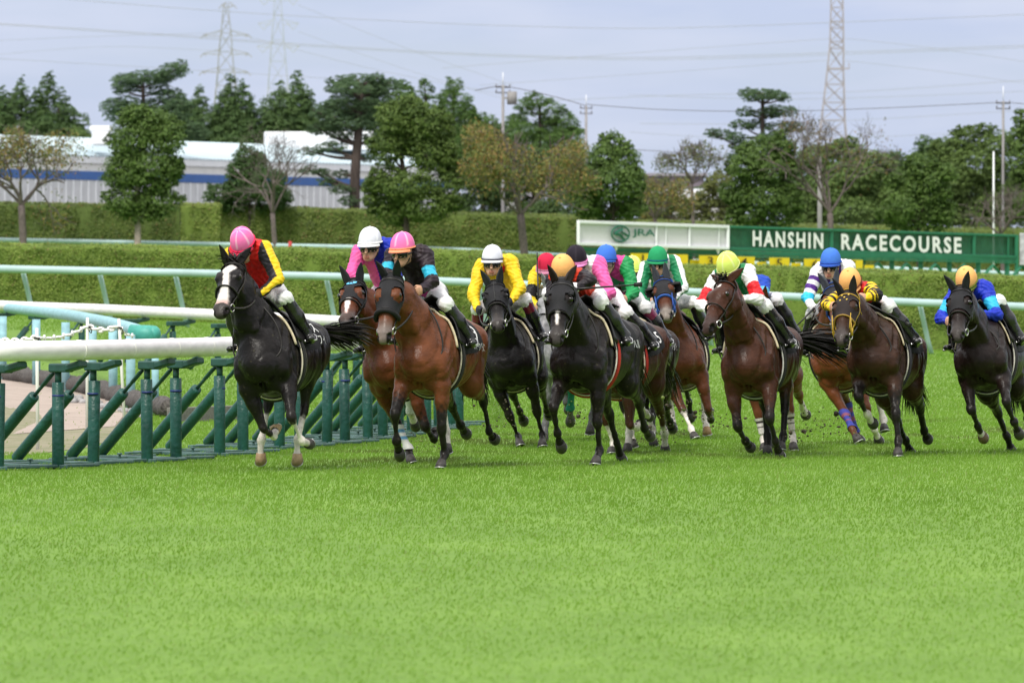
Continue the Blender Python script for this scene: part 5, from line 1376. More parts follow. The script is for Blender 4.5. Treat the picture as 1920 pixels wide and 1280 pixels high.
def rail_support(root, ro, p, off, h, strut, beam=True, scale=1.0):
    p = np.asarray(p); r = .056 * scale; _j = V3(math.sin(p[0] * 91) * .012, math.cos(p[0] * 57) * .012, 0)
    mb = MB(); mb.tube([p + V3(0, 0, .0), p + V3(0, 0, .012), p + _j + V3(0, 0, h - .25), p + _j + V3(0, 0, h - .245)], [r * .9, r, r, r * .9], 14)
    o = put('post', mb.mesh('post', [M_PAD], ro), root)
    mb = MB(); mb.tube([p + V3(0, 0, h - .375), p + V3(0, 0, h - .358)], r * 1.02, 14); put('tape_band', mb.mesh('tape_band', [M_TAPE], ro), o)
    mb = MB(); mb.tube([p + V3(0, 0, h - .25), p + V3(0, 0, h - .14)], .03, 8)
    a = p + V3(0, 0, h - .115) - off * .28; b = p + V3(0, 0, h - .115) + off * .55; c = p + V3(0, 0, h - .075) + off * 1.2
    mb.bar(a, b, .13, .080, bev=.012); mb.bar(b - off * .10 + V3(0, 0, -.004), c, .125, .062, bev=.012)
    put('bracket', mb.mesh('bracket', [M_BRK], ro), root)
    s0, s1 = p + V3(strut[0], strut[1], .03), p + V3(strut[0] * .06, strut[1] * .06, h - .16)
    d = s1 - s0; mb = MB(); mb.tube([s0 + d * .02, s0 + d * .03, s0 + d * .74, s0 + d * .75], [r * .85, r * .95, r * .95, r * .85], 14)
    put('strut', mb.mesh('strut', [M_PAD], ro), root)
    mb = MB(); mb.tube([s0 + d * .74, s1], .017, 8); mb.bar(s0 + d * .86, s0 + d * .99, .05, .018, bev=.003); put('strut_rod', mb.mesh('strut_rod', [M_BRK], ro), root)
    if beam:
        mb = MB(); q = p + V3(strut[0] * 1.1, strut[1] * 1.1, 0); f = p + off * .3
        mb.bar(V3(f[0], f[1], zt(f[0], f[1]) + .022), V3(q[0], q[1], zt(q[0], q[1]) + .022), .085, .035, bev=.006)
        t = V3(-strut[1], strut[0], 0) * .0; w = nrm(V3(-off[1], off[0], 0) * 1.0) * .55
        mb.bar(p - w + V3(0, 0, .028), p + w + V3(0, 0, .028), .07, .03, bev=.006)
        e = p + V3(strut[0] * .75, strut[1] * .75, 0); mb.bar(e - w + V3(0, 0, .030), e + w + V3(0, 0, .030), .06, .028, bev=.006)
        mb.tube([p + V3(strut[0] * .35, strut[1] * .35, .03), p + V3(strut[0] * .35, strut[1] * .35, .085)], .012, 8); mb.tube([p + V3(strut[0] * .35, strut[1] * .35, .075), p + V3(strut[0] * .35, strut[1] * .35, .09)], .028, 6)
        put('base_frame', mb.mesh('base_frame', [M_BASE], ro), root)
for p in footp: rail_support(NEAR, no, p, OFF, 1.03, (-.78, .85))

FAR = thing('running_rail', gpt(300, 122), 'far white running rail returning behind the light blue rail and lead horse', 'running rail', 'rails of the racecourse')
fo = np.array(FAR.location)
fp = []
for x, yc in ((-60, 569), (20, 574), (96, 577), (183, 580), (270, 584), (356, 588), (440, 592), (530, 597), (620, 602), (700, 607), (780, 612)):
    Y = float(np.interp(x, [-60, 0, 640, 800], [141, 139, 124, 114])); fp.append(px(x, yc, Y))
mb = MB(); P = smooth_path(fp, 60); mb.tube(P, .095, 14); put('rail_tube', mb.mesh('rail_tube', [M_WRAIL], fo), FAR)
for q in fp[1:]:
    off = V3(.26, .38, 0); b = q - off; b[2] = zt(b[0], b[1]); rail_support(FAR, fo, b, off, q[2] - b[2] - .05, (-.45, -.7), False)

# light blue rail ending in a green cap
LB = thing('guard_rail', gpt(180, 118), 'light blue curved guard rail ending in a green padded cap by the sand', 'guard rail', 'rails of the racecourse'); lo_ = np.array(LB.location)
lp = [(-60, 575, 146), (5, 577, 140), (60, 583, 132), (123, 590, 124), (173, 599, 117), (212, 607, 112), (245, 616, 107), (272, 624, 104)]
P = smooth_path([px(*q) for q in lp], 50); mb = MB(); mb.tube(P, .088, 14); put('rail_tube', mb.mesh('rail_tube', [M_TEALD], lo_), LB)
for x, yf in ((5, 712), (68, 722), (123, 733), (173, 742), (212, 752), (245, 764), (291, 778)):
    g = on_ground(x, yf); top = P[np.argmin(np.abs(proj(P)[:, 0] - min(x, 268)))][2] - .07
    mb = MB(); mb.tube([g, V3(g[0], g[1], top)], .062 if x < 280 else .045, 12); put('post', mb.mesh('post', [M_TEALD], lo_), LB)
mb = MB(); c = px(262, 624, 104); mb.tube([c + V3(-.14, .05, -.02), c + V3(-.12, .05, -.02), c + V3(.16, -.05, -.03), c + V3(.22, -.07, -.035)], [.06, .135, .135, .09], 14); mb.ball(c + V3(.19, -.06, -.02), (.10, .10, .12))
put('end_cap', mb.mesh('end_cap', [mat('sea_green_pad', (.05, .30, .25), rough=.5, noise=.2, nscale=10)], lo_), LB)

# stakes and plastic chain
M_STAKE = mat('white_stake_paint', (.80, .79, .77), rough=.5)
st = [((69, 616), (71, 843), 'leftmost white stake holding the plastic chain over the sand'), ((164, 596), (163, 812), 'middle white stake behind the padded posts, tied to the plastic chain'), ((223, 598), (235, 812), 'tilted white stake nearest the green rail cap')]
tops = []
for (x0, y0), (x1, y1), lab in st:
    g = on_ground(x1, y1); t = px(x0, y0, g[1]); tops.append(t)
    mb = MB(); mb.tube([g - V3(0, 0, .05), t, t + V3(0, 0, .006)], [.018, .018, .012], 10); r_ = thing('stake', g, lab, 'stake', 'white stakes by the sand')
    put('pole', mb.mesh('pole', [M_STAKE], g), r_)
    mb = MB(); mb.torus(t - V3(0, 0, .10), V3(.3, .2, 1), .026, .009, 12, 5); mb.torus(t - V3(-.03, 0, .13), V3(1, .4, .3), .04, .006, 12, 5); put('tie', mb.mesh('tie', [M_TACK], g), r_)
cp = [tops[0] + V3(-.6, .2, -.06), tops[0] - V3(0, 0, .09), tops[1] - V3(0, 0, .09), tops[2] - V3(0, 0, .07), px(252, 628, 103)]
mb = MB(); lk = 0
for a, b in zip(cp[:-1], cp[1:]):
    d = np.linalg.norm(b - a); n = max(3, int(d / .062))
    n = max(3, int(abs(proj(b)[0] - proj(a)[0]) / 8.5))
    for k in range(n):
        t = (k + .5) / n; c = a + (b - a) * t - V3(0, 0, .05 * 4 * t * (1 - t)); u = nrm(b - a); lk += 1
        w = nrm(np.cross(u, V3(0, 0, 1))) if lk % 2 else V3(0, 0, 1); ring = [c + u * .036 * math.cos(s) + w * .022 * math.sin(s) for s in np.linspace(0, 2 * math.pi, 11)]
        mb.tube(ring, .016, 5, None, False)
mb.tube([q for a, b in zip(cp[:-1], cp[1:]) for q in (a + (b - a) * t - V3(0, 0, .05 * 4 * t * (1 - t)) for t in np.linspace(0, .98, 14))], .009, 5)
tag(put('plastic_chain', mb.mesh('plastic_chain', [M_STAKE], cp[1]), None, cp[1]), 'sagging white plastic chain strung between the white stakes', 'chain')
# roll of netted stone along the sand, loose stones
M_NET = mat('black_net_roll', (.035, .030, .030), rough=.9, col2=(.12, .11, .10), nscale=26, bump=1.0, bscale=34)
P = smooth_path([on_ground(x, y) + V3(0, 0, .10) for x, y in ((-40, 706), (12, 712), (90, 724), (180, 742), (250, 764), (318, 782))], 80)
P[:, 2] += .02 * np.sin(np.arange(80) * 1.3)
mb = MB(); mb.tube(P, .125 + .018 * np.sin(np.arange(80) * 1.9), 14); tag(put('stone_roll', mb.mesh('stone_roll', [M_NET], P[0]), None, P[0]), 'long dark netted roll of stones edging the sand path', 'stone roll')
rng = np.random.default_rng(4); M_STONE = mat('grey_stone', (.30, .29, .29), rough=.9, noise=.3, nscale=12)
mbs = []
for k in range(46):
    x = rng.uniform(120, 285); y = np.interp(x, [60, 180, 285], [733, 757, 788]) + rng.uniform(-3, 9); g = on_ground(x, y); R_ = rng.uniform(.03, .07)
    mb = MB(); mb.ball(g + V3(0, 0, R_ * .4), (R_, R_ * 1.2, R_ * .8), 7, 5); mbs.append(mb)
mb = MB()
for q in mbs: mb.add(np.concatenate(q.v), q.f)
tag(put('gravel_stones', mb.mesh('gravel_stones', [M_STONE])), kind='stuff')
# marker post with a white box, low timber edging
g = on_ground(294, 772); r_ = thing('marker_post', g, 'short white and blue marker post with a hanging white tube by the stone roll', 'marker')
mb = MB(); mb.bar(g, g + V3(0, 0, .62), .07, .05, (1, 0, 0), bev=.006); put('post', mb.mesh('post', [M_TEALD], g), r_)
mb = MB(); mb.tube([g + V3(.05, -.06, .02), g + V3(.05, -.06, .17)], .032, 10); put('tube', mb.mesh('tube', [M_STAKE], g), r_)
a, b = on_ground(318, 792), on_ground(470, 786); a[2] += .08; b[2] += .08
mb = MB(); mb.bar(a, b, .08, .2, bev=.008); tag(put('edging_board', mb.mesh('edging_board', [mat('grey_timber', (.16, .15, .14), rough=.9, noise=.3, nscale=8, stretch=(1, 6, 6))], a), None, a), 'low grey edging board on the grass behind the green struts', 'edging board')

# outer rail of the turn
OUT = thing('outer_rail', gpt(900, 165), 'pale teal outer rail on leaning posts in front of the clipped hedge', 'outer rail', 'rails of the racecourse'); oo = np.array(OUT.location)
ORY = lambda x: np.interp(x, [-100, 0, 400, 640, 1200, 1460, 1640, 1920, 2020], [501, 504, 513, 519, 543, 555, 564, 575, 579])
P = smooth_path([px(x, ORY(x), 165) for x in range(-100, 2021, 106)], 120); mb = MB(); mb.tube(P, .085, 14); put('rail_tube', mb.mesh('rail_tube', [M_TEAL], oo), OUT)
for x in [-98, 43, 187, 329, 470, 612, 755, 897, 1038, 1176, 1312, 1450, 1588, 1725, 1862]:
    t = px(x, ORY(x) + 4, 165.2); d = .22 if x > 1000 else .20; g = t + V3(d + .06, .35, 0); g[2] = zt(g[0], g[1]); h_ = t[2] - g[2]
    mb = MB(); mb.tube([t, t + V3(d * .35, .14, -h_ * .3), t + V3(d * .8, .28, -h_ * .7), g - V3(0, 0, .05)], .052, 10); put('post', mb.mesh('post', [M_TEAL], oo), OUT)
# rail behind the hedge
BR = thing('back_rail', gpt(300, 252), 'thin pale rail running behind the clipped hedge', 'back rail', 'rails of the racecourse'); bo = np.array(BR.location)
BRY = lambda x: np.interp(x, [-100, 0, 640, 830, 1200, 1480, 1920, 2020], [447, 450, 463, 467, 487, 496, 514, 518])
P = smooth_path([px(x, BRY(x), 252) for x in range(-100, 2021, 106)], 100); mb = MB(); mb.tube(P, .075, 12); put('rail_tube', mb.mesh('rail_tube', [M_TEAL], bo), BR)
for x in range(-60, 2000, 120):
    t = px(x, BRY(x), 252); g = t + V3(.2, .3, 0); g[2] = zt(g[0], g[1]); mb = MB(); mb.tube([t, g], .05, 8); put('post', mb.mesh('post', [M_TEAL], bo), BR)

# ------------------------------------------------------------------ leaves
M_LEAF = mat('leaves', attr=True, rough=.5, spec=.3)
_n, _l = M_LEAF.node_tree.nodes, M_LEAF.node_tree.links
_tr = _n.new('ShaderNodeBsdfTranslucent'); _ms = _n.new('ShaderNodeMixShader'); _ms.inputs['Fac'].default_value = .25
_at = [k for k in _n if k.type == 'ATTRIBUTE'][0]
_l.new(_at.outputs['Color'], _tr.inputs['Color']); _l.new(_n['Principled BSDF'].outputs['BSDF'], _ms.inputs[1]); _l.new(_tr.outputs['BSDF'], _ms.inputs[2])
_l.new(_ms.outputs['Shader'], _n['Material Output'].inputs['Surface'])
M_BARK = mat('bark', (.060, .045, .038), rough=.9, noise=.35, nscale=9, bump=.6, bscale=24, stretch=(1, 1, .3))
M_BARKP = mat('grey_purple_bark', (.13, .105, .10), rough=.9, noise=.3, nscale=9)

def leaf_mesh(name, C, N, S, col, rng, org, asp=.55, bend=.25):
    """diamond leaves: centres C, facing N, size S, colour col"""
    n = len(C); t = rng.normal(0, 1, (n, 3)); t -= N * (t * N).sum(1)[:, None]; t /= np.maximum(1e-6, np.linalg.norm(t, axis=1))[:, None]
    b = np.cross(N, t); S = np.broadcast_to(S, (n,))[:, None]
    V = np.stack([C - t * S * .5, C + b * S * asp * .5 + N * S * bend * .3, C + t * S * .5, C - b * S * asp * .5 + N * S * bend * .3], 1).reshape(-1, 3) - org
    F = np.arange(n * 4).reshape(n, 4)
    return new_mesh(name, V, F, False, [M_LEAF], None, np.repeat(col, 4, 0))

def hedge(x0, x1, Y, topf, width, label, seed, dens=900, c0=(.040, .070, .012), c1=(.115, .150, .030), leaf=.055, zdark=None, zoff=0.0):
    rng = np.random.default_rng(seed); X0, X1 = (x0 - 960) * Y / FPX, (x1 - 960) * Y / FPX
    org = V3((X0 + X1) / 2, Y, float(zt((X0 + X1) / 2, Y))); root = thing('hedge', org, label, 'hedge', 'clipped hedges')
    nx_ = max(8, int((X1 - X0) * 5)); X = np.linspace(X0, X1, nx_); prof = []
    for s in np.linspace(0, 1, 19): prof.append(s)
    tops = np.array([CAMH + (HORIZ - topf(960 + FPX * a / Y)) * Y / FPX for a in X]); bots = zt(X, Y) - .05 + zoff
    rows = []
    for X_, t_, b_ in zip(X, tops, bots):
        h_ = t_ - b_; r = .10; row = []
        for (u, v) in [(0, 0), (0, .25), (0, .5), (0, .75), (.0, 1 - r / h_), (.03, 1 - .3 * r / h_), (.10, 1.0), (.3, 1.005), (.6, 1.005), (.9, 1.0), (1, .95), (1, .5), (1, 0)]:
            row.append((X_ + rng.normal(0, .012), Y + u * width + rng.normal(0, .03), b_ + v * h_ + (rng.normal(0, .022) if v > .1 else 0)))
        rows.append(row)
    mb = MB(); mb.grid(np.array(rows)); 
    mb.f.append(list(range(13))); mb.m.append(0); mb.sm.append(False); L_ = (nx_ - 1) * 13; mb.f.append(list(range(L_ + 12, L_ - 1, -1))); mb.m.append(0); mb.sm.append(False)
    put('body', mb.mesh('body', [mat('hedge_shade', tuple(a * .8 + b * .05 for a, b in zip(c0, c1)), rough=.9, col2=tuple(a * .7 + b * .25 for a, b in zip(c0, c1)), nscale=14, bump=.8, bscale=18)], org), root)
    H = (tops - bots).mean(); nf = int((X1 - X0) * H * dens); ntp = int((X1 - X0) * width * dens * .8)
    a = rng.uniform(X0, X1, nf); v = rng.random(nf); tt, bb = np.interp(a, X, tops), np.interp(a, X, bots)
    bump = .05 * (vnoise(a * 2.2 + seed * 17, v * 5, seed) - .5) * 2
    C1 = np.stack([a, Y - .03 - bump + rng.normal(0, .018, nf), bb + v * (tt - bb) * .995], 1); N1 = rng.normal(0, .42, (nf, 3)) + V3(0, -1, .55)
    a2 = rng.uniform(X0, X1, ntp); C2 = np.stack([a2, Y + rng.random(ntp) * width, np.interp(a2, X, tops) + .02 + rng.normal(0, .02, ntp) + .03 * vnoise(a2 * 2, a2 * 0 + seed, seed + 3)], 1); N2 = rng.normal(0, .5, (ntp, 3)) + V3(0, -.3, 1)
    ne = int(width * H * dens * .6); e = rng.random((ne, 2)); C3 = np.stack([np.where(rng.random(ne) < .5, X0 - .02, X1 + .02), Y + e[:, 0] * width, bots[0] + e[:, 1] * H], 1); N3 = rng.normal(0, .5, (ne, 3)) + np.where(C3[:, :1] < (X0 + X1) / 2, -1, 1) * V3(1, 0, .2)
    C = np.concatenate([C1, C2, C3]); N = np.concatenate([N1, N2, N3]); N /= np.linalg.norm(N, axis=1)[:, None]
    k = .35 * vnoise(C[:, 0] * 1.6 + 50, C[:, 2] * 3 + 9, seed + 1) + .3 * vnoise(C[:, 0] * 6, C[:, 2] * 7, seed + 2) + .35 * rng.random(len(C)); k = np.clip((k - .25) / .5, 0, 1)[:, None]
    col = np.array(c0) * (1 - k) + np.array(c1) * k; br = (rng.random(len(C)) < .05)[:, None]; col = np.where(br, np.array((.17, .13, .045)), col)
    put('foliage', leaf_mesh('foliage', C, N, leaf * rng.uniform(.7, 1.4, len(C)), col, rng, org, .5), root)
HT = lambda x: 4 + np.interp(x, [-100, 0, 640, 900, 1060, 1290, 1480, 1920, 2020], [452, 456, 467, 470, 481, 496, 500, 517, 521]) + (1.2 * math.sin(x * .021) + .8 * math.sin(x * .053))
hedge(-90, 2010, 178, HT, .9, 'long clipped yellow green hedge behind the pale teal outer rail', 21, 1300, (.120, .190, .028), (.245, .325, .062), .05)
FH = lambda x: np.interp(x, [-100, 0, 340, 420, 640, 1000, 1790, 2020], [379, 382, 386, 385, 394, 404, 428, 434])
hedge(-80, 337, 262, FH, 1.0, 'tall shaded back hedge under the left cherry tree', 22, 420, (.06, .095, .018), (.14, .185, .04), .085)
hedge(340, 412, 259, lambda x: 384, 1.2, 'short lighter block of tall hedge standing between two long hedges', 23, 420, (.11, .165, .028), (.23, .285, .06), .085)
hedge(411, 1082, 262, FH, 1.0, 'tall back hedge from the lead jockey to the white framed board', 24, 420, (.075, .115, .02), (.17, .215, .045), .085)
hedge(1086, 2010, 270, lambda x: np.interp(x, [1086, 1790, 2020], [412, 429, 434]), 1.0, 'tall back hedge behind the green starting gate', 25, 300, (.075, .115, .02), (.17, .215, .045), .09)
# ------------------------------------------------------------------ trees
def tree_from(label, Y, trunk, lobes, c0, c1, seed, leaf=7.0, dens=1.0, up=.25, asp=.55, clump=.34, bark=None, tw=9, name='tree', limbs=True, flat=False, droop=0.0, cat='tree'):
    """trunk: photo points from the foot up; lobes: (x, y, rx, ry) clumps of the crown as seen at depth Y"""
    rng = np.random.default_rng(seed); s = Y / FPX; leaf *= .66; dens *= 1.75
    b = px(trunk[0][0], trunk[0][1], Y); org = V3(b[0], Y, float(zt(b[0], Y))); root = thing(name, org, label, cat, 'trees beyond the course')
    pts = [org - V3(0, 0, .1)] + [px(x, y, Y) + V3(0, rng.normal(0, .1), 0) for x, y in trunk]
    if pts[1][2] < org[2] + .3: pts.pop(1)
    P = smooth_path(pts, 16); mb = MB(); r0 = tw * s * .5
    mb.tube(P, np.linspace(r0 * 1.15, r0 * .55, 16), 9)
    lc = []
    if not flat and name != 'conifer':                                # ragged outline: smaller boughs break out of each lobe
        ext = []
        for (x, y, rx, ry) in lobes:
            for _ in range(3):
                a = rng.uniform(-.5, math.pi + .5); k = rng.uniform(.30, .5); ext.append((x + rx * .86 * math.cos(a), y - ry * .86 * math.sin(a), rx * k, ry * k))
            ext.append((x, y, rx * .88, ry * .88))
        lobes = ext
    for li_, (x, y, rx, ry) in enumerate(lobes):
        c = px(x, y, Y); c[1] += rng.normal(0, 1) * rx * s * .45; lc.append((c, rx * s, ry * s))
        if limbs and (flat or name == 'conifer' or li_ % 4 == 3):
            zb = c[2] - (.15 if flat else .5) * ry * s - (.25 * abs(c[0] - P[-1][0]) if flat else .3 * rx * s)
            i = int(np.argmin(np.abs(P[:, 2] - zb))); a = P[i]; m = (a + c) / 2 + V3(0, 0, -.06 * np.linalg.norm(c - a))
            mb.tube(smooth_path([a, m, c + (c - a) * .15], 7), np.linspace(r0 * .42, r0 * .10, 7), 6)
    put('trunk', mb.mesh('trunk', [bark or M_BARK], org), root)
    Cs, Ns, Ss, Ks = [], [], [], []
    for li, (c, rx, rz) in enumerate(lc):
        ry = min(rx, rz * 1.3) if not flat else rx * .7
        ncl = max(6, int(dens * 14 * (rx * rz / (s * s)) / (leaf * leaf) / 6)); npc = 16 if not flat else 14
        d = rng.normal(0, 1, (ncl, 3)); d /= np.linalg.norm(d, axis=1)[:, None]; rad = rng.uniform(.35, 1.12, ncl) ** .6
        cc = c + d * rad[:, None] * np.array((rx, ry, rz)); cr = clump * min(rx, max(rz, .35 * rx)) * rng.uniform(.5, 1.3, ncl)
        e = rng.normal(0, 1, (ncl, npc, 3)); e /= np.linalg.norm(e, axis=2)[:, :, None]; e[:, :, 2] = np.abs(e[:, :, 2]) * .8 + e[:, :, 2] * .2 if not flat else e[:, :, 2] * .35
        q = cc[:, None, :] + e * cr[:, None, None] * rng.uniform(.6, 1.05, (ncl, npc, 1))
        if flat and droop: q[:, :, 2] -= droop * np.abs(q[:, :, 0] - c[0]) ** 1.5 / max(rx, .1) ** .5
        n = e * .7 + d[:, None, :] * .4 + rng.normal(0, .45, e.shape) + np.array((0, 0, up)); n /= np.linalg.norm(n, axis=2)[:, :, None]
        Cs.append(q.reshape(-1, 3)); Ns.append(n.reshape(-1, 3)); Ss.append(leaf * s * rng.uniform(.7, 1.4, ncl * npc)); Ks.append((np.repeat(rng.random(ncl), npc) * .6 + rng.random(ncl * npc) * .4))
    C, N, S, K = np.concatenate(Cs), np.concatenate(Ns), np.concatenate(Ss), np.concatenate(Ks)[:, None]
    put('crown', leaf_mesh('crown', C, N, S, np.array(c0) * (1 - K) + np.array(c1) * K, rng, org, asp), root)
    return root

def branch_tree(label, Y, foot, fork, crown, seed, leafcols, nleaf, leaf=5.0, tw=9, bark=None, levels=5, twig=1.0, name='tree', up=.5):
    """open-branched tree: crown = (x0, x1, y0, y1) in photo pixels"""
    rng = np.random.default_rng(seed); s = Y / FPX; f = px(*fork, Y); org = V3(px(foot[0], foot[1], Y)[0], Y, 0.0); org[2] = float(zt(org[0], Y))
    root = thing(name, org, label, 'tree', 'trees beyond the course'); mb = MB(); r0 = tw * s * .5
    mb.tube(smooth_path([org - V3(0, 0, .1), org * .5 + f * .5 + V3(.08, 0, 0), f], 8), np.linspace(r0 * 1.2, r0, 8), 8)
    x0, x1, y0, y1 = crown; cx, hw = px((x0 + x1) / 2, 0, Y)[0], (x1 - x0) * s / 2; zt_, zb_ = px(0, y0, Y)[2], px(0, y1, Y)[2]; tips = []
    ph = rng.uniform(0, 6, 3)
    def inside(p):
        u, w = (p[0] - cx) / hw, (p[2] - (zt_ + zb_) / 2) / ((zt_ - zb_) / 2); a = math.atan2(w, u)
        return math.hypot(u, w) ** 2 + ((p[1] - Y) / hw) ** 2 < (1.0 + .22 * math.sin(3 * a + ph[0]) + .16 * math.sin(5 * a + ph[1]) + .1 * math.sin(9 * a + ph[2])) ** 2
    def grow(p, d, L, r, lv):
        q = [p]; 
        for k in range(3):
            d = nrm(d + rng.normal(0, .16, 3) + V3(0, 0, .05 * up)); p = p + d * L / 3; q.append(p)
        mb.tube(q, np.linspace(r, r * .62, 4), 5 if lv < 3 else 3, None, False)
        if lv >= 2: tips.append((q[2], lv)); tips.append((p, lv))
        if lv >= levels or not inside(p): return
        for k in range(3 if lv < 3 else 2 + (rng.random() < .4)):
            a = rng.normal(0, 1, 3); a = nrm(a - d * (a @ d)); grow(p if k else q[2], nrm(d * rng.uniform(.6, 1.0) + a * rng.uniform(.45, .85) + V3(0, 0, .12 * up)), L * rng.uniform(.62, .88), max(r * .6, .006 * twig), lv + 1)
    H = zt_ - f[2]
    for k in range(6):
        a = 2 * math.pi * k / 6 + rng.uniform(0, .8); tilt = rng.uniform(.25, 1.5)
        grow(f, nrm(V3(math.cos(a) * tilt * hw / H * 1.2, math.sin(a) * tilt * .7, 1)), .34 * math.hypot(H, hw * tilt), r0 * .55, 0)
    put('trunk', mb.mesh('trunk', [bark or M_BARK], org), root)
    if nleaf:
        T = np.array([t for t, l in tips]); i = rng.integers(0, len(T), nleaf); cl = rng.random(len(T))
        C = T[i] + rng.normal(0, .30, (nleaf, 3)); ok = np.array([inside(c) for c in C]); C = C[ok]; i = i[ok]
        N = rng.normal(0, 1, C.shape) + V3(0, 0, .4); N /= np.linalg.norm(N, axis=1)[:, None]
        lc = np.array(leafcols); K = np.clip((cl[i] * .6 + rng.random(len(C)) * .5) * len(lc), 0, len(lc) - 1).astype(int)
        put('crown', leaf_mesh('crown', C, N, leaf * s * rng.uniform(.7, 1.3, len(C)), lc[K] * rng.uniform(.8, 1.2, (len(C), 1)), rng, org, .6), root)
    return root

def spire(x, top, bot, hw, rng, n=9):
    """lobes of a ragged conifer"""
    L = []
    for k in range(n):
        t = (k + .3) / n; y = top + (bot - top) * t; w = hw * 1.6 * (.14 + .95 * t ** .7)
        m = 1 if t < .2 else 2 if t < .55 else 3
        for q in range(m): L.append((x + (rng.uniform(-.6, .6) * w if m > 1 else 0) + ((q - (m - 1) / 2) * w * .7), y + rng.uniform(-5, 5), max(5, w * (.62 if m > 1 else .9)), max(11, (bot - top) / n * 1.5)))
    return L
CAM0, CAM1 = (0.041, 0.085, 0.018), (0.155, 0.247, 0.054)       # evergreen broadleaf
CON0, CON1 = (0.054, 0.115, 0.037), (0.135, 0.217, 0.067)       # conifer
CED0, CED1 = (0.054, 0.113, 0.051), (0.143, 0.224, 0.099)       # cedar
LIT0, LIT1 = (.066, .124, .030), (.175, .265, .068)       # lighter green
R = np.random.default_rng(77)
# far conifers on the left
for k, (xs_, lab) in enumerate([([(4, 175, 300, 26)], 'leftmost dark conifer spire, cut by the left edge'), ([(40, 160, 310, 32)], 'dark conifer between the edge spire and the tall pointed one'), ([(92, 150, 300, 30), (70, 180, 300, 22), (128, 196, 300, 26), (150, 238, 300, 20)], 'dark conifer with a tall pointed top right of the leftmost spires'),
        ([(340, 186, 300, 30), (375, 176, 300, 34)], 'dark two topped conifer right behind the flat topped cedar'), ([(432, 160, 310, 32), (456, 164, 310, 30), (412, 205, 310, 24)], 'dark twin topped conifer under the left pylon'),
        ([(524, 172, 300, 34), (556, 152, 300, 34), (578, 186, 300, 26)], 'dark broad conifer under the faint middle pylon')]):
    lob = [l for q in xs_ for l in spire(*q, R)]
    tree_from(lab, 420, [(np.mean([q[0] for q in xs_]), 480), (np.mean([q[0] for q in xs_]), 200)], lob, CON0, CON1, 300 + k, leaf=8, dens=.9, up=.5, asp=.35, name='conifer', limbs=False)
tree_from('small light green tree behind the roof vent on the left', 400, [(160, 440), (160, 260)], [(155, 262, 26, 22), (180, 275, 20, 18), (135, 272, 18, 16)], LIT0, LIT1, 311, leaf=6)
_w1 = tree_from('dense dark conifer belt between the open cedar and the wide pine', 430, [(800, 480), (800, 250)], [l for q in ((620, 215, 330, 30), (700, 180, 330, 34), (770, 175, 330, 34), (830, 190, 330, 32), (880, 205, 330, 30), (930, 235, 330, 30), (960, 220, 330, 30), (1040, 225, 330, 34), (1085, 262, 330, 24)) for l in spire(*q, R)], CON0, CON1, 312, leaf=8, dens=.9, up=.5, asp=.35, name='conifer', limbs=False)
_w1.name = 'far_wood'; _w1['kind'] = 'stuff'; del _w1['group'], _w1['category'], _w1['label']
_w2 = tree_from('dark low belt of trees behind the right end of the green sign', 420, [(1700, 480), (1700, 380)], [(1240, 400, 60, 34), (1330, 395, 60, 34), (1520, 350, 50, 50), (1600, 350, 60, 50), (1670, 355, 50, 50), (1740, 330, 50, 60), (1660, 410, 60, 30), (1800, 380, 60, 50), (1880, 400, 60, 40)], CON0, (.10, .16, .05), 313, leaf=8, dens=1.1)
_w2.name = 'far_wood'; _w2['kind'] = 'stuff'; del _w2['group'], _w2['category'], _w2['label']
# pines in the middle
for k, (tr, lob, lab) in enumerate([
    ([(850, 470), (850, 180)], [(850, 165, 18, 18), (838, 185, 22, 16), (866, 190, 22, 18), (845, 208, 30, 18), (822, 222, 22, 16), (872, 218, 20, 16), (850, 240, 36, 24), (860, 275, 40, 26)], 'round topped pine left of the utility pole with the transformer'),
    ([(798, 470), (798, 180)], [(796, 162, 12, 12), (802, 178, 16, 14), (790, 196, 14, 12), (806, 205, 18, 14), (798, 230, 26, 20)], 'slim pine peeking over the big camphor'),
    ([(745, 470), (745, 180)], [(742, 160, 20, 12), (722, 175, 20, 14), (760, 178, 22, 16), (742, 200, 36, 22)], 'pine top showing right of the middle cedar'),
    ([(1012, 470), (1012, 200)], [(1005, 190, 22, 16), (985, 200, 24, 16), (1030, 205, 26, 18), (1060, 225, 24, 16), (1000, 225, 36, 20), (1040, 245, 40, 22), (1080, 245, 16, 14), (975, 250, 30, 24), (1020, 275, 50, 26), (1072, 262, 22, 18)], 'wide pine between the two utility poles'),
    ([(905, 470), (905, 250)], [(890, 225, 16, 20), (915, 232, 18, 18), (900, 255, 30, 26), (930, 262, 24, 24), (900, 300, 50, 35)], 'low pine thicket at the foot of the first utility pole')]):
    tree_from(lab, 380, tr, lob, (0.055, 0.128, 0.027), (0.150, 0.250, 0.059), 320 + k, leaf=7, dens=1.0, up=.6, asp=.28, clump=.42, name='pine_tree')
tree_from('green thicket behind the yellow cherry tree', 330, [(1000, 470), (1000, 330)], [(890, 330, 50, 40), (950, 340, 50, 45), (1020, 330, 50, 45), (1070, 345, 40, 45), (900, 395, 60, 40), (1060, 400, 50, 40), (1000, 405, 50, 30)], LIT0, (.075, .125, .04), 331, leaf=7, dens=1.3, name='thicket', cat='thicket')
tree_from('light green thicket behind the leafless wide cherry', 340, [(1590, 470), (1590, 330)], [(1530, 300, 40, 30), (1590, 288, 42, 24), (1640, 312, 36, 30), (1590, 335, 62, 34), (1545, 365, 50, 40), (1640, 372, 40, 42), (1590, 400, 60, 36), (1510, 400, 40, 40), (1680, 390, 40, 50)], LIT0, LIT1, 332, leaf=7, dens=1.4, name='thicket', cat='thicket')
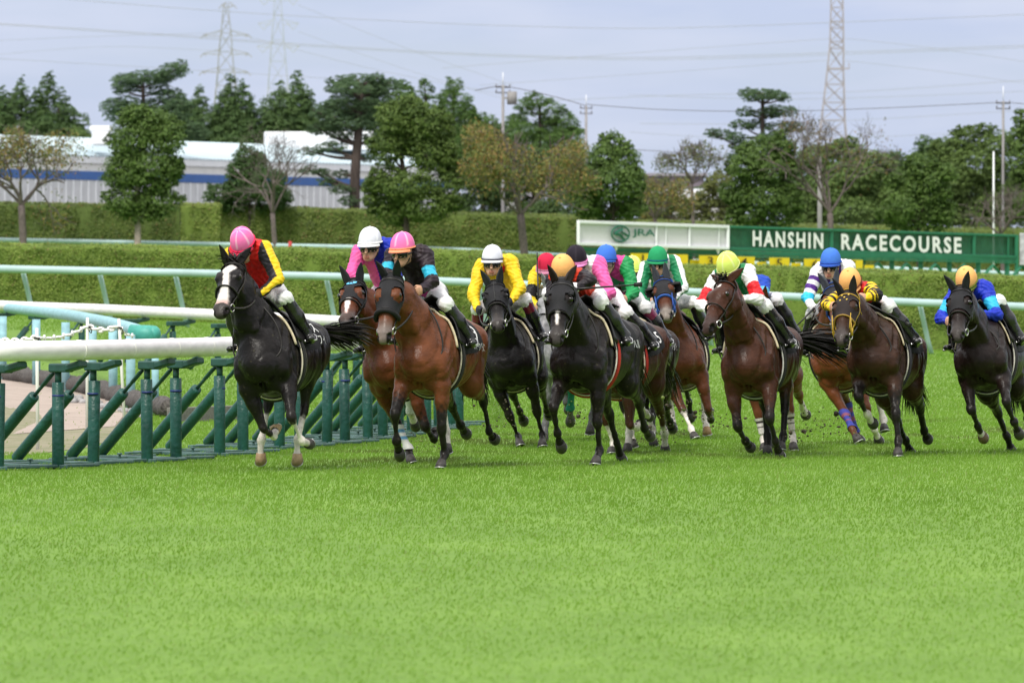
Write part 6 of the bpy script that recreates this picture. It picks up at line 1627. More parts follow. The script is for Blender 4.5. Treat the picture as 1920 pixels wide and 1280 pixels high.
tree_from('yellow green bush behind the slim young tree', 330, [(1355, 470), (1355, 380)], [(1350, 345, 22, 22), (1372, 335, 14, 18), (1330, 365, 24, 20), (1240, 365, 40, 26), (1360, 390, 26, 24), (1290, 400, 60, 22), (1215, 395, 30, 30)], (.08, .12, .03), (.20, .215, .06), 333, leaf=6, dens=1.1, name='thicket', cat='thicket')
# cedars
def plates(L): return [(x, y + R.uniform(-2, 2), rx * R.uniform(.9, 1.25), ry * 1.5) for x, y, rx, ry in L]
tree_from('flat topped cedar behind the round tree on the left', 330, [(268, 470), (270, 260), (268, 165)], plates([(240, 148, 32, 9), (272, 144, 34, 9), (300, 146, 22, 8), (325, 132, 26, 10), (338, 122, 16, 8), (312, 140, 24, 8), (226, 165, 18, 9), (248, 163, 26, 8), (322, 178, 30, 10), (298, 168, 28, 9), (215, 200, 30, 11), (240, 192, 24, 9), (225, 215, 28, 9), (335, 195, 24, 9), (318, 215, 40, 12), (350, 240, 34, 10), (365, 252, 24, 9), (290, 200, 40, 12), (300, 235, 40, 14)]),
          CED0, CED1, 340, leaf=6.5, dens=1.9, up=.9, asp=.28, clump=.30, flat=True, droop=.06, name='cedar_tree', tw=12)
tree_from('open cedar with a thick forked trunk in front of the building', 300, [(664, 470), (666, 330), (672, 250), (676, 160)], plates([(650, 166, 34, 9), (700, 164, 28, 9), (660, 186, 46, 9), (636, 212, 40, 9), (690, 215, 36, 9), (650, 232, 40, 8), (640, 152, 26, 7), (672, 150, 36, 8), (705, 146, 22, 8), (725, 158, 26, 8), (655, 168, 32, 8), (690, 170, 34, 8), (615, 198, 24, 8), (650, 196, 36, 9), (690, 198, 34, 9), (720, 190, 22, 8), (598, 212, 20, 7), (630, 222, 34, 8), (680, 226, 30, 8), (600, 240, 26, 8), (640, 248, 30, 8), (585, 282, 24, 6), (622, 276, 26, 7), (700, 258, 26, 8), (690, 295, 20, 6), (585, 318, 22, 6), (606, 322, 14, 5), (640, 324, 18, 6), (612, 340, 18, 6), (640, 352, 26, 7), (655, 376, 24, 7), (690, 350, 20, 6)]),
          CED0, CED1, 341, leaf=6.0, dens=1.8, up=.9, asp=.28, clump=.30, flat=True, droop=.05, name='cedar_tree', tw=24)
tree_from('lone open cedar rising left of the lattice mast', 300, [(1430, 470), (1430, 280), (1430, 175)], plates([(1404, 174, 18, 6), (1428, 178, 30, 7), (1455, 176, 26, 7), (1412, 184, 24, 6), (1470, 184, 14, 5), (1398, 210, 20, 7), (1462, 206, 28, 8), (1440, 212, 26, 7), (1390, 236, 20, 7), (1418, 234, 26, 7), (1462, 238, 30, 8), (1492, 236, 20, 7), (1352, 252, 24, 7), (1336, 248, 14, 5), (1380, 256, 22, 7), (1440, 260, 30, 8), (1390, 272, 24, 7), (1374, 292, 14, 6)]),
          CED0, CED1, 342, leaf=6.0, dens=1.9, up=.9, asp=.28, clump=.30, flat=True, droop=.05, name='cedar_tree', tw=12)
# round evergreens along the back hedge
tree_from('round dark evergreen on a short pale trunk, left of the lead jockey', 250, [(258, 466), (258, 410), (256, 330)], [(278, 238, 54, 36), (246, 262, 44, 42), (318, 262, 34, 36), (228, 328, 40, 40), (280, 318, 58, 46), (318, 325, 24, 32), (232, 382, 44, 30), (292, 380, 48, 34), (262, 214, 30, 18), (258, 405, 40, 16)], CAM0, CAM1, 350, leaf=7, dens=1.15, tw=15, bark=mat('pale_bark', (.26, .22, .19), rough=.9, noise=.3, nscale=8), name='evergreen_tree')
tree_from('small dark evergreen beside the bare tree by the building', 262, [(468, 470), (468, 380)], [(462, 298, 26, 26), (452, 325, 28, 30), (480, 322, 28, 30), (500, 350, 34, 34), (525, 372, 22, 28), (462, 358, 36, 32), (412, 368, 34, 22), (440, 385, 30, 22), (505, 385, 36, 20)], CAM0, (.072, .138, .04), 351, leaf=6, dens=1.1, name='evergreen_tree')
tree_from('tall broad evergreen with bare limbs showing, right of the open cedar', 252, [(764, 466), (762, 420), (757, 330), (746, 250)], [(765, 202, 36, 24), (735, 228, 34, 34), (792, 232, 44, 38), (728, 282, 34, 40), (806, 288, 44, 46), (832, 244, 24, 30), (765, 262, 36, 32), (720, 372, 34, 36), (768, 352, 58, 34), (800, 388, 56, 36), (842, 365, 28, 40), (745, 402, 48, 26), (838, 318, 26, 36), (708, 335, 20, 24)], (.042, .084, .018), (.160, .235, .050), 352, leaf=7, dens=1.1, tw=13, name='evergreen_tree')
tree_from('pointed round evergreen left of the white framed board', 254, [(1150, 470), (1150, 400)], [(1150, 272, 24, 26), (1130, 302, 36, 32), (1172, 308, 32, 34), (1105, 345, 34, 34), (1148, 345, 48, 40), (1188, 350, 22, 36), (1100, 382, 30, 28), (1140, 392, 46, 30), (1182, 392, 28, 26)], CAM0, CAM1, 353, leaf=7, dens=1.15, name='evergreen_tree')
tree_from('dark evergreen below the lone cedar above the green sign', 262, [(1430, 470), (1430, 400)], [(1430, 286, 40, 30), (1468, 276, 28, 24), (1398, 315, 32, 32), (1448, 326, 44, 36), (1482, 312, 22, 30), (1392, 366, 32, 38), (1438, 376, 48, 38), (1478, 376, 26, 36), (1400, 408, 34, 24), (1455, 412, 42, 22)], CAM0, CAM1, 354, leaf=7, dens=1.15, name='evergreen_tree')
tree_from('dark round evergreen above the right end of the green sign', 262, [(1722, 480), (1722, 410)], [(1724, 312, 32, 26), (1700, 342, 34, 30), (1750, 338, 36, 32), (1686, 392, 36, 32), (1738, 378, 46, 36), (1768, 398, 26, 28), (1700, 418, 44, 20), (1752, 420, 40, 18)], CAM0, CAM1, 355, leaf=7, dens=1.15, name='evergreen_tree')
tree_from('broad lighter evergreen mass behind the dark round tree on the right', 310, [(1830, 480), (1830, 380)], [(1830, 262, 54, 24), (1786, 282, 40, 26), (1872, 276, 34, 30), (1830, 312, 58, 36), (1786, 335, 38, 40), (1872, 335, 36, 42), (1830, 372, 56, 40), (1780, 395, 36, 36), (1872, 395, 36, 34), (1830, 412, 56, 26)], (0.048, 0.090, 0.021), (0.174, 0.260, 0.065), 356, leaf=7, dens=1.0, name='evergreen_tree')
tree_from('tall evergreen cut off by the right edge', 300, [(1925, 480), (1925, 380)], [(1914, 224, 16, 22), (1908, 262, 20, 28), (1935, 262, 24, 40), (1906, 308, 22, 36), (1934, 330, 28, 44), (1904, 365, 22, 36), (1930, 395, 34, 40)], CAM0, CAM1, 357, leaf=7, dens=1.1, name='evergreen_tree')
# cherries and bare trees
YCH = [(.23, .225, .065), (.16, .185, .05), (.26, .205, .06), (.105, .145, .04), (.22, .13, .045)]
branch_tree('spreading cherry with yellowing leaves at the left edge', 250, (38, 466), (40, 385), (-90, 165, 236, 432), 360, YCH, 7000, leaf=5.5, tw=13, bark=M_BARKP, name='cherry_tree', up=.3)
branch_tree('bare purple grey tree in front of the building', 252, (512, 466), (511, 400), (420, 606, 244, 440), 361, [], 0, tw=9, bark=M_BARKP, levels=5, twig=.9, name='bare_tree', up=.7)
branch_tree('wide cherry with olive and orange leaves left of the white framed board', 250, (984, 470), (976, 402), (845, 1110, 244, 450), 362, YCH, 15000, leaf=5.5, tw=14, bark=M_BARKP, name='cherry_tree', up=.4)
branch_tree('slim young tree with few leaves over the white framed board', 262, (1297, 470), (1297, 345), (1236, 1366, 256, 410), 363, [(.13, .15, .04), (.09, .12, .03), (.17, .16, .05)], 1900, leaf=5, tw=6, bark=M_BARKP, name='young_tree', up=.7)
branch_tree('leafless wide cherry in front of the lattice mast', 262, (1556, 480), (1556, 400), (1440, 1680, 212, 436), 364, [(.20, .12, .04), (.15, .14, .04)], 1500, leaf=4.5, tw=11, bark=M_BARKP, twig=.9, name='bare_tree', up=.5)
branch_tree('small leafless tree by the thin white flagpole', 262, (1878, 490), (1876, 440), (1800, 1950, 352, 450), 365, [], 0, tw=8, bark=M_BARKP, levels=4, name='bare_tree', up=.3)
branch_tree('low twiggy shrub tree left of the slim young tree', 258, (1228, 470), (1228, 410), (1165, 1300, 325, 430), 366, YCH, 4000, leaf=5, tw=7, bark=M_BARKP, levels=4, name='cherry_tree', up=.3)

# ------------------------------------------------------------------ buildings
M_WALL = mat('white_wall_paint', (.74, .73, .70), rough=.8, noise=.05, nscale=2)
M_ROOF = mat('pale_blue_roof_steel', (.52, .64, .70), rough=.45, noise=.08, nscale=1.5)
M_BLUEB = mat('blue_fascia', (.04, .12, .36), rough=.6, noise=.08, nscale=3)
M_GLASSB = mat('grey_mesh_screen', (.50, .51, .53), rough=.6, col2=(.58, .59, .61), nscale=2)
M_WHITEB = mat('white_metal_box', (.78, .79, .82), rough=.5, noise=.04, nscale=2)
BL, BRr = V3(*px(-120, 300, 312)), V3(*px(850, 300, 356)); BL[2] = BRr[2] = 0
BB = thing('long_building', (BL + BRr) / 2 + V3(0, 0, .5), 'long low building with pale blue corrugated roof and blue band behind the left trees', 'building'); bo_ = np.array(BB.location)
ax = nrm(BRr - BL); bk = V3(-ax[1], ax[0], 0); Lb = np.linalg.norm(BRr - BL)
def wallbox(name, z0, z1, dep, mt, off=0.0, parent=BB, s0=0.0, s1=None, org=None):
    s1 = Lb if s1 is None else s1; a = BL + ax * s0; b = BL + ax * s1; mb = MB()
    c = (a + b) / 2 + bk * (dep / 2 - off); c[2] = (z0 + z1) / 2
    mb.box(c, (s1 - s0, dep, z1 - z0), np.stack([ax, bk, V3(0, 0, 1)], 1)); return put(name, mb.mesh(name, [mt], bo_ if org is None else org), parent)
wallbox('wall', .3, 6.72, 9.0, M_WALL)
wallbox('fascia_band', 6.02, 6.38, .08, M_BLUEB, .08)
wallbox('screen_wall', 2.0, 6.0, .06, M_GLASSB, .05)
wallbox('eave', 6.72, 7.0, .10, M_WHITEB, .10)
mb = MB(); n = int(Lb / .33); rows = []
for k in range(n * 2 + 1):
    a = BL + ax * (Lb * k / (n * 2)); zz = .05 * (k % 2); rows.append([a - bk * .13 + V3(0, 0, 6.98 + zz), a - bk * .13 + V3(0, 0, 7.03 + zz), a + bk * 4.6 + V3(0, 0, 7.92 + zz), a + bk * 9.6 + V3(0, 0, 6.95 + zz)])
mb.grid(rows); put('roof', mb.mesh('roof', [M_ROOF], bo_), BB)
for k in range(int(Lb / .66)):
    s0 = .3 + k * .66
    if s0 < Lb - .2: wallbox('mullion', 2.0, 6.0, .05, M_WHITEB, .075, BB, s0, s0 + .10)
def roofbox(x0, x1, y0, y1, Y, dep, mt=M_WHITEB):
    a, b = px(x0, y1, Y), px(x1, y0, Y); mb = MB(); mb.box(((a[0] + b[0]) / 2, Y + dep / 2, (a[2] + b[2]) / 2), (b[0] - a[0], dep, b[2] - a[2]), bev=.04); return mb
mb = roofbox(495, 700, 247, 282, 350, 4); put('roof_house', mb.mesh('roof_house', [M_WHITEB], bo_), BB)
mb = roofbox(612, 640, 256, 272, 349.8, .5); put('roof_louvre', mb.mesh('roof_louvre', [M_GLASSB], bo_), BB)
for x0, x1, y0, y1 in ((172, 204, 246, 272), (168, 209, 236, 247)):
    mb = roofbox(x0, x1, y0, y1, 324, 1.6); put('roof_vent', mb.mesh('roof_vent', [M_WHITEB], bo_), BB)
def shed(label, x0, x1, ytop, yeave, Y, mt, rt, dep=8):
    a, b = px(x0, yeave, Y), px(x1, yeave, Y); o = V3((a[0] + b[0]) / 2, Y, .5); r_ = thing('shed', o, label, 'building'); mb = MB()
    mb.box((o[0], Y + dep / 2, a[2] / 2 + .2), (b[0] - a[0], dep, a[2] - .4)); put('wall', mb.mesh('wall', [mt], o), r_)
    zt_ = px(0, ytop, Y)[2]; mb = MB(); h = .3
    P = [(a[0] - h, Y - h, a[2]), (b[0] + h, Y - h, a[2]), (b[0] + h, Y + dep / 2, zt_), (a[0] - h, Y + dep / 2, zt_), (a[0] - h, Y + dep + h, a[2]), (b[0] + h, Y + dep + h, a[2])]
    mb.add(P, [[0, 1, 2, 3], [3, 2, 5, 4], [0, 3, 4], [1, 5, 2]], None, False); put('roof', mb.mesh('roof', [rt], o), r_)
    for k in range(3):
        c = a[0] + (b[0] - a[0]) * (k + .5) / 3; mb = MB(); mb.box((c, Y - .03, a[2] - 1.2), ((b[0] - a[0]) * .16, .06, .9)); put('window', mb.mesh('window', [M_GLASSB], o), r_)
    return r_
M_GREYR = mat('grey_roof_tile', (.14, .13, .15), rough=.8, noise=.2, nscale=6)
shed('white house half hidden behind the wide olive cherry', 940, 1012, 350, 372, 360, M_WALL, M_GREYR)
shed('white house behind the slim young tree', 1262, 1385, 352, 374, 372, M_WALL, mat('pale_roof', (.55, .56, .60), rough=.7), 9)
shed('far dark flat roofed house above the low shrub tree', 1212, 1320, 322, 330, 520, mat('mauve_wall', (.20, .17, .20), rough=.8), M_GREYR, 12)
shed('far pale house between the bare tree and the right evergreens', 1655, 1705, 298, 304, 560, mat('far_wall', (.42, .42, .47), rough=.8), M_GREYR, 10)

# ------------------------------------------------------------------ starting gate with the course name
M_GGREEN = mat('gate_green_paint', (.018, .155, .08), rough=.45, noise=.12, nscale=4)
M_GMESH = mat('green_mesh_panel', (.016, .120, .064), rough=.6, noise=.25, nscale=6)
M_LGREY = mat('pale_grey_mesh', (.62, .61, .63), rough=.9, noise=.07, nscale=30)
_n, _l = M_GMESH.node_tree.nodes, M_GMESH.node_tree.links                                      # fine wire mesh: part of what lies behind shows through
_t = _n.new('ShaderNodeBsdfTransparent'); _x = _n.new('ShaderNodeMixShader'); _x.inputs['Fac'].default_value = .28
_l.new(_n['Principled BSDF'].outputs['BSDF'], _x.inputs[1]); _l.new(_t.outputs['BSDF'], _x.inputs[2]); _l.new(_x.outputs['Shader'], _n['Material Output'].inputs['Surface'])
M_GYEL = mat('yellow_plate', (.78, .58, .01), rough=.5)
M_LOGO = mat('logo_green', (.015, .13, .08), rough=.5)
M_BLK = mat('black_lettering', (.01, .01, .01), rough=.6)
GA, GB = px(1070, 470, 230), px(1925, 492, 243)
def gp(x, y, out=0.0):
    """point of the gate's front seen at a photo pixel, 'out' metres towards the camera"""
    t = (x - 1070) / (1925 - 1070); Y = 230 + 13 * t; p = px(x, y, Y); p[1] -= out; return p
GT = thing('starting_gate', V3(*(gp(1500, 500)[:2]), .4), 'green starting gate with the course name in white letters beyond the hedge', 'starting gate'); go_ = np.array(GT.location)
gx = nrm(V3(*(gp(1900, 460) - gp(1100, 460))[:2], 0)); gn = V3(gx[1], -gx[0], 0)
def gpanel(name, q, mt, out, th=.05, parent=GT):
    P = [gp(*c, out) for c in q]; P2 = [p + V3(0, th, 0) for p in P]; mb = MB()
    mb.add(P + P2, [[0, 1, 2, 3], [7, 6, 5, 4], [0, 4, 5, 1], [1, 5, 6, 2], [2, 6, 7, 3], [3, 7, 4, 0]], None, False); return put(name, mb.mesh(name, [mt], go_), parent)
def gbar(mb, a, b, w=.07, out=0.0): mb.bar(gp(*a, out), gp(*b, out), w, w, (0, 1, 0), bev=.008)
gm = gpanel('mesh_panel', [(1366, 465), (1905, 481), (1905, 443), (1366, 426)], M_GMESH, .0)
mb = MB()
for a, b, w in (((1364, 425), (1908, 442), .07), ((1364, 466), (1908, 482), .09), ((1366, 425), (1366, 467), .07), ((1559, 431), (1559, 473), .10), ((1826, 439), (1826, 480), .10), ((1906, 442), (1906, 514), .12), ((1890, 442), (1890, 482), .05)): gbar(mb, a, b, w, .08)
put('panel_frame', mb.mesh('panel_frame', [M_GGREEN], go_), GT)
mb = MB(); gbar(mb, (1072, 467), (1908, 487), .13, .02); gbar(mb, (1072, 474), (1908, 493), .05, .1); put('beam', mb.mesh('beam', [M_GGREEN], go_), GT)
mb = MB()
for x in range(1078, 1915, 54):
    y = 470 + (x - 1078) * .024
    gbar(mb, (x, y), (x, y + 60), .15, .0); gbar(mb, (x + 27, y + 9), (x + 3, y + 36), .09, .16); gbar(mb, (x + 27, y + 9), (x + 51, y + 36), .09, .16)
put('truss', mb.mesh('truss', [M_GGREEN], go_), GT)
mb = MB()
for x in range(1100, 1915, 54):
    y = 476 + (x - 1078) * .024; a = gp(x, y + 20); mb.bar(a + V3(0, 1.2, 0), a + V3(0, 1.2, -2.2), .12, .12, bev=.01); mb.bar(a + V3(0, 1.2, -.2), a + V3(1.0, 2.2, -.1), .07, .07)
put('stall_posts', mb.mesh('stall_posts', [M_GGREEN], go_), GT)
v, f = text_polys('HANSHIN', 1.0, 'LEFT', space=1.28, bold=.03)
def place_text(v, f, x0, x1, ytop0, ytop1, hpx, out, name, mt, th=.02):
    """lettering stretched along the gate between two photo columns"""
    v = np.array(v); v[:, 0] -= v[:, 0].min(); v[:, 1] -= v[:, 1].min(); u = v[:, 0] / v[:, 0].max(); w = v[:, 1] / v[:, 1].max()
    P = np.array([gp(x0 + (x1 - x0) * a, ytop0 + (ytop1 - ytop0) * a + hpx * (1 - b), out) for a, b in zip(u, w)])
    mb = MB(); mb.add(P, f, None, False); return put(name, mb.mesh(name, [mt], go_), GT)
M_LET = mat('white_lettering', (.82, .82, .82), rough=.6)
place_text(v, f, 1411, 1543, 432, 437, 30, .20, 'course_name', M_LET)
v, f = text_polys('RACECOURSE', 1.0, 'LEFT', space=1.28, bold=.03); place_text(v, f, 1577, 1802, 438, 445, 30.5, .20, 'course_name', M_LET)
gpanel('sign_panel', [(1085, 456), (1363, 464), (1363, 426), (1085, 417)], M_LGREY, .45)
mb = MB()
for a, b, w in (((1083, 416), (1365, 425.5), .09), ((1083, 457), (1365, 465.5), .09), ((1084, 416), (1084, 457), .09), ((1364, 425), (1364, 466), .09), ((1169, 419), (1169, 459), .045), ((1230, 421), (1230, 461), .055), ((1248, 422), (1248, 462), .03), ((1292, 423), (1292, 463), .055), ((1347, 425), (1347, 465), .03)): gbar(mb, a, b, w, .52)
for x, y in ((1155, 459), (1248, 462), (1346, 465)):
    P = [gp(x - 5, y, .5), gp(x + 5, y, .5), gp(x, y + 13, .5)]; mb.add(P + [p + V3(0, .05, 0) for p in P], [[0, 2, 1], [3, 4, 5], [0, 1, 4, 3], [1, 2, 5, 4], [2, 0, 3, 5]], None, False)
put('sign_frame', mb.mesh('sign_frame', [M_WHITEB], go_), GT)
mb = MB(); c = (1163, 438.5)
ring = [gp(c[0] + 16.5 * math.cos(a), c[1] - 14.5 * math.sin(a), .60) for a in np.linspace(0, 2 * math.pi, 33)]
mb.tube(ring, .028, 6, None, False)
def stroke(pts, w):
    for a, b in zip(pts[:-1], pts[1:]): mb.bar(gp(*a, .60), gp(*b, .60), w, .04, (0, 1, 0))
stroke([(1151, 437), (1167, 429.5)], .075); stroke([(1151, 438), (1162, 440.5), (1170, 450)], .075); stroke([(1165, 435), (1178, 443)], .065)
put('emblem', mb.mesh('emblem', [M_LOGO], go_), GT)
v, f = text_polys('JRA', 1.0, 'LEFT', bold=.02); place_text(v, f, 1185, 1228, 429, 430.5, 17, .60, 'sign_letters', M_LOGO)
for k, (num, x, w) in enumerate((('1', 1205, 46), ('2', 1268, 42), ('3', 1331, 42), ('4', 1394, 40), ('5', 1460, 38), ('6', 1527, 42), ('7', 1597, 38))):
    y = 475 + k * 2.0; gpanel('number_plate', [(x - w / 2, y + 19), (x + w / 2, y + 19.5), (x + w / 2, y + .5), (x - w / 2, y)], M_GYEL, .62)
    gpanel('number_plate', [(x + w / 2 + 4, y + 20), (x + w / 2 + 22, y + 20), (x + w / 2 + 22, y + 10), (x + w / 2 + 4, y + 10)], M_GYEL, .3)
    v, f = text_polys(num, 1.0, 'LEFT', bold=.01); v = np.array(v); asp = (v[:, 0].max() - v[:, 0].min()) / (v[:, 1].max() - v[:, 1].min()); place_text(v, f, x - 8 * asp * 1.2, x + 8 * asp * 1.2, y + 2.5, y + 2.5, 16, .70, 'stall_number', M_BLK)
sp = gp(1917, 470, .3); r_ = thing('banner', sp, 'pale printed banner at the right end of the starting gate', 'banner'); mb = MB()
mb.box(sp + V3(.12, 0, .05), (.45, .04, 1.0), bev=.01); put('sheet', mb.mesh('sheet', [mat('banner_cloth', (.62, .62, .66), rough=.8, col2=(.25, .25, .28), nscale=5)], sp), r_)
mb = MB(); mb.bar(sp + V3(.12, .03, -.45), sp + V3(.12, .03, -2.0), .06, .06, (1, 0, 0)); put('post', mb.mesh('post', [M_GGREEN], sp), r_)
# little red post by the back hedge, green lamp box
g = px(544, 467, 238); mb = MB(); mb.tube([V3(g[0], g[1], .5), g, px(544, 452, 238)], .055, 8); tag(put('marker_post', mb.mesh('marker_post', [mat('red_marker', (.45, .03, .03), rough=.5)], g), None, g), 'small red marker post behind the lead jockey', 'marker')

# ------------------------------------------------------------------ pylons, poles, wires
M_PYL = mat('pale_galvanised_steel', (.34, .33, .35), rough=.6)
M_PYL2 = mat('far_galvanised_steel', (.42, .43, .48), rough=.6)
M_MAST = mat('weathered_mast_steel', (.36, .34, .34), rough=.6)
M_CONC = mat('pale_concrete_pole', (.26, .25, .25), rough=.8, noise=.12, nscale=3)
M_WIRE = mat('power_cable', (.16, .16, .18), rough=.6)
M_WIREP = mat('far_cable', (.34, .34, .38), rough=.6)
def lattice(label, Y, levels, arms, mt, t, brace=1, extra=None):
    """levels: (photo row, x left, x right) from the top down; arms: (row, x left, x right, drop)"""
    x = (levels[0][1] + levels[0][2]) / 2; o = V3(px(x, 0, Y)[0], Y, 0.5); root = thing('pylon', o, label, 'pylon', 'pylons on the skyline'); mb = MB()
    rings = []
    for (y, a, b) in levels:
        A, B_ = px(a, y, Y), px(b, y, Y); w = B_[0] - A[0]; rings.append([A + V3(0, 0, 0), B_, B_ + V3(0, w, 0), A + V3(0, w, 0)])
    bot = rings[-1]; rings.append([np.array((p[0] + (p[0] - x_) * .55, p[1], .3)) for p, x_ in zip(bot, [sum(q[0] for q in bot) / 4] * 4)])
    for r0, r1 in zip(rings[:-1], rings[1:]):
        for k in range(4):
            j = (k + 1) % 4; mb.bar(r0[k], r1[k], t * 1.5, t * 1.5); mb.bar(r0[k], r0[j], t, t); mb.bar(r0[k], r1[j], t, t); mb.bar(r0[j], r1[k], t, t)
    put('tower', mb.mesh('tower', [mt], o), root)
    for (y, a, b, d) in arms:
        mb = MB(); cx = (a + b) / 2; hw = (b - a) / 2
        for s in (-1, 1):
            tip = px(cx + s * hw, y + d, Y); i0 = px(cx + s * hw * .2, y - 5, Y); i1 = px(cx + s * hw * .2, y + 6, Y)
            mb.bar(i0, tip, t * 1.8, t * 1.8); mb.bar(i1, tip, t * 1.8, t * 1.8); mb.bar(i0, i1 * .5 + tip * .5, t * .8, t * .8)
        put('arm', mb.mesh('arm', [mt], o), root)
        for s in (-1, 1):
            mb = MB()
            if extra == 'V':
                e = px(cx + s * hw * .72, y + 14, Y); mb.bar(px(cx + s * hw, y + d, Y), e, t * 2.4, t * 2.4); mb.bar(px(cx + s * hw * .35, y - 2, Y), e, t * 2.4, t * 2.4)
            else:
                e = px(cx + s * hw, y + d, Y); mb.bar(e, px(cx + s * (hw + 6), y + d + 7, Y), t * 2.2, t * 2.2); mb.bar(e, px(cx + s * (hw - 6), y + d + 4, Y), t * 2.2, t * 2.2)
            put('insulator', mb.mesh('insulator', [mt], o), root)
    return root
lattice('left pale lattice pylon with drooping arms above the twin topped conifer', 900, [(8, 419, 428), (40, 416, 430), (62, 414, 433), (97, 410, 435), (131, 408, 438), (160, 405, 442), (200, 401, 448), (250, 396, 454)], [(9, 416, 438, 1), (62, 382, 466, 4), (97, 381, 466, 4), (131, 379, 464, 4)], M_PYL, .05)
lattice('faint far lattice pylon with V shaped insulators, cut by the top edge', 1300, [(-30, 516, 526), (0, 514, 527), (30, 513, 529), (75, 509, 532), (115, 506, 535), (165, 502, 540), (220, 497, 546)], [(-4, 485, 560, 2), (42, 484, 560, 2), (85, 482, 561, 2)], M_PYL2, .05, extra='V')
mst = lattice('tall lattice mast on the right, cut by the top edge', 600, [(-20, 1559, 1580), (14, 1558.5, 1581), (40, 1558, 1581.5), (53, 1557.5, 1582), (78, 1557, 1582), (91, 1556, 1582.5), (130, 1552, 1582), (158, 1549, 1583), (192, 1545, 1584), (225, 1541, 1585), (262, 1537, 1588)], [], M_MAST, .055)
mo = np.array(mst.location); mb = MB(); a = px(1582, 129, 600); b = px(1592, 129, 600); mb.bar(a, b, .12, .12); mb.bar(b, px(1592, 118, 600), .07, .07); mb.bar(px(1550, 129, 600), a, .14, .14); put('antenna_bracket', mb.mesh('antenna_bracket', [M_MAST], mo), mst)
def upole(label, x, ytop, Y, r, crossarms=True, mt=M_CONC, thin=None, transformer=False):
    t = px(x, ytop, Y); o = V3(t[0], Y, .5); root = thing('utility_pole', o, label, 'utility pole', 'poles along the road'); mb = MB()
    mb.tube([V3(t[0], Y, .3), V3(t[0], Y, t[2] * .6), t], [r * 1.15, r, r * .8], 10); put('pole', mb.mesh('pole', [mt], o), root)
    if thin: mb = MB(); mb.tube([t, px(x, thin, Y)], r * .28, 6); put('lightning_rod', mb.mesh('lightning_rod', [M_WHITEB], o), root)
    if crossarms:
        mb = MB()
        for d in (4, 14): c = px(x, ytop + d, Y); mb.bar(c + V3(-.28, -.2, 0), c + V3(.28, .2, 0), .05, .05); [mb.tube([c + V3(s * .26, s * .17, 0), c + V3(s * .26, s * .17, .12)], .03, 6) for s in (-1, 1)]
        put('crossarm', mb.mesh('crossarm', [M_WIRE], o), root)
    if transformer: mb = MB(); c = px(x + 17, ytop + 24, Y); mb.tube([c - V3(0, 0, .25), c + V3(0, 0, .25)], .2, 10); mb.bar(c, px(x, ytop + 24, Y), .06, .06); put('transformer', mb.mesh('transformer', [M_CONC], o), root)
    return root
upole('concrete utility pole with transformer over the yellow cherry', 943, 160, 300, .068, thin=136, transformer=True)
upole('shorter utility pole right of the wide pine', 1099, 199, 360, .072, thin=178)
upole('utility pole above the right evergreens', 1881, 190, 300, .06, thin=162)
upole('plain grey post in front of the bare cherry', 1537, 295, 268, .085, False)
upole('thin white flagpole at the right over the small leafless tree', 1863, 284, 266, .035, False, M_WHITEB)
def wire(label, pts, Y, r=.022, mt=M_WIREP):
    P = np.array([px(x, y, Y + (x - 960) * .0) for x, y in pts]); o = P[0]; P = smooth_path(P, 40) if len(P) > 2 else P
    mb = MB(); mb.tube(P, r, 4, None, False); tag(put('power_line', mb.mesh('power_line', [mt], o), None, o), label, 'power line', 'overhead wires')
WL = 'thin overhead power line sagging across the pale sky'
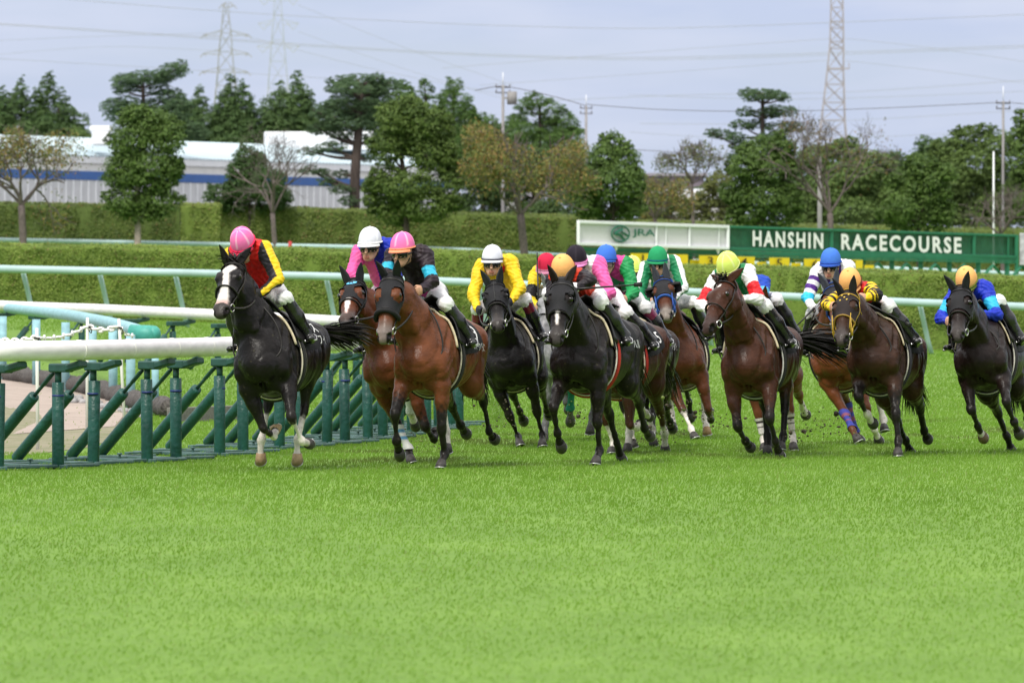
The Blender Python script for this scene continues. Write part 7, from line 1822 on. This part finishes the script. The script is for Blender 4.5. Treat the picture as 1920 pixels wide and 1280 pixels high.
for k, (pts, Y, r, mt) in enumerate([
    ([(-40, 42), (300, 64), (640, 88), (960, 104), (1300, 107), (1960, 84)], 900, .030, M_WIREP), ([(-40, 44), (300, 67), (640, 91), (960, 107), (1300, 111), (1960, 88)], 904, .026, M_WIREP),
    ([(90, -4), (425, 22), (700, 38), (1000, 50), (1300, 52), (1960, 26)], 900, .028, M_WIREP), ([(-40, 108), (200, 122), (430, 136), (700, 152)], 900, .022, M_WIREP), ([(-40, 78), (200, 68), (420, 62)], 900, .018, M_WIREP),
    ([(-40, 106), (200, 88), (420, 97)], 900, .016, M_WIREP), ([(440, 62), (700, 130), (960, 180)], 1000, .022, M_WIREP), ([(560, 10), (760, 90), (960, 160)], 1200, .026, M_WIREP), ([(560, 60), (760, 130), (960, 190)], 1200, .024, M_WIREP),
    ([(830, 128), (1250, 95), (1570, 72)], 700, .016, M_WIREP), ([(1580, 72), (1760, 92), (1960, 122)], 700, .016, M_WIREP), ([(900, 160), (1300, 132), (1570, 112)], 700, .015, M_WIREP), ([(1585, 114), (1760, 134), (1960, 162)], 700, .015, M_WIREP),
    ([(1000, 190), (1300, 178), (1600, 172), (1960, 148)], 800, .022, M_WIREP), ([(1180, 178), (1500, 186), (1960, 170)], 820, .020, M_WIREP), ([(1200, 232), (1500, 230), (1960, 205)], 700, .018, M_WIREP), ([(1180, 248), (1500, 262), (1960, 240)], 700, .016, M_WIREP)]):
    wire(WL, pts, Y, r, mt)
wire('dark cable from the transformer pole to the left', [(943, 161), (920, 164), (890, 170)], 300, .017, M_WIRE)
wire('dark cable between the two left utility poles', [(943, 161), (1000, 172), (1060, 187), (1099, 199)], 300, .015, M_WIRE)
wire('long dark cable sagging to the right utility pole', [(1099, 196), (1250, 206), (1450, 209), (1650, 203), (1881, 192)], 300, .014, M_WIRE)
wire('dark cable leaving the right utility pole', [(1881, 192), (1910, 194), (1960, 200)], 300, .014, M_WIRE)
wire('low dark cable behind the white framed board trees', [(1180, 280), (1280, 287), (1380, 300)], 320, .014, M_WIRE)
# ------------------------------------------------------------------ the race
for i, h in enumerate(HORSES):
    h['jockey'] = J_DATA[h['key']]
    build_horse(h, i)
    build_jockey(h, i)
# clods of turf kicked up by the hooves
rng = np.random.default_rng(9); mb = MB()
for x, y, n, sp in ((800, 840, 60, 26), (1090, 800, 40, 26), (1230, 830, 50, 30), (1290, 790, 50, 30), (1560, 820, 70, 36), (960, 800, 30, 30), (1340, 800, 30, 24), (1480, 830, 30, 26)):
    for k in range(int(n * 1.5)):
        Y = rng.uniform(74, 80); p = px(x + rng.normal(0, sp), y - abs(rng.normal(0, sp * .9)), Y)
        if p[2] < .015: continue
        R_ = rng.uniform(.004, .013) * (2.6 if rng.random() < .06 else 1); g = rng.random() < .35
        mb.ball(p, (R_, R_ * rng.uniform(.6, 1.6), R_ * rng.uniform(.4, 1)), 5, 3, (.12, .16, .03) if g else (.045, .032, .018))
tag(put('flying_turf', mb.mesh('flying_turf', [M_HOOF], use_col=True)), kind='stuff')
